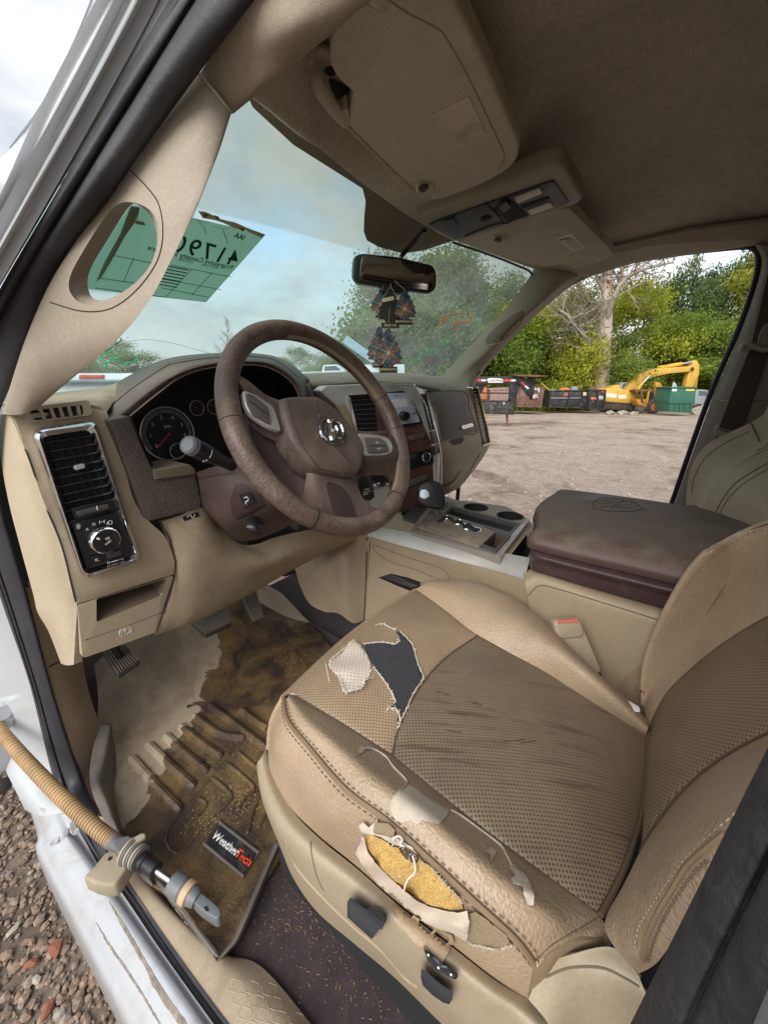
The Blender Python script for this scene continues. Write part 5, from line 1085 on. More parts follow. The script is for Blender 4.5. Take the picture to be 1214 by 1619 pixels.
g2, gc2 = gauge(412, 672, .0505, 218, -30, 6, 222, ['0', '20', '40', '60', '80', '100', '120'], 'speedometer')
# top pad, right of hood
tp = [[(480, 590, .62), (560, 588, .62), (640, 590, .55), (700, 596, .47), (735, 600, .40)], [(486, 596, .45), (560, 592, .40), (640, 593, .36), (700, 599, .32), (740, 603, .30)], [(492, 606, .32), (555, 602, .26), (640, 604, .22), (700, 611, .20), (742, 616, .19)], [(498, 628, .34), (555, 612, .27), (640, 612, .215), (684, 618, .19), (735, 622, .175)]]
sheet('top_pad', R3(tp), mat('top_pad_vinyl', (.13, .105, .08), .65, bump=.3, bscale=380, btype='voronoi', dust=DUST, dustamt=.7), dash, 50, 30, thick=.01, angle=70)
slab('shelf_under_pad', R3([[(487, 606, .36), (512, 610, .34), (528, 640, .30), (560, 700, .26), (575, 840, .24), (470, 840, .26), (470, 640, .34)]])[0], V((0, .03, 0)), brown2, dash, .004)
# left top surface behind hood down to windscreen
slab('windscreen_shelf', [V((-.72, .36, 1.463)), V((-.70, .50, 1.455)), V((.0, .72, 1.455)), V((.60, .62, 1.462)), V((.74, .42, 1.47)), V((.60, .40, 1.475)), V((0, .45, 1.478)), V((-.5, .40, 1.472))], V((0, 0, -.02)), mat('shelf_tan', (.28, .22, .15), .7, dust=DUST, dustamt=.6), dash, 0)
# centre stack
pS = plane3(P(550, 640, y=.22), P(694, 640, y=.095), P(646, 771, y=.135)); nS = pS[1]
def S_(pts, off=0): return [P(a, b, pl=pS, off=off) for a, b in pts]
stk_ = slab('centre_stack', rndm(S_([(505, 618), (515, 610), (600, 606), (655, 608), (672, 622), (690, 660), (697, 720), (697, 800), (600, 850), (560, 700), (545, 652)], -.004), .006), -nS*.06, silver, dash, .006)
sa = S_([(515, 611), (655, 609), (672, 621), (545, 628)], -.004)
wood = mat('dark_wood_trim', (.085, .030, .018), .3, var=.35, vscale=9, coat=.4, dust=(.33, .26, .20), dustamt=.9, dirt=(.30, .22, .17), dirtamt=.55, dscale=12)
wp = slab('wood_panel', rndm(S_([(592, 622), (654, 616), (664, 628), (680, 672), (689, 720), (689, 800), (652, 830), (628, 820), (600, 700)], .001), .004), -nS*.01, wood, stk_, .001)
# left vents
vb = ring('vent_bezel', rndm(S_([(549, 625), (608, 621), (622, 684), (562, 687)], .002), .005), rndm(S_([(554, 630), (602, 627), (616, 681), (566, 682)], .003), .004), -nS*.02, chrome, stk_)
qv = S_([(554, 630), (602, 627), (616, 681), (566, 682)], -.001); obj('vent_dark', [p-nS*.002 for p in qv], [(0, 1, 2, 3)], blackm, vb, False); vent_slats(qv, 7, 0, 1, vb, .003, .2, .002, greyp, .003)
obj('inlay', S_([(530, 640), (546, 640), (553, 655), (560, 684), (548, 668), (536, 648)], .0), [(0, 1, 2, 3, 4, 5)], mat('stack_tan', (.36, .28, .19), .5), stk_, False)
vb2 = ring('vent_bezel', rndm(S_([(577, 748), (612, 738), (618, 765), (582, 777)], .002), .004), rndm(S_([(581, 750), (608, 742), (610, 759), (583, 767)], .003), .003), -nS*.02, chrome, stk_)
qv = S_([(581, 750), (608, 742), (610, 759), (583, 767)], 0); obj('vent_dark', [p for p in qv], [(0, 1, 2, 3)], blackm, vb2, False); vent_slats(qv, 3, 0, 1, vb2, .003, .2, .002, blackp, .003)
# radio
rb = slab('radio_surround', rndm(S_([(600, 621), (652, 617), (672, 668), (629, 677)], .003), .003), -nS*.01, blackp, stk_, .001)
rad = slab('radio', rndm(S_([(603, 622), (648, 620.5), (664, 667), (629, 672)], .006), .003), -nS*.008, mat('radio_reflection_lavender', (.62, .66, .80), .3, .1), rb, .001)  # bright lavender reflection on the radio face put into its base colour
slab('radio_screen', rndm(S_([(615, 633), (642, 630), (647, 643), (619, 646)], .0075), .001), -nS*.002, mat('screen_reflection_pale', (.86, .88, .92), .2), rad, .0004)  # reflection painted as a pale base colour; the screen does not glow
for k in range(5): slab('radio_button', S_([(648+k*1.6, 627+6*k), (653+k*1.6, 626+6*k), (654+k*1.6, 630+6*k), (649+k*1.6, 631+6*k)], .0072), -nS*.002, mat('radio_button_grey', (.30, .32, .40), .4), rad, .0003)
for k in range(4): slab('radio_button', S_([(640+k*5.2, 653+.2-k*.7), (643.5+k*5.2, 652.5-k*.7), (644.5+k*5.2, 657-k*.7), (641+k*5.2, 657.8-k*.7)], .0072), -nS*.002, MT['radio_button_grey'], rad, .0003)
kp_ = P(636.5, 657.5, pl=pS, off=.006); vk = MB().lathe(kp_, nS, [(.0135, 0), (.0135, .004), (.0125, .018), (.011, .020)], 32).build('volume_knob', blackp, rad)
textobj('lettering', 'CD', P(626, 626.5, pl=pS, off=.0072), V((.8, -.5, 0)), V((0, 0, 1)), .006, blackp, rad)
def btnrow(q, n, parent, m_=greyp, name='button'):
    for i in range(n):
        c = [bil(q, (i+.04)/n, 0), bil(q, (i+.96)/n, 0), bil(q, (i+.96)/n, 1), bil(q, (i+.04)/n, 1)]; slab(name, c, -nS*.004, m_, parent, .0006, 2)
sw = mat('switch_grey', (.11, .10, .095), .45, dust=DUST, dustamt=.3)
row1 = slab('switch_bank', S_([(636, 690), (671, 682), (673, 692), (639, 701.5)], .0025), -nS*.006, blackm, stk_, .0005); btnrow(S_([(637, 691), (671, 683), (672, 691.5), (639.5, 700)], .006), 5, row1, sw)
slab('hazard_mark', S_([(648, 690), (651.5, 689), (652.5, 694), (649, 695)], .0068), -nS*.001, redm, row1, 0)
row2 = slab('switch_bank', S_([(644, 760.5), (675, 749), (676, 759.5), (645, 772)], .0025), -nS*.006, blackm, stk_, .0005); btnrow(S_([(645, 761.5), (675, 750), (675.5, 758.5), (646, 770.5)], .006), 6, row2, sw)
cl_ = slab('climate_panel', rndm(S_([(643, 718.5), (682, 709), (687, 731), (644, 744)], .004), .002), -nS*.008, blackp, stk_, .0008)
slab('climate_display', S_([(645, 721), (658, 717.5), (658.5, 721), (645.5, 725)], .0055), -nS*.002, greyp, cl_, .0003)
kd = MB().lathe(P(674, 723, pl=pS, off=.003), nS, [(.0165, 0), (.0165, .006), (.0140, .016), (.0125, .017)], 36).build('fan_knob', blackp, cl_)
MB().tube([P(674, 723, pl=pS, off=.020)+(nS.orthogonal().normalized()*cos(t)+nS.cross(nS.orthogonal().normalized())*sin(t))*.0135 for t in [2*pi*k/32 for k in range(32)]], .0012, 6, True).build('knob_ring', chrome, kd)
kd2 = MB().lathe(P(655, 728, pl=pS, off=.003), nS, [(.011, 0), (.011, .004), (.009, .010)], 28).build('temperature_knob', blackp, cl_)
# right flank: chrome strips and vents
MB().tube(curve(S_([(655, 609), (664, 618), (676, 642), (687, 675), (694, 705), (697, 731), (697, 765)], .006), 40), .003, 8).build('chrome_strip', chrome, stk_)
fl_ = slab('right_flank', rndm(R3([[(657, 611, .10), (673, 617, .105), (686, 650, .10), (695, 700, .095), (697, 733, .09), (697, 775, .09), (688, 775, .09), (688, 700, .09), (672, 640, .095)]])[0], .003), V((0, .05, 0)), silver, stk_, .002)
qv = R3([[(664.5, 623, .098), (674, 622, .098), (687, 679, .092), (679, 681, .092)]])[0]; vv = obj('side_vent', qv, [(0, 1, 2, 3)], blackm, fl_, False); vent_slats(qv, 10, 0, 1, vv, .003, .2, .0016, greyp, .003)
slab('side_socket', R3([[(680, 683, .09), (688, 681, .09), (692, 700, .088), (684, 702, .088)]])[0], V((0, .004, 0)), blackp, fl_, .001); slab('side_switch', R3([[(685, 706, .086), (693, 703, .086), (695, 716, .086), (687, 720, .086)]])[0], V((0, .006, 0)), blackp, fl_, .001)
MB().tube(curve(R3([[(672, 617, .102), (681, 632, .1), (690, 662, .098), (696, 700, .094), (697.5, 733, .09)]])[0], 30), .002, 8).build('chrome_strip', chrome, fl_)
# glovebox side
gbm = mat('glovebox_brown', (.115, .095, .085), .5, bump=.25, bscale=380, btype='voronoi', var=.06, dust=DUST, dustamt=.3)
dR = [[(678, 616, .20), (700, 615, .185), (730, 617, .17), (750, 612, .17)], [(682, 640, .18), (705, 640, .165), (738, 638, .155), (757, 632, .16)], [(690, 690, .17), (712, 692, .155), (748, 683, .148), (768, 676, .155)], [(695, 712, .16), (715, 712, .15), (750, 704, .145), (774, 700, .16)], [(697, 735, .17), (718, 738, .16), (745, 730, .165), (764, 722, .18)], [(697, 760, .19), (712, 770, .19), (728, 768, .20), (738, 757, .22)], [(694, 776, .22), (700, 784, .23), (706, 781, .24), (712, 777, .26)]]
rgt = sheet('right_panel', R3(dR), tan, dash, 30, 60, thick=.012, angle=70); bvG = bvh_of([rgt])
decal('glovebox_door', bvG, [(679, 619), (734, 620.5), (741, 645), (753, 681), (740, 686), (697, 699), (689, 660)], gbm, rgt, off=.003, step=8, thick=.004)
surfline('door_gap', bvG, [(695, 682), (752, 668)], mat('door_edge', (.19, .16, .14), .5), rgt, .002, .004, 10)
surfline('door_gap', bvG, [(678, 618.5), (734, 620), (742, 646), (754, 682), (740, 687)], trimline, rgt, .0012, .002, 30)
decal('badge_strip', bvG, [(730, 673), (745, 669), (748, 670), (749, 674), (733, 678.5), (730, 677)], chrome, rgt, off=.009, step=3, thick=.002)
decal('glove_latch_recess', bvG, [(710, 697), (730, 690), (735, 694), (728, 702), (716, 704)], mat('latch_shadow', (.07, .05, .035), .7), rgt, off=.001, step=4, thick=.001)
surfline('panel_gap', bvG, [(759, 716), (748, 735), (733, 762)], trimline, rgt, .0015, .001, 20)
surfline('panel_gap', bvG, [(699, 769), (715, 762), (727, 745)], trimline, rgt, .002, .001, 20)
vsr = [P(749, 617, y=.158), P(754, 616, y=.158), P(773, 697, y=.150), P(766, 700, y=.150)]
ev = ring('end_vent', rndm([P(745, 612, y=.156), P(756, 611, y=.156), P(777, 702, y=.147), P(763, 706, y=.147)], .006), rndm(vsr, .004), V((0, .02, 0)), chrome, dash, mid=rndm([P(747, 614, y=.150), P(755, 613, y=.150), P(775, 699, y=.143), P(765, 703, y=.143)], .006))
obj('vent_dark', [p+V((0, .006, 0)) for p in vsr], [(0, 1, 2, 3)], blackm, ev, False); vent_slats(vsr, 11, 0, .72, ev, .003, .2, .003, silver, .001)
# ================================================================== steering column and wheel
colm = empty('steering_column', 'brown steering column shroud with black stalk and tilt lever behind the wheel', 'steering column', (-.40, .2, 1.25))
cc = [[(310, 747, .19), (345, 736, .13), (385, 728, .10), (440, 738, .085), (500, 745, .08), (540, 755, .12)], [(313, 756, .188), (350, 750, .125), (395, 748, .09), (450, 757, .07), (508, 765, .075), (545, 770, .12)], [(317, 780, .19), (350, 785, .13), (398, 786, .085), (448, 790, .07), (505, 795, .08), (540, 795, .13)], [(321, 804, .20), (352, 825, .15), (398, 826, .11), (440, 820, .095), (485, 818, .11), (520, 810, .15)], [(340, 822, .23), (370, 852, .20), (400, 854, .18), (435, 842, .17), (465, 828, .19), (490, 820, .22)]]
shr = sheet('shroud', R3(cc), brown2, colm, 50, 44, thick=.008, angle=70); bvSh = bvh_of([shr])
surfline('shroud_seam', bvSh, [(312, 757), (340, 752), (372, 748)], trimline, shr, .0007, .0005, 20)
decal('switch_recess', bvSh, [(372, 766), (384, 764), (412, 782), (420, 800), (400, 812), (376, 822), (366, 812), (364, 790)], mat('shroud_dark', (.05, .03, .03), .5), shr, off=.0008, step=6, thick=.001)
sb = decal('pedal_adjust_switch', bvSh, [(378, 783), (393, 778), (403, 792), (386, 803)], blackp, shr, off=.006, step=5, thick=.006)
surfline('symbols', bvSh, [(386, 787), (391, 786), (393, 791), (388, 794), (390, 797)], textm, shr, .0008, .0068, 12)
MB().tube([P(378, 783, y=.105), P(393, 778, y=.103), P(403, 792, y=.10), P(386, 803, y=.105)], .0008, 5, True).build('switch_edge', greyp, shr)
tl_ = sheet('tilt_lever', R3([[(388, 820, .10), (400, 816, .095), (412, 818, .095)], [(390, 832, .085), (405, 830, .075), (419, 830, .08)], [(396, 842, .082), (408, 842, .072), (421, 840, .078)], [(404, 846, .09), (412, 847, .085), (420, 845, .088)]]), blackp, colm, 14, 18, thick=.006)
a, b_ = P(368, 737, y=.115), P(302, 705, y=.085)
dr = (b_-a).normalized()
MB().lathe(a-dr*.012, dr, [(.016, 0), (.018, .006), (.013, .012), (.010, .018)], 24).build('stalk_boot', blackm, colm)
Ls = (b_-a).length
stkk = MB().lathe(a, dr, [(.009, 0), (.0095, Ls*.2), (.0115, Ls*.45), (.0135, Ls*.60), (.0142, Ls*.66), (.0138, Ls*.665), (.0142, Ls*.67), (.0142, Ls*.93), (.0135, Ls*.95), (.0142, Ls*.955), (.0140, Ls*1.03), (.0120, Ls*1.07), (.0100, Ls*1.075), (.006, Ls*1.06)], 36).build('turn_signal_stalk', blackp, colm)
MB().lathe(b_-dr*.004, dr, [(.0142, 0), (.0143, .004), (.0135, .010), (.0115, .0125), (.0108, .0115), (.004, .0105)], 32).build('stalk_cap', mat('cap_grey', (.20, .21, .235), .5), stkk)
ax_ = dr.orthogonal().normalized(); bx_ = dr.cross(ax_); cv_ = (CAM-a).normalized(); cv_ = (cv_-dr*cv_.dot(dr)).normalized(); cw_ = dr.cross(cv_)
MB().tube([a+dr*Ls*.72+(cv_*cos(t)+cw_*sin(t))*.0146 for t in [-.3+.1*k for k in range(10)]], .0006, 5).build('stalk_mark', textm, stkk)
for t0 in (-.75, -1.1): MB().tube([a+dr*Ls*.72+(cv_*cos(t)+cw_*sin(t))*.0146 for t in (t0, t0+.08, t0+.16)], .0010, 5).build('stalk_mark', textm, stkk)
# cruise stalk label plate behind the wheel, right side
cs = slab('wheel_notice', rndm(R3([[(561, 752, .055), (580, 740, .055), (590, 768, .05), (593, 786, .05), (586, 792, .05), (573, 791, .05)]])[0], .003), V((0, .02, 0)), blackp, colm, .002)
wd = V((.82, .10, -.1))
for i, s_ in enumerate(('ACCESSORY', 'DELAYS POWER', 'PUSH HERE')): textobj('lettering', s_, P(580+i*.4-(3 if i == 2 else 0), 773.5+i*4, y=.0485), wd, V((0, 0, 1)), .0042, textm, cs, bold=.02)
# wheel
WT = radians(29.8); WC = V((-.40, 0, 1.42)); wa = V((1, 0, 0)); wb = V((0, sin(WT), cos(WT))); wn = V((0, -cos(WT), sin(WT)))
wheel = empty('steering_wheel', 'dusty brown leather steering wheel with four spokes and chrome ram head emblem', 'steering wheel', tuple(WC))
def Wp(px, py, off=0): return P(px, py, pl=(WC, wn), off=off)
rim = []
RM = .1795; b = MB(); pts = []; rs = []
for k in range(120): t = 2*pi*k/120; pts.append(WC+wa*cos(t)*RM+wb*sin(t)*RM)
b.tube(pts, [.0158+.0012*max(0, cos(2*(2*pi*k/120)))**4 for k in range(120)], 20, True, up=wn); rim = b.build('rim', wheelm, wheel, angle=180)
thr = mat('thread_pale', (.40, .32, .23), .8)
def rimpt(t, phi, r=.0165): c = WC+(wa*cos(t)+wb*sin(t))*RM; ra = wa*cos(t)+wb*sin(t); return c+(-ra*cos(phi)+wn*sin(phi))*r
for (t0, t1) in ((-15, 95), (-58, -22)):
    st_b = MB()
    for k in range(int((t1-t0)*1.3)):
        t = radians(t0+k/1.3); a = rimpt(t, radians(28)); b2 = rimpt(t+.008, radians(2)); st_b.tube([a, (a+b2)/2+(a-WC).normalized()*0+wn*.0006, b2], .0006, 4)
    kind(st_b.build('stitching', thr, rim), 'stuff')
for t0 in (-8, 172, 230, 300, 15): MB().tube([rimpt(radians(t0), radians(p), .0163) for p in range(-60, 200, 12)], .0009, 5).build('rim_joint', blackm, rim)
hubm = mat('airbag_vinyl', (.095, .068, .058), .45, bump=.35, bscale=380, btype='voronoi', var=.12, dust=(.30, .23, .165), dustamt=.55, dirt=(.26, .20, .15), dirtamt=.75, dscale=7)
# airbag cover: outline on the wheel plane, domed
ab = [(437, 633), (455, 629), (500, 629), (530, 650), (548, 672), (566, 692), (573, 712), (572, 732), (565, 752), (547, 756), (505, 748), (485, 737), (468, 716), (455, 697), (446, 668)]
ap_ = rndm([Wp(*p, off=.012) for p in ab], .012, 4)
def dome(name, loop, h, n_, m_, parent, levels=(1, .97, .9, .75, .5, .25), hs=(0, .4, .62, .82, .95, 1), back=.02):
    c = sum(loop, V())/len(loop); vs = [p-n_*back for p in loop]; m2 = len(loop); fs = []
    for s_, hh in zip(levels, hs): vs += [c+(p-c)*s_+n_*h*hh for p in loop]
    for l in range(len(levels)): fs += [(l*m2+i, l*m2+(i+1) % m2, (l+1)*m2+(i+1) % m2, (l+1)*m2+i) for i in range(m2)]
    vs.append(c+n_*h); k = len(vs)-1; l = len(levels); fs += [(l*m2+i, l*m2+(i+1) % m2, k) for i in range(m2)]
    return obj(name, vs, fs, m_, parent, True, 60, clean=True)
airb = dome('airbag_cover', ap_, .016, wn, hubm, wheel, back=.03); bvA2 = bvh_of([airb])
surfline('crease', bvA2, [(455, 632), (468, 680), (485, 715), (507, 742)], mat('crease_dark', (.05, .035, .03), .6), airb, .0008, .0, 30)
surfline('crease', bvA2, [(500, 632), (508, 668), (525, 700), (545, 722), (563, 735)], MT['crease_dark'], airb, .0007, .0, 30)
surfline('crease', bvA2, [(505, 741), (535, 747), (562, 748)], MT['crease_dark'], airb, .0007, .0, 30)
# ram head emblem
em = slab('emblem', [hit(bvA2, a, b, .003) for a, b in [(503, 658), (505, 676), (509, 690), (520, 699), (530, 702), (541, 697), (544, 688), (537, 668), (527, 664), (518, 667), (511, 660)]], -wn*.004, greyp, airb, .001)
chm = MT['chrome']
def el(pts, r, nm='emblem_relief', closed=False): surfl = surfline(nm, bvA2, pts, chm, em, r, .0045, 30, closed); return surfl
el([(503, 656), (504, 672), (508, 689), (519, 698), (530, 702), (542, 697), (544, 688)], .0011, 'emblem_rim')
el([(517, 694), (510, 686), (507, 676), (508, 666), (512, 661), (518, 663), (521, 670), (520, 677)], [.002]*0 or .0026, 'horn'); el([(532, 690), (540, 692), (543, 684), (540, 673), (535, 667), (529, 665), (524, 668), (522, 675), (526, 682)], .0026, 'horn')
el([(521, 670), (521, 680), (522, 690), (524, 697)], .0034, 'muzzle'); el([(526, 678), (527, 688), (526, 696)], .0028, 'muzzle'); el([(514, 672), (515, 680), (518, 687)], .0022, 'ear'); el([(531, 674), (534, 681), (533, 688)], .0022, 'ear')
# spokes
spm = mat('spoke_plastic', (.085, .056, .049), .45, bump=.25, bscale=500, var=.12, dust=(.30, .23, .165), dustamt=.8, dirt=(.24, .18, .14), dirtamt=.5, dscale=12)
def spoke(name, rows, m_=spm, thick=.012): return sheet(name, [[Wp(*p[:2], off=p[2]) for p in r] for r in rows], m_, wheel, 20, 24, thick=thick, angle=60)
spoke('spoke', [[(372, 590, .004), (380, 606, .01), (386, 622, .006), (388, 650, -.008), (394, 668, -.012)], [(390, 600, .006), (400, 614, .012), (410, 630, .010), (418, 660, -.002), (420, 690, -.012)], [(420, 624, .008), (432, 634, .014), (436, 652, .012), (448, 680, .004), (455, 705, -.008)], [(440, 632, .008), (448, 640, .012), (452, 660, .010), (458, 690, .004), (466, 712, -.006)]])
spoke('spoke', [[(556, 680, .008), (564, 700, .012), (572, 722, .010), (572, 738, .0), (565, 755, -.010)], [(590, 684, .009), (592, 700, .013), (592, 724, .010), (590, 738, .0), (586, 752, -.012)], [(612, 690, .006), (622, 706, .010), (624, 722, .008), (620, 738, -.002), (612, 752, -.012)], [(622, 688, .002), (632, 708, .004), (634, 726, .002), (632, 744, -.004), (622, 760, -.010)]])
spoke('spoke', [[(478, 722, -.002), (500, 742, .006), (520, 748, .008), (545, 752, .006), (568, 752, -.004)], [(484, 745, -.004), (500, 762, .004), (525, 770, .004), (550, 772, .004), (566, 770, -.004)], [(480, 780, -.004), (505, 790, .003), (530, 800, .002), (560, 800, .003), (580, 795, -.002)], [(468, 812, -.004), (505, 815, .003), (535, 822, .003), (565, 820, .003), (602, 806, -.002)]])
slab('spoke_pocket', rndm([Wp(*p, off=.006) for p in [(514, 765), (521, 761), (540, 768), (552, 782), (565, 818), (558, 821), (530, 816), (522, 800)]], .005), -wn*.004, mat('pocket_brown', (.055, .035, .032), .5), wheel, .001)
spoke('spoke_back', [[(392, 668, -.02), (425, 690, -.022), (455, 706, -.02)], [(400, 700, -.024), (438, 725, -.026), (482, 735, -.022)], [(425, 745, -.02), (465, 768, -.022), (500, 780, -.012)], [(462, 786, -.008), (485, 795, -.008), (506, 802, -.004)]], mat('spoke_back_plastic', (.075, .045, .045), .42, bump=.2, bscale=600, dust=(.3, .24, .18), dustamt=.5))
# button pods
lp = [Wp(*p, off=.014) for p in [(384, 616), (402, 622), (430, 640), (436, 648), (446, 682), (428, 676), (398, 656), (388, 640)]]
pod = slab('button_pod', rndm(lp, .006), -wn*.01, silver, wheel, .002)
bt = slab('button_pad', rndm([Wp(*p, off=.0165) for p in [(389, 621), (400, 624), (424, 643), (428, 672), (400, 655), (392, 640)]], .005), -wn*.004, sw, pod, .001)
MB().tube([Wp(395, 634, .0168), Wp(426, 657, .0168)], .0007, 5).build('button_split', blackm, bt)
rp = [Wp(*p, off=.014) for p in [(566, 684), (600, 688), (615, 692), (622, 705), (621, 715), (612, 719), (578, 720), (572, 708)]]
pod2 = slab('button_pod', rndm(rp, .007), -wn*.01, silver, wheel, .003)
bt2 = slab('button_pad', rndm([Wp(*p, off=.0172) for p in [(576, 691), (602, 692), (611, 699), (616, 713), (594, 716), (582, 715)]], .005), -wn*.004, sw, pod2, .001)
MB().tube([Wp(586, 704, .0176), Wp(609, 705, .0176)], .0006, 5).build('button_split', blackm, bt2)
textobj('lettering', 'SPEED', Wp(596, 700, .0177), V((1, .1, -.05)), V((0, sin(WT), cos(WT))), .0042, textm, bt2); textobj('lettering', 'CRUISE', Wp(599, 709.5, .0177), V((1, .1, -.05)), V((0, sin(WT), cos(WT))), .0042, textm, bt2)
# ================================================================== centre console
con = empty('centre_console', 'tan centre console with silver side trim, gear plate and cup holders', 'console', (0, -.1, .7))
zc = 1.125
def Z_(pts, z=zc): return [P(a, b, z=z) for a, b in pts]
top = slab('console_top', Z_([(592, 834), (620, 800), (648, 780), (700, 783), (734, 794), (834, 818), (860, 850), (836, 884)], 1.118), V((0, 0, -.03)), mat('console_tan', (.38, .31, .21), .55, bump=.2, bscale=500, dust=DUST, dustamt=.6, dirt=(.2, .15, .1), dirtamt=.5, dscale=9), con, .003)
trm = [[(592, 832, 'z', 1.128), (584, 840, 'z', 1.118), (579, 850, 'z', 1.100)], [(650, 843, 'z', 1.128), (642, 853, 'z', 1.118), (640, 868, 'z', 1.100)], [(720, 859, 'z', 1.128), (714, 871, 'z', 1.118), (712, 888, 'z', 1.099)], [(790, 873, 'z', 1.128), (784, 886, 'z', 1.118), (782, 907, 'z', 1.099)], [(838, 882, 'z', 1.128), (834, 896, 'z', 1.118), (828, 921, 'z', 1.098)]]
sheet('silver_side_trim', [C3(r) for r in trm], silver, con, 12, 40, thick=.008)
# side panels below
cs1 = [[(580, 849, 'x', -.150), (640, 867, 'x', -.150), (712, 888, 'x', -.150), (780, 906, 'x', -.15), (832, 922, 'x', -.15)], [(579, 890, 'x', -.145), (640, 905, 'x', -.14), (712, 922, 'x', -.14), (780, 945, 'x', -.14), (840, 962, 'x', -.14)], [(578, 930, 'x', -.150), (640, 945, 'x', -.142), (712, 965, 'x', -.14), (780, 990, 'x', -.14), (850, 1010, 'x', -.14)], [(576, 985, 'x', -.155), (640, 1010, 'x', -.15), (712, 1040, 'x', -.15), (780, 1070, 'x', -.15), (850, 1100, 'x', -.15)]]
csm = mat('console_side_tan', (.37, .285, .19), .55, bump=.2, bscale=600, var=.05, dirt=(.26, .2, .135), dirtamt=.5, dscale=5, dust=DUST, dustamt=.3)
side = sheet('side_panel', [C3(r) for r in cs1], csm, con, 40, 30, thick=.01); bvCs = bvh_of([side])
kk = [[(462, 885, .40), (520, 850, .34), (552, 838, .30), (582, 830, .22)], [(468, 904, .37), (520, 874, .31), (552, 858, .26), (579, 850, 'x', -.152)], [(474, 925, .36), (520, 900, .29), (552, 890, .24), (578, 890, 'x', -.152)], [(490, 955, .34), (525, 945, .28), (552, 945, .23), (577, 940, 'x', -.152)], [(515, 968, .30), (535, 970, .27), (558, 985, .22), (576, 980, 'x', -.154)]]
sheet('front_side_panel', R3(kk), csm, con, 24, 24, thick=.01)
MB().tube(curve([P(580, 850, x=-.156), P(578, 915, x=-.157), P(575, 984, x=-.158)], 20), .0012, 6).build('panel_gap', trimline, con)
gri = decal('speaker_grille', bvCs, [(598, 913), (618, 907), (645, 913), (672, 923), (655, 937), (625, 925)], blackp, side, off=.001, step=6, thick=.001)
gl = MB()
for k in range(7):
    a = hit(bvCs, 601+k*8.5, 912.5+k*1.6, .002); b2 = hit(bvCs, 611+k*8.0, 911+k*1.8, .002)
for k in range(5):
    t = k/4; h = [hit(bvCs, 603+15*t+u*(48-6*t), 912-3.5*t+u*(16+2*t), .002) for u in (0, .5, 1)]
    if all(h): gl.tube(h, .0009, 4)
gl.build('grille_bars', greyp, gri)
for pts in ([(590, 862), (640, 880), (700, 900), (706, 920), (660, 902), (610, 885)], ): surfline('panel_gap', bvCs, pts, mat('soft_gap', (.16, .12, .08), .8), side, .0008, .0005, 40, True)
# rear console body under the armrest
rc = [[(832, 905, 'x', -.13), (850, 900, 'x', -.10), (940, 925, 'x', -.10), (1060, 960, 'x', -.10)], [(830, 925, 'x', -.155), (856, 915, 'x', -.145), (945, 945, 'x', -.142), (1080, 985, 'x', -.142)], [(835, 960, 'x', -.155), (870, 965, 'x', -.150), (950, 990, 'x', -.150), (1090, 1030, 'x', -.150)], [(830, 1050, 'x', -.155), (870, 1070, 'x', -.155), (950, 1100, 'x', -.155), (1090, 1160, 'x', -.155)]]
rcs = sheet('rear_side_panel', [C3(r) for r in rc], csm, con, 36, 30, thick=.01); bvRc = bvh_of([rcs])
surfline('panel_gap', bvRc, [(822, 962), (838, 938), (850, 927), (870, 928), (950, 952), (1040, 980)], mat('soft_gap', (.16, .12, .08)), rcs, .0011, .0005, 50)
cc1 = slab('console_core', [V((-.13, .0, 1.05)), V((.19, .0, 1.05)), V((.19, -.66, 1.08)), V((-.13, -.66, 1.08))], V((0, 0, -.38)), csm, con, .004)
cc2 = slab('console_core', [V((-.12, .13, 1.09)), V((.16, .10, 1.09)), V((.18, -.02, 1.09)), V((-.12, .02, 1.09))], V((0, 0, -.4)), csm, con, .004)
# trays
gp = slab('gear_plate', rndm(Z_([(660, 833), (680, 812), (703, 809), (784, 840), (762, 861), (757, 864)], 1.142), .006), V((0, 0, -.018)), mat('gear_plate_brown', (.13, .10, .075), .5, bump=.3, bscale=300, dust=DUST, dustamt=.7), con, .004)
ps_ = ring('plate_surround', rndm(Z_([(648, 841), (672, 806), (705, 786), (838, 820), (792, 880), (772, 874)], 1.134), .008), rndm(Z_([(658, 838), (680, 808), (708, 793), (826, 824), (787, 869), (762, 865)], 1.136), .006), V((0, 0, -.02)), mat('tray_frame', (.40, .38, .35), .35, .6, dust=DUST, dustamt=.4), con)
slab('label_strip', rndm(Z_([(678, 829), (685, 828), (747, 848), (743, 855), (676, 833)], 1.1435), .003), V((0, 0, -.002)), mat('label_strip_grey', (.20, .17, .13), .5, dust=DUST, dustamt=.5), gp, .0005)
tray = blackp
recess('long_tray', Z_([(703, 813), (716, 802), (818, 828), (806, 841)], 1.1385), V((0, 0, -.055)), mat('tray_black', (.014, .014, .015), .7, dust=(.12, .1, .08), dustamt=.5), con, .95)
trf = ring('tray_rim', rndm(Z_([(698, 814), (714, 799), (823, 827), (806, 845)], 1.139), .004), rndm(Z_([(703, 813), (716, 802), (818, 828), (806, 841)], 1.1395), .003), V((0, 0, -.012)), greyp, con)
recess('coin_bin', Z_([(764, 860), (783, 842), (804, 846), (784, 867)], 1.1395), V((0, 0, -.035)), mat('bin_rusty', (.09, .05, .03), .8, var=.5, vscale=20), con, .93)
ring('bin_rim', rndm(Z_([(758, 862), (782, 838), (808, 845), (784, 871)], 1.141), .003), rndm(Z_([(764, 860), (783, 842), (804, 846), (784, 867)], 1.142), .002), V((0, 0, -.015)), greyp, con)
cupm = mat('cup_platform', (.20, .175, .14), .5, dust=DUST, dustamt=.5)
cpf = slab('cup_platform', rndm(Z_([(714, 799), (730, 791), (800, 800), (832, 818), (824, 829)], 1.137), .01), V((0, 0, -.02)), cupm, con, .002)
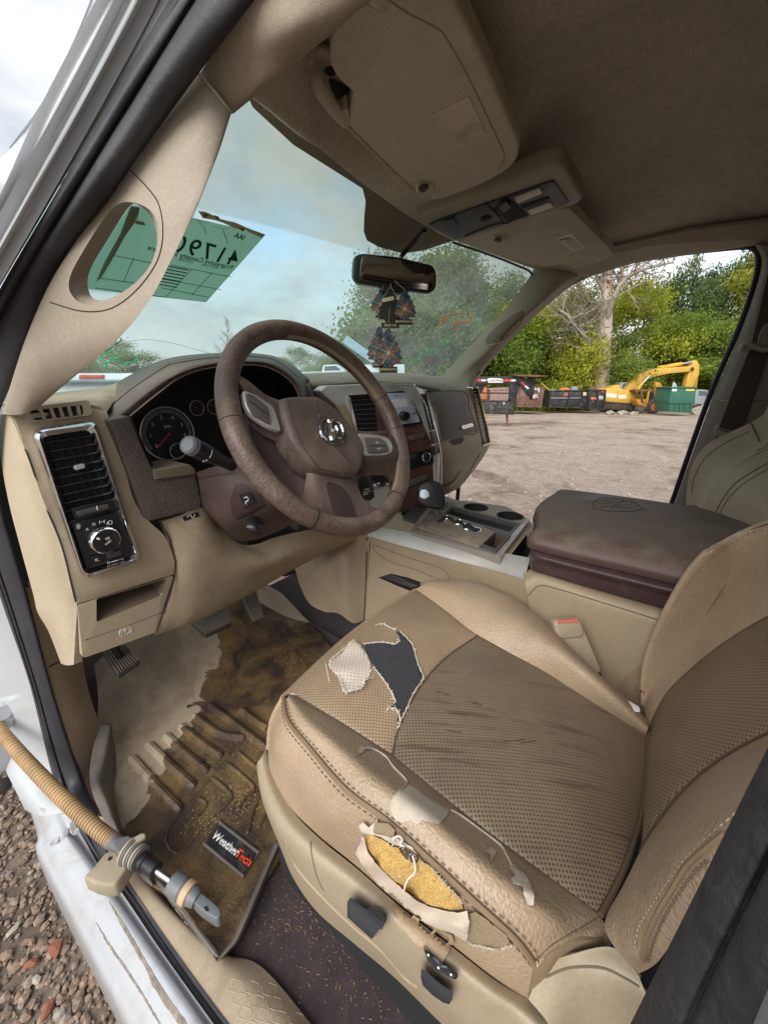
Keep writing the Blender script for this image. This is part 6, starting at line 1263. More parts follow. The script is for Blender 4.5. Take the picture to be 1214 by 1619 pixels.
for (cx, cy, rx) in ((752, 802, 23), (806, 815.5, 22)):
    c_ = P(cx, cy, z=1.1375); r_ = .034
    MB().lathe(c_, V((0, 0, 1)), [(r_*.01, -.06), (r_*.88, -.06), (r_*.985, .0008), (r_*1.07, .0012), (r_*1.10, -.002)], 40, False).build('cup_holder', mat('cup_black', (.010, .010, .011), .85), con)
recess('front_bin', Z_([(634, 812), (650, 790), (683, 798), (668, 818)], 1.1245), V((0, 0, -.035)), blackm, con, .95)
slab('front_bin_mat', Z_([(636, 818), (655, 800), (686, 806), (668, 829)], 1.128), V((0, 0, -.006)), mat('bin_mat', (.05, .052, .056), .5), con, .002)
recess('side_slot', Z_([(808, 876), (832, 845), (838, 868), (832, 884)], 1.1215), V((0, 0, -.04)), blackm, con, .95)
# gate
gt = curve([V((a, b, 0)) for a, b in [(690, 822), (694, 826), (702, 824), (704, 820), (712, 822), (718, 828), (728, 830), (732, 836), (742, 838), (748, 843), (758, 841), (759, 836), (748, 833), (744, 828), (734, 828), (728, 822), (718, 822), (712, 817), (702, 816)]], 90, True)
MB().tube([P(p.x, p.y, z=1.144) for p in gt], .0014, 6, True).build('gear_gate', chrome, gp)
slab('gate_slot', [P(p.x, p.y, z=1.1432) for p in gt][::3], V((0, 0, -.001)), blackm, gp)
def cutz(name, pts=None, c=None, r=0):
    if pts: return slab(name, [p+V((0, 0, .03)) for p in pts], V((0, 0, -.10)), None, None)
    return MB().disc(c+V((0, 0, .03)), V((0, 0, 1)), r, 40, .10).build(name, None, None)
cuts = [cutz('c', Z_(q, z)) for q, z in (([(703, 813), (716, 802), (818, 828), (806, 841)], 1.1385), ([(764, 860), (783, 842), (804, 846), (784, 867)], 1.1395), ([(634, 812), (650, 790), (683, 798), (668, 818)], 1.1245), ([(808, 876), (832, 845), (838, 868), (832, 884)], 1.1215))]+[cutz('c', None, P(a, b, z=1.1375), .0338) for a, b in ((752, 802), (806, 815.5))]
for o_ in (top, cpf, gp, cc1, cc2, ps_):
    for q in cuts: md_ = o_.modifiers.new('cut', 'BOOLEAN'); md_.operation = 'DIFFERENCE'; md_.solver = 'EXACT'; md_.object = q
# the cutters live in world space, the parts under their root: bring them together for the cut
for q in cuts: q.location = (0, 0, 0)
bpy.context.view_layer.update(); dg = bpy.context.evaluated_depsgraph_get(); nms = [bpy.data.meshes.new_from_object(o_.evaluated_get(dg)) for o_ in (top, cpf, gp, cc1, cc2, ps_)]
for o_, nm__ in zip((top, cpf, gp, cc1, cc2, ps_), nms): o_.modifiers.clear(); o_.data = nm__; nm__.set_sharp_from_angle(angle=radians(35))
for q in cuts: bpy.data.objects.remove(q)
sh = empty('gear_shifter', 'black gear shifter with round chrome button standing in the console gate', 'gear shifter', tuple(P(694, 822, z=1.14)))
s0 = P(694, 822, z=1.14); s1 = P(688, 798, d=(s0-CAM).dot(_F)-.005)
MB().tube([s0, s1], [.008, .013], 10).build('shaft', greyp, sh)
dk = (s1-CAM).dot(_F)
KO = [(659, 778), (662, 768), (672, 761), (688, 759.5), (698, 764), (703, 778), (705, 800), (696, 806), (672, 802), (660, 794)]
kob = slab('knob', rndm([P(a, b, d=dk-.022) for a, b in KO], .012), _F*.045, blackp, sh, .009, 4)
c_ = P(670.5, 781, d=dk-.024); MB().lathe(c_, -_F, [(.0135, 0), (.0135, .002), (.0118, .003), (.0115, .002)], 30).build('shift_button', chrome, kob)
MB().tube([P(a, b, d=dk-.0225) for a, b in [(680, 762), (690, 776), (694, 803)]], .0008, 5).build('knob_seam', blackm, kob)
# ================================================================== armrest lid
arm = empty('armrest', 'dusty brown padded armrest lid with embossed crest on the console', 'armrest', (.05, -.45, 1.1))
def arm_rows(ys, prof, shift=0):
    return [[V((x, y+dy, z+dz)) for x, z, dy in pr] for y, pr, dz in ys]
# cross sections bottom-left ... top ... right, lengthwise from the front
def sec(k, zt, xl=-.14, xr=.27): # k = inset at the ends
    return [V((xl+k, 0, 1.176)), V((xl-.004+k, 0, 1.192)), V((xl+.012+k, 0, 1.208+zt*.4)), V((xl+.05+k, 0, 1.216+zt)), V((.05, 0, 1.222+zt)), V((xr-.05-k, 0, 1.216+zt)), V((xr-.01-k, 0, 1.206)), V((xr-k, 0, 1.176))]
rows = []
for y, k, zt, m_ in ((-.237, .03, -.03, .55), (-.242, .015, -.012, .9), (-.256, .004, -.003, 1), (-.30, 0, 0, 1), (-.40, 0, .004, 1), (-.55, 0, .004, 1), (-.66, 0, .0, 1), (-.70, .01, -.01, .9), (-.715, .03, -.03, .5)):
    s_ = sec(k, zt); s_ = [V((p.x, (max(y, -.55) if p.x < .02 else y)-.035*(0 if y < -.5 else (1 if p.x < -.05 else .0)), 1.176+(p.z-1.176)*m_)) for p in s_]; rows.append(s_)
lid = sheet('lid', rows, mat('armrest_vinyl', (.105, .058, .056), .42, bump=.3, bscale=380, btype='voronoi', var=.08, dust=(.20, .165, .12), dustamt=1.3), arm, 50, 60, thick=.0, angle=180)
rows = []
for y, k in ((-.245, .035), (-.262, .008), (-.32, .003), (-.5, .003), (-.70, .003), (-.715, .03)):
    sh_ = (lambda x: -.035*(0 if y < -.5 else (1 if x < -.05 else .0)))
    rows.append([V((x+k*s_, (max(y, -.55) if x < .02 else y)+sh_(x), z)) for x, z, s_ in ((-.115, 1.118, 1), (-.135, 1.126, 1), (-.142, 1.15, 1), (-.143, 1.174, 1), (.05, 1.176, 0), (.27, 1.174, -1), (.26, 1.13, -1))])
basem = mat('armrest_base_brown', (.062, .034, .036), .45, bump=.2, bscale=500, dirt=(.16, .12, .10), dirtamt=.35, dscale=30)
sheet('base', rows, basem, arm, 40, 50, thick=.0, angle=60)
bvL = bvh_of([lid])
surfline('hinge_gap', bvL, [(828, 868), (900, 884), (1000, 912), (1086, 936)], blackm, lid, .001, 0, 20)
em_ = [(938, 794), (946, 787.5), (981, 789), (1002, 794), (1018, 804.5), (994, 809), (959, 808), (937, 804)]
surfline('embossed_crest', bvL, em_, mat('emboss_shade', (.05, .035, .03), .6), lid, .0012, .0002, 60, True, lin=True)
for pts in ([(944, 793), (960, 792), (975, 794), (990, 793), (1005, 797)], [(945, 797), (962, 796), (978, 799), (995, 798), (1012, 802)], [(950, 802), (965, 800), (980, 803), (1000, 803)], [(955, 790), (970, 797), (985, 804)], [(985, 790), (975, 797), (965, 804)]): surfline('embossed_crest', bvL, pts, MT['emboss_shade'], lid, .0008, .0002, 20)
# ================================================================== perforated leather
def perf(name, base, plane='xy', sp=.0058, rot=20, rad=.24, hole=(.06, .04, .03), dirt=(.21, .145, .09), dirtamt=.5, lines=0, rough=.5):
    M = bpy.data.materials.new(name); M.use_nodes = True; nt = M.node_tree; nt.nodes.clear(); L = nt.links.new
    o = N(nt, 'ShaderNodeOutputMaterial'); b = N(nt, 'ShaderNodeBsdfPrincipled', ins={'Roughness': rough}); L(b.outputs[0], o.inputs[0])
    tc = N(nt, 'ShaderNodeTexCoord'); mp = N(nt, 'ShaderNodeMapping')
    sx = N(nt, 'ShaderNodeSeparateXYZ'); L(tc.outputs['Object'], sx.inputs[0]); cx = N(nt, 'ShaderNodeCombineXYZ'); L(sx.outputs['X'], cx.inputs['X']); L(sx.outputs['Y' if plane == 'xy' else 'Z'], cx.inputs['Y'])
    L(cx.outputs[0], mp.inputs['Vector']); mp.inputs['Rotation'].default_value = (0, 0, radians(rot))
    v = N(nt, 'ShaderNodeTexVoronoi', voronoi_dimensions='2D', feature='F1', ins={'Scale': 1/sp, 'Randomness': 0.0}); L(mp.outputs[0], v.inputs['Vector'])
    r = N(nt, 'ShaderNodeMapRange', ins={'From Min': rad*.75, 'From Max': rad*1.15}); L(v.outputs['Distance'], r.inputs['Value'])
    n1 = N(nt, 'ShaderNodeTexNoise', ins={'Scale': 9, 'Detail': 8, 'Roughness': .65}); L(tc.outputs['Object'], n1.inputs['Vector'])
    rp = N(nt, 'ShaderNodeValToRGB'); rp.color_ramp.elements[0].position = .32; rp.color_ramp.elements[1].position = .66; rp.color_ramp.elements[0].color = (*[x*.86 for x in base], 1); rp.color_ramp.elements[1].color = (*[x*1.1 for x in base], 1); L(n1.outputs['Fac'], rp.inputs['Fac'])
    n2 = N(nt, 'ShaderNodeTexNoise', ins={'Scale': 4, 'Detail': 9, 'Roughness': .7, 'Distortion': .7}); L(tc.outputs['Object'], n2.inputs['Vector'])
    r2 = N(nt, 'ShaderNodeMapRange', ins={'From Min': .45, 'From Max': .7, 'To Max': dirtamt}); L(n2.outputs['Fac'], r2.inputs['Value'])
    m1 = N(nt, 'ShaderNodeMix', data_type='RGBA'); L(r2.outputs[0], m1.inputs['Factor']); L(rp.outputs[0], m1.inputs['A']); m1.inputs['B'].default_value = (*dirt, 1); col = m1.outputs['Result']; h = r.outputs[0]
    if lines:   # creases running across the seat
        w = N(nt, 'ShaderNodeTexNoise', ins={'Scale': 1.0, 'Detail': 5, 'Roughness': .55, 'Distortion': .3}); mp2 = N(nt, 'ShaderNodeMapping'); mp2.inputs['Scale'].default_value = (9, 110, 10) if plane == 'xy' else (8, 1, 190); mp3 = N(nt, 'ShaderNodeMapping'); mp3.inputs['Rotation'].default_value = (0, 0, radians(56 if plane == 'xy' else 0)); L(tc.outputs['Object'], mp3.inputs['Vector']); L(mp3.outputs[0], mp2.inputs['Vector']); L(mp2.outputs[0], w.inputs['Vector'])
        rr = N(nt, 'ShaderNodeMapRange', ins={'From Min': .57, 'From Max': .68, 'To Max': lines}); L(w.outputs['Fac'], rr.inputs['Value']); m3 = N(nt, 'ShaderNodeMix', data_type='RGBA'); L(rr.outputs[0], m3.inputs['Factor']); L(col, m3.inputs['A']); m3.inputs['B'].default_value = (.10, .065, .045, 1); col = m3.outputs['Result']
    m2 = N(nt, 'ShaderNodeMix', data_type='RGBA'); L(r.outputs[0], m2.inputs['Factor']); m2.inputs['A'].default_value = (*hole, 1); L(col, m2.inputs['B']); L(m2.outputs['Result'], b.inputs['Base Color'])
    bp = N(nt, 'ShaderNodeBump', ins={'Strength': .6, 'Distance': .001}); L(h, bp.inputs['Height']); L(bp.outputs[0], b.inputs['Normal'])
    MT[name] = M; return M
perf_tan = perf('perforated_tan_leather', (.35, .25, .16), sp=.0040, rot=-35, rad=.21)
perf_dirty = perf('perforated_grimy_leather', (.215, .16, .105), sp=.0042, rot=-38, rad=.26, lines=.75, dirt=(.13, .095, .065), dirtamt=.65)
perf_back = perf('perforated_back_leather', (.235, .17, .105), plane='xz', sp=.0042, rot=45, rad=.26, lines=.25, dirt=(.17, .125, .085))
perf_white = perf('torn_leather_underside', (.62, .54, .45), sp=.0052, rot=-35, rad=.17, hole=(.25, .18, .14), dirt=(.5, .40, .32), dirtamt=.4, rough=.9)
threadd = mat('thread_dark', (.14, .09, .06), .8)
# ================================================================== driver seat
seat = empty('car_chair', 'tan leather driver seat with torn cushion, exposed yellow foam and perforated grimy middle', 'car seat', (-.42, -.35, .69))
def Zs(pts): return [P(a, b, z=z) for a, b, z in pts]
front = Zs([(458, 1096, 1.072), (510, 1045, 1.078), (560, 1000, 1.078), (610, 962, 1.078), (658, 932, 1.07)])
arc = Zs([(620, 1196, 1.055), (632, 1148, 1.061), (662, 1090, 1.064), (703, 1042, 1.062), (755, 1005, 1.055)])
lse = Zs([(620, 1196, 1.055), (700, 1262, 1.046), (780, 1325, 1.036), (865, 1388, 1.025), (948, 1450, 1.01)]); rse = Zs([(755, 1005, 1.055), (850, 1055, 1.036), (940, 1112, 1.015), (1023, 1161, .985)])
bkc = Zs([(948, 1450, 1.01), (985, 1375, 1.0), (1010, 1300, .995), (1020, 1230, .99), (1023, 1161, .985)])
lf0 = Zs([(458, 1096, 1.072), (500, 1121, 1.070), (545, 1148, 1.066), (620, 1196, 1.055)]); rf0 = Zs([(658, 932, 1.07), (700, 962, 1.066), (755, 1005, 1.055)])
fp = gridobj('front_panel', coons(front, arc, lf0, rf0, 40, 30, .008), perf_tan, seat, .005)
ins_ = gridobj('seat_insert', coons(arc, bkc, lse, rse, 46, 60, .010), perf_dirty, seat, .005)
# front roll below the front edge (faces forward)
sheet('front_roll', [[p for p in front], [p+V((0, .022, -.03)) for p in front], [p+V((0, .02, -.10)) for p in front]], leather, seat, 30, 12, thick=.004)
# right bolster
rb_i = Zs([(658, 932, 1.07), (700, 962, 1.066), (755, 1005, 1.055), (850, 1055, 1.036), (940, 1112, 1.015), (1023, 1161, .985)])
rb_c = Zs([(668, 927, 1.080), (712, 935, 1.092), (790, 965, 1.088), (880, 1028, 1.072), (952, 1088, 1.048), (1020, 1150, 1.0)])
rb_o = Zs([(664, 926, 1.07), (692, 920, 1.088), (762, 926, 1.088), (832, 962, 1.075), (880, 1008, 1.06), (932, 1058, 1.04), (985, 1105, 1.01), (1018, 1140, .985)])
rbo2 = [p+V((.012, .004, -.03)) for p in rb_o]; rbo3 = [p+V((.016, 0, -.12)) for p in rb_o]
def rs_(c, n=7): return curve(c, n)
sheet('right_bolster', [rs_(rb_i, 9), rs_(rb_c, 9), rs_(rb_o, 9), rs_(rbo2, 9), rs_(rbo3, 9)], leather, seat, 70, 40, thick=.004, angle=80)
# left bolster
pip = Zs([(449, 1102, 1.074), (456, 1138, 1.078), (489, 1180, 1.080), (546, 1246, 1.078), (613, 1297, 1.074), (675, 1353, 1.068), (746, 1420, 1.060), (813, 1482, 1.048), (844, 1522, 1.030)])
inn = Zs([(458, 1096, 1.072), (500, 1121, 1.070), (545, 1148, 1.066), (620, 1196, 1.055), (700, 1262, 1.046), (780, 1325, 1.036), (865, 1388, 1.025), (915, 1425, 1.018), (948, 1450, 1.01)])
mid_ = [P((a[0]), a[1], z=a[2]) for a in [(456, 1104, 1.080), (482, 1138, 1.088), (520, 1172, 1.092), (590, 1232, 1.090), (665, 1288, 1.084), (738, 1350, 1.076), (812, 1412, 1.064), (866, 1455, 1.050), (885, 1487, 1.035)]]
m2_ = [(a*.55+b*.45)+V((0, 0, .002)) for a, b in zip(mid_, inn)]
lb = sheet('left_bolster', [rs_(inn, 9), rs_(m2_, 9), rs_(mid_, 9), rs_(pip, 9)], leather, seat, 90, 30, thick=.005, angle=80)
skb = Zs([(424, 1186, .995), (429, 1225, .985), (458, 1275, .985), (505, 1322, .985), (562, 1368, .985), (630, 1428, .985), (712, 1492, .978), (780, 1545, .972), (833, 1579, .965)])
skm = Zs([(430, 1140, 1.04), (437, 1178, 1.045), (467, 1222, 1.045), (516, 1284, 1.045), (580, 1330, 1.04), (648, 1392, 1.035), (724, 1458, 1.025), (796, 1520, 1.012), (838, 1555, 1.0)])
sk = sheet('side_skirt', [rs_(pip, 9), rs_(skm, 9), rs_(skb, 9)], leather, seat, 90, 30, thick=.005, angle=80)
sheet('front_skirt', [[front[0], pip[0]], [front[0]+V((0, .02, -.05)), skm[0]], [front[0]+V((0, .015, -.1)), skb[0]]], leather, seat, 6, 14, thick=.004)
bvSt = bvh_of([fp, ins_, lb, sk])
c_w = curve(pip, 90); MB().tube([p+V((-.001, 0, .0005)) for p in c_w], .0030, 8).build('piping', mat('piping_dark', (.21, .145, .085), .5), seat)
for nm, off_ in (('a', .006), ('b', -.009)):
    pts_ = []
    for k in range(0, 9):
        a = pip[k]; b2 = (mid_[k]-a).normalized() if off_ > 0 else (skm[k]-a).normalized(); pts_.append(a+b2*abs(off_)+(CAM-a).normalized()*.003)
    stitches('stitching', pts_, threadd, seat, .0042, .003, .0006)
for c in (arc, lse, rse, lf0, rf0): seam('seam', [p+V((0, 0, .0010)) for p in c], mat('seam_dark', (.10, .065, .04), .8), seat, .0013)
seam('rear_seam', [p+V((0, 0, .003)) for p in bkc], MT['seam_dark'], seat, .003)
# crease slits in the grimy leather
slm = mat('crack_dark', (.035, .02, .014), .9)
for pts in ([(735, 1109), (745, 1110), (755, 1110)], [(747, 1112), (762, 1114)], [(795, 1172), (815, 1171), (830, 1168)], [(822, 1175), (848, 1171)], [(690, 1093), (700, 1096), (712, 1100)], [(712, 1128), (738, 1131)], [(705, 1155), (730, 1158)]):
    surfline('crack', bvSt, pts, slm, ins_, .0006, .0002, 10, flat=.4)
# torn front panel: cushion scrim showing, peeled flaps
scrim = mat('dark_scrim_cloth', (.045, .045, .052), .95, bump=1.2, bscale=600, var=.6, vscale=700)
tear = [(574, 1017), (590, 1016), (604, 1015), (612, 1018), (624, 1017), (632, 1014), (631, 1006), (626, 999), (632, 998), (642, 1008), (651, 1018), (656, 1030), (661, 1050), (669, 1073), (667, 1079), (655, 1094), (645, 1110), (639, 1128), (632, 1142), (629, 1146), (627, 1138), (632, 1125), (625, 1119), (617, 1119), (624, 1112), (625, 1108), (618, 1093), (609, 1078), (600, 1064), (590, 1052), (583, 1038)]
decal('exposed_scrim', bvSt, tear, scrim, fp, off=.0015, step=7, thick=.002, edge=.7, seed=3)
tanback = mat('torn_leather_edge', (.50, .42, .34), .9, var=.2, vscale=60, bump=.5, bscale=400)
def fray(bv, pts, parent, m_, n=40, r=.0007, L_=(.002, .007), seed=1, off=.002, spread=1.0):
    random.seed(seed); c = curve([V((a, b, 0)) for a, b in pts], n); b = MB()
    for p in c:
        h = hit(bv, p.x, p.y, off)
        if not h: continue
        d = (_R*random.gauss(0, 1)+_U*random.gauss(0, 1)).normalized(); l = random.uniform(*L_)
        b.tube([h, h+d*l*.5+(CAM-h).normalized()*random.uniform(0, .002), h+(d+V((random.gauss(0, .4), random.gauss(0, .4), random.gauss(0, .3)))*spread).normalized()*l], [r, r*.8, r*.4], 4)
    h = [hit(bv, p.x, p.y, off) for p in c]; h = [q+V((random.gauss(0, .0004), random.gauss(0, .0004), random.gauss(0, .0004))) for q in h if q]
    b.tube(h, r*1.3, 5)
    return kind(b.build('frayed_edge', m_, parent), 'stuff')
whitet = mat('white_thread', (.62, .56, .47), .9)
fray(bvSt, [(632, 998), (651, 1018), (661, 1050), (669, 1073), (655, 1094), (640, 1126), (630, 1145)], fp, whitet, 60, .0006, (.001, .005), 2)
fray(bvSt, [(574, 1018), (604, 1015), (624, 1018), (632, 1012)], fp, whitet, 34, .0006, (.001, .006), 3)
fray(bvSt, [(590, 1055), (605, 1072), (618, 1093), (626, 1110)], fp, whitet, 30, .0006, (.001, .005), 4)
fray(bvSt, [(612, 1123), (620, 1119), (630, 1127), (632, 1142), (629, 1150)], fp, whitet, 30, .0007, (.001, .005), 5)
fray(bvSt, [(594, 988), (606, 986), (612, 989), (624, 996)], fp, whitet, 26, .0006, (.001, .006), 6)
surfline('slit', bvSt, [(515, 1048), (518, 1062), (521, 1078)], whitet, fp, .0007, .0006, 14)
fray(bvSt, [(455, 1095), (462, 1097), (468, 1098)], fp, whitet, 12, .0006, (.001, .004), 7)
def bulgeL(cx, cy, r, h): return lambda x, y: h*max(0, 1-((x-cx)**2+(y-cy)**2)/r**2)
fl1 = [(560, 1012), (571, 1018), (579, 1036), (588, 1053), (586, 1062), (577, 1074), (575, 1082), (563, 1090), (552, 1092), (544, 1092), (540, 1080), (535, 1067), (524, 1054), (521, 1047), (527, 1040), (537, 1036), (545, 1025), (553, 1016)]
decal('peeled_flap', bvSt, fl1, perf_white, fp, off=.004, step=5, thick=.0015, edge=1.6, seed=5, lift=lambda x, y: .007*max(0, (588-x)/60)*(.6+.4*sin(y*.15)))
fray(bvSt, [(588, 1058), (577, 1076), (570, 1087), (552, 1092), (544, 1092), (537, 1072), (522, 1052), (527, 1040), (545, 1025), (560, 1012)], fp, whitet, 110, .0006, (.0015, .005), 8, off=.008)
b_ = MB()
for k in range(5):
    h1, h2 = hit(bvSt, 584-2*k, 1063+3*k, .003), hit(bvSt, 596-k, 1060+3*k, .003)
    if h1 and h2: b_.tube([h1, (h1+h2)/2+V((0, 0, .002)), h2], .0005, 4)
b_.build('loose_threads', whitet, fp)
# peeled bolster skin
under = mat('leather_underside', (.50, .43, .35), .85, var=.12, vscale=14, bump=.3, bscale=500, dirt=(.40, .32, .24), dirtamt=.6, dscale=14)
darkl = mat('leather_worn_dark', (.25, .185, .115), .55, bump=.4, bscale=420, btype='voronoi', var=.12, vscale=12)
pe = [(618, 1280), (622, 1262), (632, 1252), (640, 1246), (645, 1240), (660, 1246), (680, 1262), (712, 1280), (705, 1292), (694, 1303), (684, 1301), (668, 1297), (662, 1303), (650, 1298), (636, 1300), (624, 1296)]
pl_ = decal('peeled_patch', bvSt, pe, under, lb, off=.0014, step=6, thick=.0012, edge=.8, seed=9)
surfline('peel_edge', bvSt, [(571, 1182), (590, 1184), (610, 1196), (622, 1212), (641, 1232), (642, 1240), (632, 1250), (622, 1262), (618, 1280)], tanback, lb, .0010, .0008, 60)
surfline('peel_edge', bvSt, [(712, 1280), (730, 1290), (760, 1312), (790, 1335), (800, 1350), (812, 1372), (825, 1380), (836, 1395), (842, 1418), (838, 1430)], tanback, lb, .0010, .0008, 70)
decal('peeled_patch', bvSt, [(566, 1186), (570, 1181), (588, 1179), (592, 1184), (580, 1184), (572, 1190), (556, 1198), (568, 1190)], under, lb, off=.0014, step=4, thick=.001, edge=.5)
fl2 = [(805, 1370), (812, 1366), (822, 1378), (834, 1390), (842, 1405), (845, 1418), (842, 1432), (834, 1430), (828, 1416), (826, 1402), (812, 1398), (808, 1388), (814, 1384)]
decal('peeled_flap', bvSt, fl2, under, lb, off=.003, step=4, thick=.001, edge=.8, lift=lambda x, y: .004*max(0, (x-815)/30))
decal('peeled_flap', bvSt, [(768, 1345), (778, 1338), (785, 1344), (782, 1352), (774, 1362), (776, 1352)], under, lb, off=.003, step=3, thick=.001)
# the big hole with yellow foam
foam = mat('yellow_foam', (.50, .32, .10), .95, bump=1.2, bscale=500, var=.2, vscale=60, dirt=(.36, .19, .05), dirtamt=.5, dscale=60, spk=.35, sscale=600)
FO = [(578, 1322), (590, 1321), (606, 1328), (618, 1338), (630, 1340), (636, 1352), (648, 1358), (660, 1352), (668, 1362), (684, 1372), (698, 1390), (712, 1405), (726, 1418), (732, 1436), (720, 1440), (700, 1436), (675, 1430), (655, 1420), (632, 1400), (612, 1382), (592, 1362), (580, 1345), (574, 1332)]
fo = decal('exposed_foam', bvSt, FO, foam, sk, off=.0045, step=3.4, thick=.006, rough=.0005, edge=.8, seed=7, lift=lambda x, y: .0022*mnoise.noise(V((x*.06, y*.06, 0))))
decal('foam_pit', bvSt, [(634, 1338), (645, 1343), (658, 1352), (664, 1362), (655, 1366), (644, 1360), (636, 1352)], mat('foam_pit', (.07, .045, .02), .95), fo, off=.0085, step=4, thick=.001, edge=.6)
LIP = [(562, 1350), (570, 1330), (572, 1322), (577, 1327), (580, 1345), (592, 1363), (612, 1384), (632, 1402), (655, 1422), (676, 1433), (700, 1439), (722, 1443), (738, 1440), (742, 1458), (738, 1490), (735, 1488), (715, 1476), (690, 1468), (664, 1455), (640, 1440), (616, 1424), (604, 1410), (590, 1388), (572, 1368)]
decal('torn_leather_lip', bvSt, LIP, mat('lip_suede', (.52, .43, .34), .9, var=.1, vscale=25, bump=.4, bscale=500, dirt=(.48, .36, .28), dirtamt=.5, dscale=12), sk, off=.0075, step=5, thick=.002, edge=.6, seed=4, lift=lambda x, y: .003*sin(x*.08)+.002*sin(y*.13))
decal('torn_leather_lip', bvSt, [(567, 1305), (575, 1300), (583, 1308), (590, 1302), (596, 1295), (597, 1305), (592, 1318), (600, 1320), (622, 1322), (636, 1330), (652, 1340), (660, 1352), (654, 1352), (640, 1342), (626, 1336), (612, 1330), (598, 1322), (580, 1320), (570, 1315)], under, sk, off=.006, step=4, thick=.0015, edge=.8, seed=6)
decal('leather_tag', bvSt, [(592, 1300), (614, 1302), (624, 1312), (622, 1326), (604, 1320), (590, 1316)], darkl, sk, off=.008, step=5, thick=.0015)
b_ = MB(); random.seed(12)
for (x0, y0, x1, y1, n_) in ((618, 1325, 640, 1338, 10), (640, 1345, 660, 1380, 4), (655, 1350, 690, 1378, 8), (690, 1378, 735, 1430, 22), (632, 1385, 652, 1350, 4)):
    for k in range(n_):
        t = k/max(1, n_-1); x = x0+(x1-x0)*t+random.uniform(-2, 2); y = y0+(y1-y0)*t+random.uniform(-2, 2); h = hit(bvSt, x, y, .009); h2 = hit(bvSt, x+random.uniform(-7, 5), y+random.uniform(-2, 9), .009)
        if h and h2: b_.tube([h, (h+h2)/2+(CAM-h).normalized()*.003, h2], .00035, 4)
for pts in ([(652, 1352), (656, 1368), (655, 1380), (645, 1390), (640, 1402), (638, 1412)], [(620, 1326), (630, 1322), (636, 1328), (632, 1334), (638, 1338)]):
    h = [hit(bvSt, p.x, p.y, .011) for p in curve([V((a, b, 0)) for a, b in pts], 20)]; b_.tube([q for q in h if q], .0010, 5)
kind(b_.build('loose_threads', whitet, fo), 'stuff')
decal('torn_piece', bvSt, [(742, 1445), (752, 1442), (770, 1455), (800, 1478), (808, 1496), (795, 1500), (770, 1498), (745, 1496), (738, 1490)], darkl, sk, off=.005, step=5, thick=.0015, edge=.7)
fray(bvSt, [(738, 1490), (760, 1497), (790, 1501), (808, 1495)], sk, tanback, 40, .0006, (.001, .003), 14, off=.006)
# hanging flap over the base cover
bz_ = None
# plastic base cover
b0 = Zs([(420, 1186, .99), (433, 1226, .985), (462, 1281, .985), (508, 1328, .985), (565, 1374, .985), (633, 1434, .985), (714, 1497, .978), (782, 1549, .970), (835, 1582, .965), (900, 1640, .965)])
b1 = Zs([(406, 1212, .975), (414, 1258, .972), (440, 1312, .972), (485, 1362, .972), (545, 1410, .972), (615, 1470, .972), (694, 1532, .965), (760, 1585, .96), (810, 1620, .955), (870, 1680, .955)])
b1a = Zs([(412, 1199, .990), (424, 1242, .988), (451, 1297, .988), (497, 1345, .988), (556, 1392, .988), (625, 1452, .988), (705, 1515, .981), (772, 1567, .975), (824, 1602, .970), (886, 1660, .970)])
b2 = Zs([(412, 1245, .93), (424, 1292, .92), (450, 1345, .92), (492, 1400, .92), (548, 1452, .92), (610, 1505, .92), (672, 1560, .91), (730, 1612, .91), (780, 1660, .9), (840, 1720, .9)])
b3 = Zs([(428, 1290, .84), (440, 1328, .82), (462, 1385, .82), (500, 1440, .82), (560, 1492, .82), (622, 1544, .82), (686, 1607, .82), (740, 1660, .82), (790, 1710, .82), (850, 1770, .82)])
bcm = mat('seat_base_tan', (.33, .265, .18), .5, bump=.15, bscale=600, var=.04, dirt=(.30, .22, .14), dirtamt=.45, dscale=6)
bc = sheet('base_cover', [b0, b1a, b1, b2, b3], bcm, seat, 100, 40, thick=.006, angle=80)
bvBc = bvh_of([bc])
surfline('panel_gap', bvBc, [(491, 1331), (493, 1350), (498, 1374), (504, 1392), (512, 1408)], MT['soft_gap'], bc, .0009, 0, 30)
surfline('base_ridge', bvBc, [(452, 1330), (470, 1372), (512, 1420), (560, 1466), (600, 1500), (640, 1545), (660, 1560)], mat('ridge_shade', (.36, .29, .19), .6), bc, .0015, 0, 40)
slab('base_void', [V((-.655, -.10, .97)), V((-.20, -.08, .97)), V((-.20, -.60, .93)), V((-.655, -.60, .93))], V((0, 0, -.24)), blackm, seat, 0)
sw1 = decal('seat_slide_switch', bvBc, [(549, 1426), (553, 1420), (560, 1423), (578, 1437), (586, 1434), (594, 1432), (604, 1438), (612, 1447), (611, 1455), (604, 1470), (600, 1468), (596, 1474), (588, 1485), (582, 1480), (562, 1462), (549, 1450)], mat('switch_black', (.02, .022, .028), .35, bump=.1, bscale=800, var=.15), bc, off=.013, step=5, thick=.012)
MB().tube([hit(bvBc, a, b, .0132) for a, b in [(553, 1421), (578, 1439), (588, 1452), (600, 1466)]], .0010, 8).build('switch_ridge', MT['switch_black'], sw1)
MB().tube([hit(bvBc, a, b, .0132) for a, b in [(578, 1439), (590, 1434), (602, 1440)]], .0010, 8).build('switch_ridge', MT['switch_black'], sw1)
decal('lumbar_switch', bvBc, [(669, 1498), (674, 1502), (686, 1513), (697, 1523), (723, 1538), (724, 1545), (720, 1549), (706, 1543), (690, 1534), (676, 1520)], MT['switch_black'], bc, off=.008, step=5, thick=.007)
for k, (a, b) in enumerate(((677, 1510), (693, 1530), (713, 1541))): surfline('symbols', bvBc, [(a-1.5, b-1), (a+1.5, b+1)], textm, bc, .0008, .009, 4)
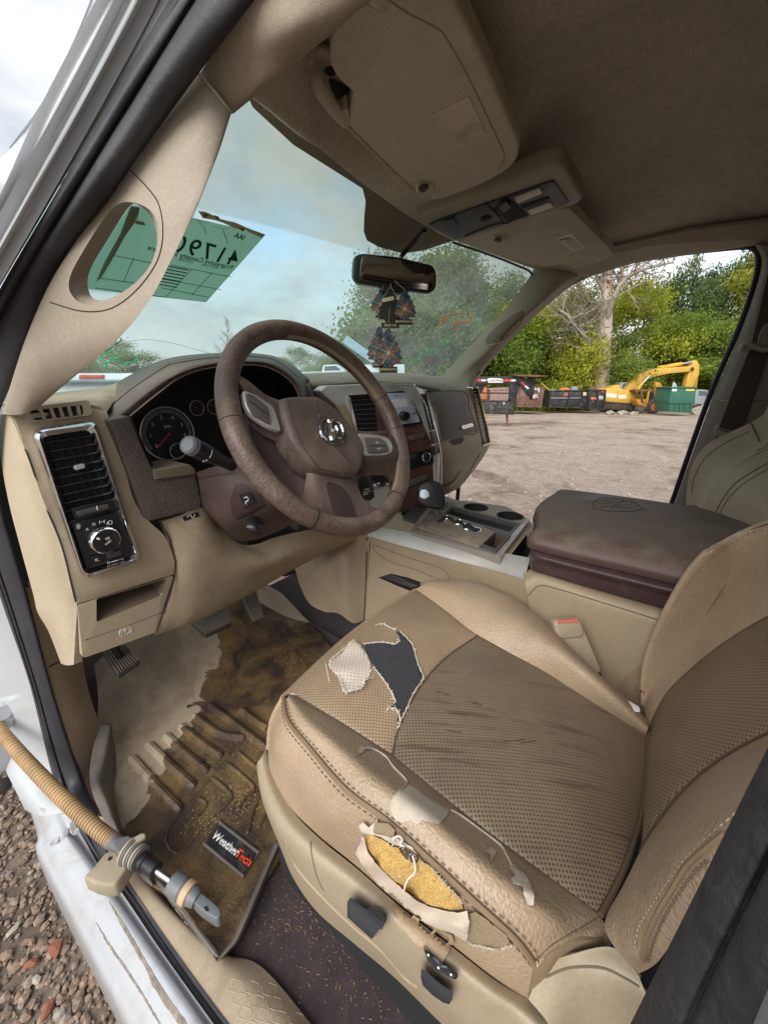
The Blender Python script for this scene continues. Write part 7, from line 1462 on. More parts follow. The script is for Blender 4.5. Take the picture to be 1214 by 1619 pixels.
decal('recline_switch', bvBc, [(666, 1531), (675, 1537), (690, 1551), (702, 1560), (716, 1568), (715, 1580), (710, 1588), (700, 1585), (684, 1574), (668, 1558), (665, 1545)], MT['switch_black'], bc, off=.012, step=5, thick=.011)
decal('hanging_flap', bvh_of([bc, sk]), [(620, 1428), (648, 1444), (690, 1468), (714, 1478), (718, 1492), (704, 1512), (698, 1524), (690, 1520), (680, 1510), (672, 1498), (660, 1500), (640, 1470), (628, 1450)], mat('hanging_leather', (.34, .245, .15), .5, bump=.35, bscale=420, btype='voronoi'), sk, off=.004, step=6, thick=.0015, edge=.6)
# rear foot cover and cushion end welt
rf = sheet('recliner_cover', [Zs([(835, 1580, .98), (858, 1530, 1.0), (900, 1510, 1.02), (968, 1498, 1.03), (1010, 1545, 1.03)]), Zs([(870, 1625, .97), (895, 1580, .99), (935, 1560, 1.01), (985, 1560, 1.02), (1030, 1590, 1.02)]), Zs([(900, 1700, .93), (940, 1660, .95), (990, 1650, .97), (1040, 1650, .97), (1080, 1670, .97)])], bcm, seat, 30, 20, thick=.004, angle=80)
surfline('panel_gap', bvh_of([rf]), [(862, 1545), (900, 1530), (950, 1530), (985, 1545), (1010, 1560)], MT['soft_gap'], rf, .0010, 0, 24)
sheet('cushion_end', [Zs([(844, 1522, 1.03), (862, 1508, 1.03), (880, 1494, 1.035), (912, 1488, 1.03), (940, 1486, 1.02), (958, 1478, 1.01)]), Zs([(842, 1545, 1.01), (864, 1534, 1.01), (884, 1510, 1.02), (915, 1500, 1.015), (945, 1498, 1.01), (965, 1498, 1.0)]), Zs([(834, 1582, .965), (856, 1562, .975), (886, 1530, .99), (920, 1515, 1.0), (955, 1510, 1.0), (985, 1525, 1.0)])], fabedge, seat, 30, 12, thick=.003)
sheet('bolster_end', [Zs([(844, 1522, 1.032), (885, 1487, 1.037), (948, 1450, 1.012)]), Zs([(850, 1518, 1.034), (890, 1492, 1.034), (962, 1470, 1.012)]), Zs([(860, 1512, 1.03), (905, 1496, 1.02), (966, 1500, 1.0)])], leather, seat, 20, 10, thick=.003)
# backrest
PB = (V((-.4, -.54, 1.0)), V((0, 1, .40)).normalized())
def B_(pts): return [P(p[0], p[1], pl=PB, off=(p[2] if len(p) > 2 else 0)) for p in pts]
bkl = B_([(1023, 1161), (1020, 1250), (1012, 1350)])
bi = coons(B_([(1023, 1161), (1050, 1105), (1086, 1066), (1140, 1022), (1214, 977), (1330, 925)]), B_([(1012, 1350), (1026, 1321), (1053, 1283), (1086, 1245), (1140, 1201), (1214, 1161), (1330, 1115)]), B_([(1023, 1161), (1022, 1210), (1020, 1260), (1012, 1350)]), B_([(1330, 925), (1330, 1020), (1330, 1115)]), 50, 30, .010, PB[1])
gridobj('back_insert', bi, perf_back, seat, .005, -PB[1])
fb0 = B_([(1023, 1161), (1050, 1105), (1086, 1066), (1140, 1022), (1214, 977), (1330, 925)])
fbm = B_([(1018, 1120, .006), (1040, 1050, .02), (1075, 990, .03), (1130, 930, .034), (1214, 885, .034), (1330, 850, .03)])
fbo = [P(1015, 1115, x=-.20), P(1018, 1055, x=-.185), P(1040, 990, x=-.175), P(1080, 915, x=-.17), P(1130, 860, x=-.17), P(1214, 821, x=-.165)]
fbo[-1] = P(1214, 821, x=-.165); fbo.append(P(1330, 790, x=-.16)); fbo = curve(fbo, 6)
fbb = [p+V((.03, -.05, -.01)) for p in fbo]
fb = sheet('far_bolster', [fb0, fbm, fbo, fbb], leather, seat, 60, 36, thick=.004, angle=80)
stt = [hit(bvh_of([fb]), a, b, .001) for a, b in [(1064, 958), (1090, 918), (1128, 880), (1170, 850), (1212, 834)]]; stt = [q for q in stt if q]
if len(stt) > 2: stitches('stitching', stt, mat('stitch_tan', (.24, .17, .10), .8), fb, .0045, .003, .0006); seam('seam', [q+V((.004, 0, .004)) for q in stt], MT['seam_dark'], fb, .0007)
seam('seam', [p+PB[1]*.0015 for p in fb0], MT['seam_dark'], seat, .0012)
nb0 = B_([(1012, 1350), (1026, 1321), (1053, 1283), (1086, 1245), (1140, 1201), (1214, 1161), (1330, 1115)])
nb1 = [P(a, b, x=x) for a, b, x in [(985, 1400, -.575), (1010, 1352, -.575), (1045, 1310, -.575), (1085, 1275, -.58), (1145, 1230, -.58), (1220, 1190, -.58), (1330, 1150, -.58)]]
nb2 = [P(a, b, x=x) for a, b, x in [(957, 1452, -.615), (985, 1430, -.625), (1025, 1385, -.63), (1075, 1330, -.635), (1140, 1280, -.64), (1215, 1240, -.64), (1330, 1200, -.64)]]
nb3 = [P(a, b, x=x) for a, b, x in [(966, 1490, -.63), (1000, 1500, -.648), (1035, 1435, -.652), (1085, 1368, -.656), (1145, 1318, -.66), (1225, 1280, -.66), (1330, 1250, -.66)]]
nb4 = [P(a, b, x=x) for a, b, x in [(1008, 1540, -.64), (1040, 1520, -.655), (1080, 1460, -.662), (1120, 1400, -.668), (1180, 1350, -.672), (1260, 1320, -.672), (1350, 1300, -.672)]]
nb = sheet('near_bolster', [nb0, nb1, nb2, nb3, nb4], leather, seat, 70, 44, thick=.004, angle=80); bvN = bvh_of([nb])
seam('seam', [p+PB[1]*.0015 for p in nb0], MT['seam_dark'], seat, .0012)
pale = mat('stitch_pale', (.42, .33, .22), .8)
st2 = [hit(bvN, p.x, p.y, .0008) for p in curve([V((a, b, 0)) for a, b in [(1002, 1500), (1010, 1465), (1031, 1430), (1060, 1388), (1086, 1354), (1118, 1323), (1152, 1294), (1180, 1270)]], 40)]; st2 = [q for q in st2 if q]
if len(st2) > 3: stitches('stitching', st2, pale, nb, .003, .0026, .0005)
surfline('welt', bvN, [(1016, 1518), (1024, 1480), (1042, 1440), (1064, 1404), (1086, 1370), (1112, 1345), (1145, 1318)], MT['piping_dark'], nb, .0018, .0, 40)
st3 = [hit(bvN, p.x, p.y, .0008) for p in curve([V((a, b, 0)) for a, b in [(1024, 1520), (1034, 1485), (1052, 1446), (1074, 1410), (1096, 1380), (1122, 1356)]], 40)]; st3 = [q for q in st3 if q]
if len(st3) > 3: stitches('stitching', st3, threadd, nb, .003, .002, .0010)
# buckle
bk = empty('seat_belt_buckle', 'tan seat belt buckle with faded red button between driver cushion and console', 'belt buckle', tuple(P(930, 1060, x=-.16)))
dB = (P(905, 1010, x=-.215)-CAM).dot(_F)
bm1 = slab('buckle_stalk', rndm([P(a, b, d=dB) for a, b in [(880, 1003), (922, 993), (950, 1060), (944, 1068), (930, 1060), (905, 1035), (886, 1015)]], .004), _F*.018, mat('buckle_tan', (.40, .32, .22), .5, bump=.2, bscale=600), bk, .004)
bm2 = slab('buckle_head', rndm([P(a, b, d=dB-.004) for a, b in [(876, 986), (882, 981), (914, 977), (919, 984), (924, 1000), (921, 1008), (886, 1012), (880, 1004)]], .004), _F*.024, MT['buckle_tan'], bk, .004)
slab('release_button', rndm([P(a, b, d=dB-.0065) for a, b in [(881, 986), (884, 981.5), (912, 978), (915, 984)]], .002), _F*.006, mat('faded_red_button', (.62, .16, .13), .5), bm2, .0015)
slab('buckle_webbing', [P(a, b, d=dB+.004) for a, b in [(925, 1040), (948, 1062), (954, 1076), (940, 1066)]], _F*.004, blackm, bk)
slab('seat_side_flap', rndm([P(a, b, x=-.155) for a, b in [(970, 1090), (990, 1068), (1020, 1045), (1022, 1100), (1020, 1140), (990, 1110)]], .01), V((.01, 0, 0)), leather, seat, .003)
tgd = slab('cushion_label', rndm([P(a, b, z=1.02) for a, b in [(986, 1107), (990, 1106), (1010, 1117), (1012, 1125), (1004, 1124), (988, 1113)]], .003), V((0, 0, -.002)), mat('white_label', (.75, .75, .73), .6), seat, .0005)
# ================================================================== passenger seat
ps = empty('car_chair', 'tan leather passenger seat backrest rising behind the armrest at the right edge', 'car seat', (.45, -.75, .69))
psl = mat('far_seat_leather', (.40, .33, .24), .5, bump=.3, bscale=420, btype='voronoi', var=.07, dirt=(.2, .15, .1), dirtamt=.3, dscale=5)
PX_ = lambda pts: [P(a, b, x=x) for a, b, x in pts]
o1 = sheet('backrest_side', [PX_([(1083, 800, .30), (1086, 765, .30), (1096, 730, .30), (1118, 702, .30), (1150, 685, .30), (1186, 668, .30), (1206, 655, .30), (1214, 640, .30), (1235, 600, .30)]),
    PX_([(1100, 800, .27), (1106, 775, .27), (1120, 748, .27), (1145, 722, .27), (1172, 706, .27), (1200, 690, .27), (1225, 678, .27), (1245, 665, .27), (1262, 640, .27)]),
    PX_([(1112, 810, .23), (1120, 785, .23), (1136, 762, .23), (1160, 740, .23), (1190, 720, .23), (1220, 704, .23), (1250, 690, .23), (1270, 680, .23), (1290, 670, .23)])], psl, ps, 50, 24, thick=.006, angle=80)
o2 = sheet('backrest_bolster', [PX_([(1108, 808, .235), (1116, 786, .235), (1130, 764, .235), (1154, 740, .235), (1184, 722, .235), (1214, 707, .235), (1260, 690, .235)]),
    PX_([(1128, 818, .21), (1138, 796, .205), (1155, 772, .20), (1180, 752, .20), (1214, 734, .20), (1250, 720, .20), (1300, 705, .20)]),
    PX_([(1160, 830, .17), (1172, 812, .16), (1190, 795, .15), (1214, 780, .15), (1250, 765, .15), (1290, 750, .15), (1330, 740, .15)]), PX_([(1180, 850, .15), (1200, 850, .12), (1230, 850, .1), (1270, 850, .1), (1300, 850, .1), (1330, 850, .1), (1360, 850, .1)])], psl, ps, 50, 30, thick=.006, angle=80)
bvP = bvh_of([o1, o2])
surfline('seam', bvP, [(1186, 668), (1192, 680), (1200, 698)], MT['soft_gap'], o1, .0018, .0005, 14)
surfline('seam', bvP, [(1092, 780), (1098, 752), (1116, 722), (1146, 700), (1184, 682)], MT['soft_gap'], o1, .0010, .0005, 40)
surfline('seam', bvP, [(1130, 812), (1142, 788), (1162, 764), (1190, 745), (1214, 732)], MT['soft_gap'], o2, .0012, .0005, 40); surfline('seam', bvP, [(1136, 814), (1148, 792), (1168, 770), (1194, 752), (1214, 741)], MT['soft_gap'], o2, .0008, .0005, 40)
surfline('seam_top', bvP, [(1196, 712), (1206, 708), (1214, 700)], MT['soft_gap'], o2, .0010, .0005, 10)
# seat belt
beltm = mat('brown_webbing', (.075, .052, .040), .85, bump=.8, bscale=900, var=.15, dust=(.2, .16, .12), dustamt=.4)
bt_ = empty('seat_belt', 'brown seat belt hanging on the far pillar behind the passenger seat', 'seat belt', tuple(P(1160, 620, x=.74)))
XB = .745
slab('webbing', PX_([(1184, 553, XB), (1216, 553, XB), (1196, 610, XB), (1170, 684, XB), (1136, 675, XB), (1160, 612, XB)]), V((.004, 0, 0)), beltm, bt_, .001)
slab('webbing', PX_([(1132, 690, XB+.01), (1156, 694, XB+.01), (1140, 730, XB+.01), (1110, 760, XB+.01)]), V((.003, 0, 0)), beltm, bt_, .001)
slab('webbing', PX_([(1214, 430, XB+.012), (1240, 430, XB+.012), (1225, 500, XB+.012), (1206, 560, XB+.012), (1186, 548, XB+.012)]), V((.003, 0, 0)), beltm, bt_, .001)
ck = mat('belt_guide_beige', (.36, .32, .26), .5)
MB().tube(curve(PX_([(1181, 560, .735), (1173, 556, .735), (1173, 548, .735), (1182, 544, .735), (1194, 549, .735), (1206, 553, .735), (1220, 552, .735)]), 30), .008, 10).build('belt_guide', ck, bt_)
slab('guide_cover', rndm(PX_([(1196, 550, .74), (1200, 528, .74), (1207, 514, .74), (1216, 508, .74), (1232, 512, .74), (1232, 552, .74)]), .012), V((.03, 0, 0)), mat('belt_guide_dark', (.22, .19, .155), .55), bt_, .006)
slab('latch_tongue', rndm(PX_([(1130, 688, .735), (1128, 678, .735), (1133, 672, .735), (1138, 674, .735), (1136, 680, .735), (1150, 685, .735), (1158, 688, .735), (1146, 702, .735), (1140, 703, .735), (1138, 692, .735)]), .004), V((.012, 0, 0)), ck, bt_, .002)
# ================================================================== floor mat
mt_ = bpy.data.materials.new('muddy_rubber'); mt_.use_nodes = True; nt = mt_.node_tree; nt.nodes.clear(); L = nt.links.new
def matmat():
    o = N(nt, 'ShaderNodeOutputMaterial'); b = N(nt, 'ShaderNodeBsdfPrincipled'); L(b.outputs[0], o.inputs[0]); tc = N(nt, 'ShaderNodeTexCoord'); geo = N(nt, 'ShaderNodeNewGeometry')
    sx = N(nt, 'ShaderNodeSeparateXYZ'); L(geo.outputs['Position'], sx.inputs[0])
    A, B_, C_, D_ = P(225, 1330, z=.70), P(205, 1195, z=.70), P(330, 1115, z=.70), P(408, 1030, z=.70)
    d = C_-A; nx, ny = -d.y, d.x; ln = sqrt(nx*nx+ny*ny); nx /= ln; ny /= ln
    if nx*(P(250, 1080, z=.70)-A).x+ny*(P(250, 1080, z=.70)-A).y < 0: nx, ny = -nx, -ny
    def lin(nx, ny, q):
        m1 = N(nt, 'ShaderNodeMath', operation='MULTIPLY'); m1.inputs[1].default_value = nx; L(sx.outputs['X'], m1.inputs[0]); m2 = N(nt, 'ShaderNodeMath', operation='MULTIPLY_ADD'); m2.inputs[1].default_value = ny; L(sx.outputs['Y'], m2.inputs[0]); L(m1.outputs[0], m2.inputs[2])
        m3 = N(nt, 'ShaderNodeMath', operation='ADD'); m3.inputs[1].default_value = -(nx*q.x+ny*q.y); L(m2.outputs[0], m3.inputs[0]); return m3
    l1 = lin(nx, ny, P(290, 1150, z=.70))
    n1 = N(nt, 'ShaderNodeTexNoise', ins={'Scale': 14, 'Detail': 7, 'Roughness': .62, 'Distortion': 1.0}); L(geo.outputs['Position'], n1.inputs['Vector'])
    ms = N(nt, 'ShaderNodeMath', operation='MULTIPLY_ADD'); ms.inputs[1].default_value = .16; ms.inputs[2].default_value = -.08; L(n1.outputs['Fac'], ms.inputs[0])
    ad = N(nt, 'ShaderNodeMath', operation='ADD'); L(l1.outputs[0], ad.inputs[0]); L(ms.outputs[0], ad.inputs[1])
    mr = N(nt, 'ShaderNodeMapRange', ins={'From Min': -.002, 'From Max': .003}); L(ad.outputs[0], mr.inputs['Value'])
    # right side stays wet towards the seat
    q = P(440, 1000, z=.70); l2 = lin(-.985, .17, P(425, 1040, z=.70)); ad2 = N(nt, 'ShaderNodeMath', operation='ADD'); L(l2.outputs[0], ad2.inputs[0]); L(ms.outputs[0], ad2.inputs[1]); mrb = N(nt, 'ShaderNodeMapRange', ins={'From Min': -.002, 'From Max': .003}); L(ad2.outputs[0], mrb.inputs['Value'])
    l3 = lin(.8, .6, P(470, 985, z=.70)); mrc = N(nt, 'ShaderNodeMapRange', ins={'From Min': -.002, 'From Max': .004}); L(l3.outputs[0], mrc.inputs['Value'])
    mxx = N(nt, 'ShaderNodeMath', operation='MULTIPLY'); L(mr.outputs[0], mxx.inputs[0]); L(mrb.outputs[0], mxx.inputs[1]); dryf = N(nt, 'ShaderNodeMath', operation='MAXIMUM'); L(mxx.outputs[0], dryf.inputs[0]); L(mrc.outputs[0], dryf.inputs[1])
    n2 = N(nt, 'ShaderNodeTexNoise', ins={'Scale': 9, 'Detail': 10, 'Roughness': .75}); L(geo.outputs['Position'], n2.inputs['Vector'])
    dry = N(nt, 'ShaderNodeValToRGB'); e = dry.color_ramp.elements; e[0].position = .32; e[0].color = (.15, .115, .085, 1); e[1].position = .68; e[1].color = (.36, .28, .19, 1); L(n2.outputs['Fac'], dry.inputs['Fac'])
    n3 = N(nt, 'ShaderNodeTexNoise', ins={'Scale': 11, 'Detail': 9, 'Roughness': .7, 'Distortion': .6}); L(tc.outputs['Object'], n3.inputs['Vector'])
    wet = N(nt, 'ShaderNodeValToRGB'); e = wet.color_ramp.elements; e[0].position = .40; e[0].color = (.048, .033, .025, 1); e[1].position = .64; e[1].color = (.18, .115, .05, 1); L(n3.outputs['Fac'], wet.inputs['Fac'])
    # crisp tide-line of dried dust
    ed = N(nt, 'ShaderNodeMapRange', ins={'From Min': .0, 'From Max': .05, 'To Min': .9, 'To Max': 0}); L(ad.outputs[0], ed.inputs['Value'])
    dm = N(nt, 'ShaderNodeMix', data_type='RGBA'); L(ed.outputs[0], dm.inputs['Factor']); L(dry.outputs[0], dm.inputs['A']); dm.inputs['B'].default_value = (.36, .29, .21, 1)
    mx = N(nt, 'ShaderNodeMix', data_type='RGBA'); L(dryf.outputs[0], mx.inputs['Factor']); L(wet.outputs[0], mx.inputs['A']); L(dm.outputs['Result'], mx.inputs['B'])
    L(mx.outputs['Result'], b.inputs['Base Color']); rr = N(nt, 'ShaderNodeMapRange', ins={'To Min': .34, 'To Max': .95}); L(dryf.outputs[0], rr.inputs['Value']); L(rr.outputs[0], b.inputs['Roughness'])
    nb_ = N(nt, 'ShaderNodeTexNoise', ins={'Scale': 260, 'Detail': 4}); L(tc.outputs['Object'], nb_.inputs['Vector']); bp = N(nt, 'ShaderNodeBump', ins={'Strength': .6, 'Distance': .002}); L(nb_.outputs['Fac'], bp.inputs['Height']); L(bp.outputs[0], b.inputs['Normal'])
matmat()
fm = empty('floor_mat', 'muddy brown moulded rubber floor mat with wet lower half in the driver footwell', 'floor mat', (-.6, .2, .69))
TB = (V((0, .45, .702)), V((0, -.655, .755)).normalized())
def mp_(p): return P(p[0], p[1], pl=TB) if len(p) > 2 and p[2] == 't' else P(p[0], p[1], z=(p[2] if len(p) > 2 else .702))
mr_ = [[(150, 1050, 't'), (220, 990, 't'), (310, 945, 't'), (390, 915, 't'), (446, 938, 't')], [(156, 1110, 't'), (232, 1060, 't'), (320, 1015, 't'), (405, 982, 't'), (478, 972, 't')], [(150, 1188, .712), (232, 1132), (330, 1078), (420, 1035), (506, 1000)], [(162, 1280, .715), (255, 1215), (350, 1155), (445, 1100), (545, 1055)],
       [(203, 1368, .722), (290, 1290), (380, 1225), (470, 1175), (580, 1130)], [(283, 1428, .722), (338, 1378), (400, 1322), (460, 1280), (560, 1250)], [(344, 1520, .722), (356, 1506, .715), (376, 1482, .71), (408, 1412, .706), (442, 1330, .704)]]
fmat = sheet('mat_tray', [[mp_(p) for p in r] for r in mr_], mt_, fm, 70, 80, thick=.006, angle=180); bvM = bvh_of([fmat])
lipm = mat('grey_rubber_lip', (.12, .105, .09), .5, var=.3, vscale=12, dirt=(.24, .20, .15), dirtamt=.8, dscale=9)
sheet('mat_side_lip', [Zs([(160, 1142, .755), (146, 1190, .745), (143, 1238, .74), (158, 1282, .735), (178, 1318, .735), (203, 1364, .728), (240, 1402, .726)]), Zs([(176, 1146, .75), (168, 1190, .745), (160, 1232, .74), (172, 1270, .745), (186, 1306, .74), (208, 1352, .732), (243, 1396, .728)]), Zs([(178, 1160, .73), (184, 1195, .712), (184, 1245, .706), (192, 1295, .706), (202, 1325, .706), (218, 1355, .706), (250, 1392, .706)])], lipm, fm, 50, 20, thick=.003, angle=180)
c_r = [(344, 1520), (362, 1500), (376, 1482), (395, 1440), (412, 1400), (430, 1358), (441, 1334)]
sheet('mat_rear_lip', [[P(a-5, b-6, z=.708) for a, b in c_r], [P(a, b, z=.722) for a, b in c_r], [P(a+5, b+2, z=.700) for a, b in c_r]], lipm, fm, 40, 10, thick=.003, angle=180)
ribm = mat('mat_rib_wet', (.045, .028, .020), .4, var=.3, vscale=20, dirt=(.15, .09, .035), dirtamt=.8, dscale=16)
def rib(pts, r=.0100, m_=mt_):
    h = [hit(bvM, p.x, p.y, -.001) for p in curve([V((a, b, 0)) for a, b in pts], 16)]
    h = [q for q in h if q]
    if len(h) > 2: MB().tube(h, [r*.5]+[r]*(len(h)-2)+[r*.5], 8, flat=1).build('mat_rib', m_, fm)
for pts in ([(206, 1197), (246, 1242), (286, 1283)], [(233, 1176), (270, 1212), (308, 1246)], [(260, 1162), (296, 1195), (329, 1221)], [(284, 1147), (318, 1175), (351, 1198)], [(306, 1131), (345, 1160), (389, 1166+2)], [(330, 1115), (372, 1146), (424, 1186)], [(380, 1122), (410, 1145), (424, 1152)]): rib(pts)
for pts in ([(313, 1262), (326, 1272), (318, 1284), (311, 1292)], [(334, 1229), (366, 1258), (352, 1278), (336, 1292)], [(357, 1205), (401, 1245), (390, 1262), (376, 1282)], [(375, 1188), (415, 1222)], [(413, 1252), (400, 1285), (392, 1320)], [(430, 1262), (418, 1290), (408, 1310)]): rib(pts, .0050)
rib([(389, 1166), (370, 1185), (340, 1222), (312, 1255), (284, 1288), (262, 1325), (278, 1350), (300, 1336)], .0028)
rib([(345, 1520-6), (300, 1455), (262, 1408), (228, 1370)], .004, lipm)
lo_ = [(338, 1297), (348, 1296), (410, 1345), (412, 1352), (388, 1388), (380, 1388), (320, 1336), (321, 1330)]
pd = decal('logo_plate', bvM, [(347, 1304), (405, 1350), (384, 1382), (328, 1334)], mat('logo_black', (.018, .018, .022), .4, dirt=(.20, .17, .13), dirtamt=.5, dscale=30), fm, off=.004, step=8, thick=.004)
MB().tube([hit(bvM, a, b, .003) for a, b in [(346, 1299), (409, 1348), (386, 1386), (323, 1334)]], .0030, 8, True).build('plate_frame', lipm, pd)
la, lb_2 = hit(bvM, 338, 1318, .0045), hit(bvM, 395, 1363, .0045); xd = (lb_2-la).normalized(); yd = V((0, 0, 1)).cross(xd); sz = (lb_2-la).length
t1 = textobj('lettering', 'Weather', la+xd*sz*.36, xd, yd, sz*.19, textm, pd, bold=.035)
t2 = textobj('lettering', 'Tech', la+xd*sz*.85, xd, yd, sz*.19, redm, pd, bold=.035)
# grit in the wet part
def grit():
    random.seed(21); me = stone_mesh('s', 3, None, .6); vs = [v.co.copy() for v in me.vertices]; fs = [tuple(p.vertices) for p in me.polygons]; bpy.data.meshes.remove(me); b = MB()
    for (cx, cy, sx_, sy_, n_) in ((385, 1262, 32, 26, 420), (330, 1300, 30, 22, 260), (470, 1040, 30, 30, 200), (340, 1230, 60, 40, 150), (400, 1180, 40, 30, 120)):
        for k in range(n_):
            h = hit(bvM, random.gauss(cx, sx_*.6), random.gauss(cy, sy_*.6), .0004)
            if h: r = random.uniform(.0005, .0014)*random.choice([1, 1, 1, 1.6]); b.add([h+p*r for p in vs], fs)
    kind(b.build('grit', mat('ochre_grit', (.32, .21, .09), .9, var=.5, vscale=300), fm, smooth=False), 'stuff')
grit()
def straw():
    random.seed(8); bv = bvh_of([flo]); b = MB()
    for k in range(620):
        t = random.random(); x = 400+300*t+random.gauss(0, 45); y = 1400+200*t+random.gauss(0, 45)
        if k > 820: x, y = random.uniform(440, 560), random.uniform(930, 1000)
        h = hit(bv, x, y, .001)
        if not h: continue
        d = V((random.gauss(0, 1), random.gauss(0, 1), random.gauss(0, .2))).normalized(); l = random.uniform(.001, .004)*(1 if k % 11 else 2)
        b.tube([h, h+d*l*.5+V((0, 0, .001)), h+d*l], .00028, 3)
    kind(b.build('straw_bits', mat('straw', (.42, .28, .12), .9, var=.4, vscale=200), None, smooth=False), 'stuff')
straw()
for pts in ([(100, 1090), (112, 1078), (122, 1062)], [(108, 1120), (122, 1100), (134, 1088)], [(118, 1150), (134, 1122), (142, 1104)], [(112, 1132), (124, 1118), (130, 1110)]): surfline('scratch', bvh_of([kick]), pts, mat('pale_scratch', (.52, .44, .36), .8), kick, .0005, .0005, 10)
# ================================================================== pedals
def pedal(lb_x, q, zs, n, arm_px, name='pedal', m_=None):
    c = [P(a, b, z=z) for (a, b), z in zip(q, zs)]; r = empty(name, lb_x, 'pedal', tuple(sum(c, V())/4))
    u = (c[1]-c[0]).cross(c[3]-c[0]).normalized(); u = u if u.dot(CAM-c[0]) > 0 else -u
    pm = mat('pedal_rubber', (.045, .04, .036), .7, bump=.3, bscale=400, dirt=(.20, .16, .12), dirtamt=.7, dscale=20)
    pd_ = slab('pad', rndm(c, .006), -u*.012, pm, r, .002)
    for i in range(n):
        t = (i+.6)/(n+.2); a, b = c[0].lerp(c[1], t).lerp(c[3].lerp(c[2], t), .06), c[0].lerp(c[1], t).lerp(c[3].lerp(c[2], t), .94)
        MB().bar(a+u*.0012, b+u*.0012, (c[1]-c[0]).length/n*.45, .003, u).build('tread_bar', mat('pedal_rib', (.12, .105, .09), .7, dust=DUST, dustamt=.5), pd_)
    MB().tube([sum(c, V())/4-u*.01, P(arm_px[0], arm_px[1], y=arm_px[3])], .008, 8).build('arm', blackm, r)
pedal('ribbed parking brake pedal at the far left under the parking brake release', [(161, 1029), (194, 1014), (223, 1045), (187, 1070)], (.90, .90, .87, .87), 9, (165, 985, None, .42))
pedal('wide muddy brake pedal in the middle under the knee panel', [(297, 979), (358, 951), (367, 986), (326, 1005)], (.88, .88, .85, .85), 14, (345, 900, None, .6))
pedal('narrow upright accelerator pedal nearest the console', [(380, 941), (405, 930), (418, 979), (402, 985)], (.93, .93, .86, .86), 6, (390, 900, None, .62))
# ================================================================== overhead things
vz = 1.80
vs_o = empty('driver_sun_visor', 'large tan cloth sun visor with a paler patch, above the driver side windscreen', 'sun visor', tuple(P(680, 150, z=vz)))
vo = [(523, 72), (521, 100), (530, 122), (549, 140), (560, 149), (552, 180), (546, 196), (600, 250), (650, 297), (664, 307), (680, 317), (698, 316), (760, 293), (806, 268), (820, 248), (820, 228), (770, 108), (716, -5), (695, -60), (560, -60), (535, 20)]
def vis(name, pts, z, m_, parent, th=.022, rr_=.02):
    return slab(name, rndm([P(a, b, z=z) for a, b in pts], rr_, 6), V((0, 0, th)), m_, parent, .008, 4)
vb_ = vis('visor_board', vo, vz, visorm, vs_o)
surfP_ = lambda a, b, z: P(a, b, z=z)
slab('pale_patch', [P(a, b, z=vz-.0012) for a, b in [(683, 182), (741, 154), (768, 210), (722, 233)]], V((0, 0, .001)), mat('visor_patch', (.66, .58, .47), .9, bump=.4, bscale=900, dirt=(.17, .13, .1), dirtamt=.5, dscale=18), vb_)
MB().tube(curve([P(a, b, z=vz+.001) for a, b in [(560, -40), (640, 15), (690, 42), (708, 62), (745, 130), (785, 215), (797, 245), (788, 268)]], 50), .0016, 6).build('visor_crease', mat('visor_crease', (.30, .25, .185), .95), vb_)
MB().tube(curve([P(a, b, z=vz+.002) for a, b in [(546, 196), (600, 250), (650, 297), (662, 308)]], 30), .0022, 6).build('visor_edge', mat('visor_edge_pale', (.5, .43, .34), .8), vb_)
pt_ = vis('pivot_plate', [(463, 118), (470, 104), (490, 92), (520, 86), (560, 120), (575, 150), (540, 158), (500, 148), (474, 140)], vz+.028, visorp, vs_o, .012, .012)
for a, b in ((487, 133), (522, 114)): MB().disc(P(a, b, z=vz+.0265), V((0, 0, -1)), .0065, 20, .003).build('screw_hole', mat('hole_brown', (.03, .022, .016), .8), pt_)
MB().tube(curve([P(q[0], q[1], z=q[4]) for q in [(503, 118, None, None, vz+.015), (506, 138, None, None, vz+.004), (520, 160, None, None, vz), (534, 178, None, None, vz), (546, 190, None, None, vz+.004)]], 24), [.0085]*12+[.0078]*12, 12).build('pivot_arm', visorp, vs_o)
vis('arm_pocket', [(519, 130), (556, 148), (549, 176), (530, 158)], vz+.022, mat('pocket_dark', (.045, .036, .028), .9), vs_o, .004, .004)
vis('arm_collar', [(533, 184), (548, 172), (554, 190), (546, 196), (538, 196)], vz-.002, visorp, vs_o, .014, .003)
vc = vis('visor_clip', [(656, 305), (660, 296), (674, 291), (685, 294), (688, 303), (680, 314), (668, 318), (662, 314)], vz-.004, visorp, vs_o, .014, .006)
vis('clip_hook', [(660, 300), (670, 295), (679, 298), (672, 305), (664, 306)], vz-.009, mat('clip_dark', (.06, .05, .04), .7), vc, .006, .004)
zp = 1.845
pv = empty('passenger_sun_visor', 'smaller looking cloth sun visor with a printed warning label on the passenger side', 'sun visor', tuple(P(850, 380, z=zp)))
pvb = vis('visor_board', [(722, 383), (765, 352), (800, 340), (900, 330), (930, 360), (964, 394), (968, 404), (952, 413), (905, 425), (894, 422), (884, 416), (870, 421), (838, 419), (790, 402)], zp, visorm, pv, .02, .008)
wl = slab('warning_label', [P(a, b, z=zp-.0012) for a, b in [(879, 377), (902, 369), (926, 391), (905, 398)]], V((0, 0, .001)), mat('label_white', (.75, .70, .62), .8), pvb)
for k in range(6):
    t = .36+.1*k; a0 = P(879+26*t, 377+21*t, z=zp-.0016); a1 = P(902+24*t, 369+22*t, z=zp-.0016); MB().tube([a0.lerp(a1, .15), a0.lerp(a1, .85)], .0006, 4).build('label_text', blackm, wl)
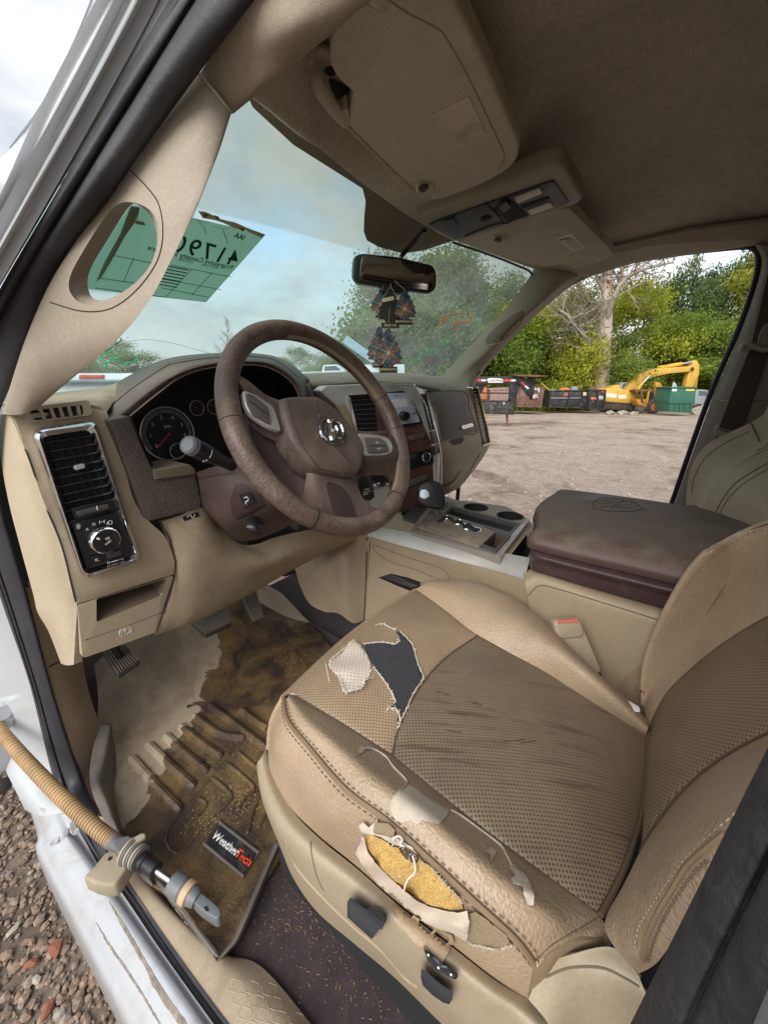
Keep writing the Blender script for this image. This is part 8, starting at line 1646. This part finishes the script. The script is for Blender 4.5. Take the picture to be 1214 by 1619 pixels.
for k in range(3):
    c = P(887+6*k, 379-1*k, z=zp-.0016); MB().tube([c+V((cos(q)*.006, sin(q)*.006, 0)) for q in (0, 1.4, 2.8, 4.2)], .0010, 4, True).build('label_symbol', blackm, wl)
pc = vis('visor_clip', [(776, 383), (781, 376), (794, 376), (800, 381), (798, 388), (790, 391), (784, 389)], zp-.006, visorp, pv, .012, .006); vis('clip_hook', [(780, 381), (788, 378), (793, 381), (790, 384)], zp-.010, MT['clip_dark'], pc, .005, .003)
zo = 1.822
oc = empty('overhead_console', 'beige overhead console with dark panel and two reading lamps between the sun visors', 'overhead console', tuple(P(800, 330, z=zo)))
frm = vis('surround', [(657, 346), (700, 330), (780, 300), (850, 270), (882, 262), (893, 268), (921, 314), (915, 322), (840, 345), (760, 372), (724, 383), (715, 382), (690, 370)], zo, mat('overhead_beige', (.36, .31, .235), .6, var=.06, bump=.2, bscale=600), oc, .03, .012)
bpz = zo-.003
bp_ = vis('panel', [(676, 356), (700, 346), (871, 287), (876, 288), (899, 321), (896, 324), (840, 342), (728, 378), (718, 379)], bpz, mat('overhead_dark', (.018, .020, .026), .45, var=.12), oc, .006, .006)
lens = mat('lamp_lens', (.55, .48, .45), .35)
for q in ([(813, 314), (853, 299), (858, 306), (818, 322)], [(833, 334), (870, 321), (875, 328), (839, 341)]): vis('reading_lamp', q, bpz-.0025, lens, bp_, .003, .004)
vis('slot', [(822, 326), (866, 311), (870, 315), (826, 331)], bpz-.001, blackm, bp_, .001, .003); sc = vis('switch_well', [(779, 331), (808, 316), (835, 341), (804, 352)], bpz-.001, blackm, bp_, .001, .004); vis('sunroof_switch', [(787, 328), (800, 320), (808, 328), (796, 337)], bpz-.006, greyp, sc, .005, .003)
vis('sensor_dome', [(759, 347), (770, 342), (778, 345), (768, 351), (761, 351)], bpz-.002, blackm, bp_, .001, .003)
vw = vis('switch_well', [(698, 350), (716, 343), (726, 357), (722, 371), (704, 366)], bpz-.0012, mat('well_dark', (.02, .02, .024), .5), bp_, .001, .005)
for k in range(3): vis('switch', [(700+6*k, 351-1.5*k), (705+6*k, 349-1.5*k), (711+6*k, 361-1*k), (706+6*k, 362-1*k)], bpz-.0035, greyp, vw, .002, .002)
MB().tube(curve([P(a, b, z=bpz-.0012) for a, b in [(735, 374), (780, 356), (805, 353)]], 12), .001, 5).build('panel_line', blackm, bp_); MB().tube([P(a, b, z=bpz-.0012) for a, b in [(766, 320), (790, 344), (796, 354)]], .001, 5).build('panel_line', blackm, bp_)
# mirror
mc = P(625, 431, x=.0); vd = (mc-CAM).normalized(); rdir = (V((-.38, -.75, 1.93))-mc).normalized(); mn = (rdir-vd).normalized(); PM = (mc, mn)
mir = empty('rear_view_mirror', 'black framed rear view mirror hanging in the middle of the windscreen', 'mirror', tuple(mc))
def M_(pts, off=0): return [P(a, b, pl=PM, off=off) for a, b in pts]
mh = slab('housing', rndm(M_([(560, 404), (574, 400), (630, 406), (684, 419), (690, 430), (690, 455), (681, 463), (630, 457), (566, 447), (558, 438)], -.003), .008), -mn*.025, mat('mirror_black', (.025, .027, .03), .4), mir, .004)
slab('glass', rndm(M_([(572, 407), (577, 404), (630, 410), (681, 422), (687, 431), (686, 454), (679, 459), (630, 453), (572, 443), (569, 436)], .0005), .006), -mn*.002, mat('mirror_glass', (.60, .58, .55), .03, 1, var=.01), mh, .0005)
MB().tube(curve([P(634, 406, pl=PM, off=-.02), P(645, 393, pl=PM, off=-.02), P(660, 376, pl=PM, off=-.0), P(671, 364, z=zo+.004)], 16), .0055, 10).build('stem', blackp, mir)
MB().box(P(622, 459, pl=PM, off=-.014), V((.028, -.02, 0)), V((.008, .012, 0)), V((0, 0, .008))).build('stem_base', MT['mirror_black'], mir, bevel=.003)
# air fresheners
def treeshape(cx, top, bot, w, tag_w, tag_h):
    pts = []; H = bot-tag_h-top
    prof = [(.05, 0), (.28, .10), (.22, .14), (.50, .25), (.42, .30), (.72, .42), (.62, .46), (.92, .60), (.78, .64), (1.0, .78), (.80, .83), (.92, .90), (.45, .93), (.35, 1.0)]
    L1 = [(cx+w*a, top+H*t) for a, t in prof]+[(cx+tag_w, bot-tag_h), (cx+tag_w, bot)]; return L1+[(2*cx-x, y) for x, y in reversed(L1)]
def nebula():
    M = bpy.data.materials.new('nebula_print'); M.use_nodes = True; nt = M.node_tree; nt.nodes.clear(); L = nt.links.new
    o = N(nt, 'ShaderNodeOutputMaterial'); b = N(nt, 'ShaderNodeBsdfPrincipled', ins={'Roughness': .5}); L(b.outputs[0], o.inputs[0]); tc = N(nt, 'ShaderNodeTexCoord')
    n = N(nt, 'ShaderNodeTexNoise', ins={'Scale': 55, 'Detail': 5, 'Distortion': 1.5}); L(tc.outputs['Object'], n.inputs['Vector']); r = N(nt, 'ShaderNodeValToRGB'); e = r.color_ramp.elements
    e[0].position = .34; e[0].color = (.01, .01, .012, 1); e[1].position = .72; e[1].color = (.6, .5, .08, 1)
    for p, c in ((.42, (.02, .16, .22)), (.48, (.03, .02, .03)), (.53, (.40, .12, .10)), (.60, (.04, .10, .12)), (.66, (.60, .28, .16))): k = e.new(p); k.color = (*c, 1)
    L(n.outputs['Fac'], r.inputs['Fac']); L(r.outputs[0], b.inputs['Base Color']); return M
neb = nebula(); creamp = mat('cream_print', (.70, .58, .34), .6); blkc = mat('black_card', (.012, .012, .012), .5)
dm = (mc-CAM).dot(_F)
def fresh(lb_x, cx, top, bot, w, tw, th, dd, m_, word, stars=True, label_box=None):
    D = dm+dd; r = empty('air_freshener', lb_x, 'air freshener', tuple(P(cx, (top+bot)/2, d=D)), 'air fresheners hanging from the mirror')
    pts = [P(a, b, d=D) for a, b in treeshape(cx, top, bot, w, tw, th)]
    card = slab('card', pts, _F*.0016, m_, r); MB().tube([p-_F*.0004 for p in pts], .0005, 4, True).build('card_edge', creamp if not stars else blkc, card)
    tg = slab('name_strip', [P(a, b, d=D-.0006) for a, b in [(cx-tw, bot-th), (cx+tw, bot-th), (cx+tw, bot), (cx-tw, bot)]], _F*.0005, blkc if label_box is None else creamp, card)
    textobj('lettering', word, P(cx, bot-th/2, d=D)-_F*.0012, _R, _U, (th*.62)*D/FPX if len(word) > 6 else (th*.8)*D/FPX, creamp if label_box is None else blkc, tg, bold=.02)
    if stars:
        sb_ = MB(); c = P(cx, top+(bot-top)*.55, d=D-.0012)
        for k in range(8): sb_.tube([c, c+(_R*cos(k*pi/4+.3)+_U*sin(k*pi/4+.3))*(w*D/FPX)*(.85 if k % 2 else .5)], [.0012, .0002], 4)
        sb_.build('star', creamp, card)
    MB().tube([P(cx, top, d=D), P(619, 440, d=dm+.01)], .0005, 4).build('string', creamp, r)
fresh('nebula patterned tree air freshener at the upper left, mostly behind the black one', 603, 458, 502, 17, 9, 8, .012, neb, 'SUPERNOVA')
fresh('black tree air freshener with cream name strip below the mirror', 617, 455, 519, 21, 14, 9, .0, blkc, 'Black Ice', False)
fresh('nebula patterned tree air freshener at the upper right directly under the mirror glass', 640, 458, 513, 18, 12, 8, -.01, neb, 'SUPERNOVA')
fresh('lower nebula patterned tree air freshener hanging behind its twin', 600, 517, 581, 20, 11, 8, .012, neb, 'SUPERNOVA')
fresh('lowest nebula patterned tree air freshener with bright star in front', 614, 520, 589, 22, 14, 9, -.006, neb, 'SUPERNOVA')
slab('name_box', [P(a, b, d=dm-.0012) for a, b in [(603, 472), (622, 468), (623, 474), (605, 478)]], _F*.0005, creamp, bpy.data.objects['air_freshener.001'])
# ================================================================== paper and writing on the windscreen
pm_ = bpy.data.materials.new('green_translucent_paper'); pm_.use_nodes = True; nt = pm_.node_tree; nt.nodes.clear()
o = N(nt, 'ShaderNodeOutputMaterial'); b = N(nt, 'ShaderNodeBsdfDiffuse'); b.inputs[0].default_value = (.40, .54, .47, 1); t = N(nt, 'ShaderNodeBsdfTranslucent'); t.inputs[0].default_value = (.50, .66, .57, 1); ms = N(nt, 'ShaderNodeMixShader', ins={'Fac': .75}); nt.links.new(b.outputs[0], ms.inputs[1]); nt.links.new(t.outputs[0], ms.inputs[2]); nt.links.new(ms.outputs[0], o.inputs[0])
wsn = plane3(hit(bvW, 325, 400), hit(bvW, 410, 375), hit(bvW, 322, 465))
PW = (wsn[0]+wsn[1]*.004, wsn[1])
def Wn(pts, off=0): return [P(a, b, pl=PW, off=off) for a, b in pts]
pq = Wn([(205, 322), (420, 371), (326, 478), (95, 452)])
ppr = slab('auction_sheet', pq, -wsn[1]*.0006, pm_); tag(ppr, 'green auction paper with mirrored number stuck on the windscreen, peeling along its top edge', 'paper sheet')
prm = thin('print_dark_green', (.07, .19, .14)); prl = mat('peel_cream', (.55, .50, .32), .8); prb = mat('peel_brown', (.10, .07, .02), .9)
xr = (pq[1]-pq[0]).normalized(); yr = (pq[0]-pq[3]); yr = (yr-xr*yr.dot(xr)).normalized()
xr2 = (P(377, 413, pl=PW)-P(230, 375, pl=PW)).normalized(); yr2 = (P(345, 425, pl=PW)-P(395, 370, pl=PW)).normalized()*-1
hgt = (P(378, 400, pl=PW)-P(372, 412, pl=PW)).length
textobj('lettering', '417901', P(318, 396, pl=PW, off=.0006), xr2, yr2, .046, prm, ppr, mirror=True, bold=.01, spacing=1.22)
textobj('lettering', 'Progressive Casualty Insurance', P(308, 409, pl=PW, off=.0006), xr2, yr2, .0135, prm, ppr, mirror=True, bold=.01)
textobj('lettering', 'RAM 1500        DODGE', P(315, 417, pl=PW, off=.0006), xr2, yr2, .008, prm, ppr, mirror=True)
textobj('lettering', 'IAA', P(379, 374, pl=PW, off=.0006), xr2, yr2, .014, prm, ppr, mirror=True, bold=.02)
gl = MB()
for pts in ([(270, 419), (366, 438)], [(240, 438), (350, 458)], [(255, 455), (330, 470)], [(303, 426), (262, 470)], [(335, 432), (303, 467)], [(172, 402), (240, 416)], [(160, 440), (245, 452)], [(212, 408), (195, 447)], [(262, 470), (150, 455)]):
    gl.tube(Wn(pts, .0006), .0005, 4)
gl.build('form_lines', prm, ppr)
for k in range(7): textobj('lettering', 'last line of the vehicle form'[:18+k], P(284-3.0*k, 424+4.6*k, pl=PW, off=.0006), xr2, yr2, .0055, prm, ppr, mirror=True) if False else MB().tube(Wn([(266-3*k, 421+4.6*k), (298-3*k, 427+4.6*k)], .0006), .0009, 4).build('form_text_line', prm, ppr)
random.seed(2)
for (pts, m_) in (([(312, 333), (330, 337), (350, 347), (372, 352), (395, 362), (420, 371), (414, 376), (395, 368), (386, 362), (372, 361), (352, 352), (340, 348), (322, 345)], prl), ([(320, 334), (328, 336), (330, 341), (325, 344)], prb), ([(338, 340), (346, 343), (345, 348)], prb), ([(352, 348), (368, 351), (390, 360), (384, 366), (372, 358), (358, 354)], prb), ([(208, 326), (222, 328), (218, 345), (200, 372), (178, 410), (160, 440), (152, 446), (165, 415), (190, 370)], prl), ([(213, 348), (228, 351), (231, 357), (215, 354)], mat('peel_tan', (.33, .27, .13), .8))):
    slab('peeled_tape', [p+V((random.gauss(0, .0004), random.gauss(0, .0004), 0)) for p in Wn(pts, .0009)], -wsn[1]*.0003, m_, ppr)
for pts in ([(316, 352), (324, 362), (326, 370)], [(352, 362), (356, 372), (360, 385)], [(335, 356), (350, 361), (366, 360)], [(306, 345), (316, 350), (330, 352)]): MB().tube(curve(Wn(pts, .0009), 10), .0009, 4, flat=.4).build('glue_streak', mat('glue_pale', (.42, .55, .44), .7), ppr)
def scrib(lb_x, groups, col, r, cat='writing'):
    b = MB()
    for g in groups:
        c = curve([V((a, b_2, 0)) for a, b_2 in g], len(g)*8); h = [hit(bvW, p.x, p.y, .0015) for p in c]; h = [q for q in h if q]
        if len(h) > 2: b.tube(h, r, 5, flat=.5)
    o = b.build('paint_pen_writing', col, None); tag(o, lb_x, cat)
og = thin('orange_paint_pen', (.95, .50, .30)); gp_ = thin('green_paint_pen', (.10, .85, .48)); gd = thin('dark_green_pen', (.02, .36, .2)); nv = mat('navy_pen', (.01, .02, .10), .6)
scrib('orange mirrored number 57 painted on the passenger side of the windscreen', [[(724, 496), (733, 498), (744, 500), (743, 506), (733, 510), (722, 510), (716, 515), (720, 520), (726, 520)], [(694, 519), (700, 508), (706, 499), (714, 496), (719, 499)], [(695, 505), (702, 506), (708, 509)]], og, .0028)
scrib('bright green mirrored digits 56060 painted low on the passenger side of the windscreen', [[(652, 571), (649, 564), (640, 563), (636, 570), (639, 576), (646, 576), (651, 571)], [(657, 556), (664, 558), (667, 565), (662, 569), (655, 570), (653, 567), (660, 566), (666, 564)], [(678, 548), (672, 548), (668, 556), (672, 562), (679, 558), (680, 551), (678, 548)], [(688, 544), (692, 550), (690, 557), (684, 558), (681, 554), (686, 552), (691, 554)], [(696, 541), (704, 537), (711, 535), (708, 541), (699, 545), (697, 551), (704, 553), (710, 547)]], gp_, .0013)
scrib('green mirrored digits scrawled on the windscreen beside the driver side pillar', [[(118, 537), (130, 538), (145, 532), (150, 522)], [(152, 529), (142, 528), (136, 535), (135, 545), (142, 548), (150, 540), (152, 530)], [(177, 521), (168, 532), (158, 543), (146, 548), (142, 548)], [(193, 537), (188, 533), (176, 533), (160, 540), (152, 553), (153, 557), (164, 557), (180, 547), (193, 537)]], gd, .0010)
scrib('brighter green scribble with arrow end beside the dashboard on the windscreen', [[(203, 552), (190, 562), (175, 572), (162, 574), (158, 566), (166, 559), (176, 556), (178, 562), (170, 570)], [(173, 585), (167, 583), (170, 574), (182, 569), (192, 570), (193, 577), (200, 575), (216, 570)], [(209, 560), (213, 565), (217, 570), (210, 573)]], gp_, .0012)
scrib('navy blue squiggles in the lower corner of the windscreen beside the driver pillar', [[(88, 574), (94, 573), (97, 579), (95, 586)], [(86, 584), (94, 582), (102, 578), (108, 584), (104, 591), (108, 596), (100, 600)], [(78, 592), (84, 590), (90, 596), (94, 604)], [(78, 600), (81, 606), (80, 612)], [(98, 600), (103, 599), (101, 604)]], nv, .0011)
# ================================================================== door check strut lying over the sill
ds = empty('door_check_link', 'detached ribbed tan conduit with dirty bracket and chrome rod lying across the door sill', 'door strut', tuple(P(180, 1340, z=.74)))
cp_ = curve(C3([(-40, 1098, 'z', .80), (-14, 1136, 'z', .80), (20, 1178, 'z', .80), (60, 1222, 'z', .80), (100, 1262, 'z', .795), (140, 1299, 'z', .785), (180, 1331, 'z', .775)]), 420)
tanc = mat('conduit_tan', (.38, .245, .12), .6, var=.3, vscale=8, dirt=(.22, .12, .05), dirtamt=.8, dscale=8)
MB().tube(cp_, [.0118 if (i % 6) < 4 else .0098 for i in range(420)], 16).build('ribbed_conduit', tanc, ds)
gcm = mat('grey_collar', (.12, .12, .125), .5, dirt=(.32, .25, .15), dirtamt=.6, dscale=20)
zst = .775
def Zd(a, b, z=zst): return P(a, b, z=z)
MB().tube([Zd(174, 1327), Zd(190, 1338), Zd(206, 1348)], [.0115, .012, .012], 20).build('collar', gcm, ds)
dirty = mat('dirty_tan_plastic', (.34, .28, .19), .7, var=.2, vscale=14, dirt=(.25, .25, .18), dirtamt=.7, dscale=12)
br_ = slab('bracket', [Zd(a, b, .782) for a, b in [(131, 1387), (150, 1368), (166, 1348), (178, 1342), (196, 1350), (214, 1350), (206, 1362), (190, 1388), (182, 1398), (168, 1400), (150, 1396)]], V((0, 0, -.03)), dirty, ds, .004)
MB().disc(Zd(174, 1357, .7835), V((0, 0, 1)), .0028, 14, .002).build('bracket_hole', blackm, br_)
slab('clip_block', rndm([Zd(a, b, .800) for a, b in [(178, 1336), (190, 1322), (206, 1320), (212, 1330), (198, 1348), (186, 1350)]], .004), V((0, 0, -.03)), gcm, ds, .003)
slab('clip_tab', rndm([Zd(a, b, .802) for a, b in [(206, 1330), (214, 1322), (224, 1316), (230, 1317), (231, 1322), (220, 1330), (214, 1336)]], .003), V((0, 0, -.008)), dirty, ds, .002)
ax = (Zd(247, 1376)-Zd(206, 1349)).normalized()
for k in range(6): MB().disc(Zd(206+3.2*k, 1346+2.1*k, .785)+ax*.002, ax, .020-.0008*k, 22, .0035).build('collar_rib', gcm if k % 2 else dirty, ds)
MB().lathe(Zd(222, 1359, .780), ax, [(.013, 0), (.013, .012), (.010, .014), (.010, .022), (.0115, .023), (.0115, .036), (.006, .037)], 24).build('gland', blackp, ds)
MB().tube([Zd(238, 1370, .780), Zd(278, 1398, .770)], .0048, 14).build('rod', chrome, ds)
ax2 = (Zd(325, 1432, .76)-Zd(275, 1396, .77)).normalized(); e0 = Zd(272, 1393, .770)
MB().lathe(e0, ax2, [(.012, 0), (.0145, .002), (.0155, .012), (.0155, .022), (.014, .024), (.0145, .030), (.013, .040), (.011, .05)], 26).build('end_socket', mat('socket_grey', (.13, .14, .15), .45, var=.15, dirt=(.3, .24, .16), dirtamt=.4, dscale=20), ds)
MB().lathe(e0+ax2*.026, ax2, [(.0150, 0), (.0160, .001), (.0160, .010), (.0150, .011)], 26).build('tan_band', mat('band_tan', (.50, .35, .20), .6), ds)
ee = slab('eye_end', rndm([Zd(a, b, .768) for a, b in [(300, 1420), (312, 1406), (336, 1424), (348, 1436), (350, 1446), (342, 1454), (330, 1446), (315, 1436)]], .006), V((0, 0, -.022)), MT['socket_grey'], ds, .005)
slab('eye_notch', [Zd(a, b, .7685) for a, b in [(322, 1434), (328, 1432), (331, 1440), (326, 1441)]], V((0, 0, -.006)), blackm, ee)
MB().tube(curve([Zd(335, 1447, .763), Zd(341, 1452, .763), Zd(347, 1450, .763)], 8), .0022, 6).build('eye_clip', MT['band_tan'], ee)
# door hinge bracket at the left edge
hb = slab('door_hinge', rndm([P(a, b, y=.60) for a, b in [(-30, 1120), (10, 1115), (24, 1145), (30, 1180), (14, 1215), (-30, 1250)]], .02), V((0, .02, 0)), sillm, cab, .004)
for a, b, r in ((2, 1122, .022), (2, 1136, .024)): MB().lathe(P(a, b, y=.58), V((0, -1, .2)), [(r*.5, .0), (r, .002), (r, .018), (r*.7, .024)], 24).build('hinge_knuckle', white, hb)
for a, b in ((2, 1242),): MB().lathe(P(a, b, y=.62), V((0, -1, 0)), [(.02, 0), (.02, .008), (.012, .012)], 8).build('bolt', greyp, hb)
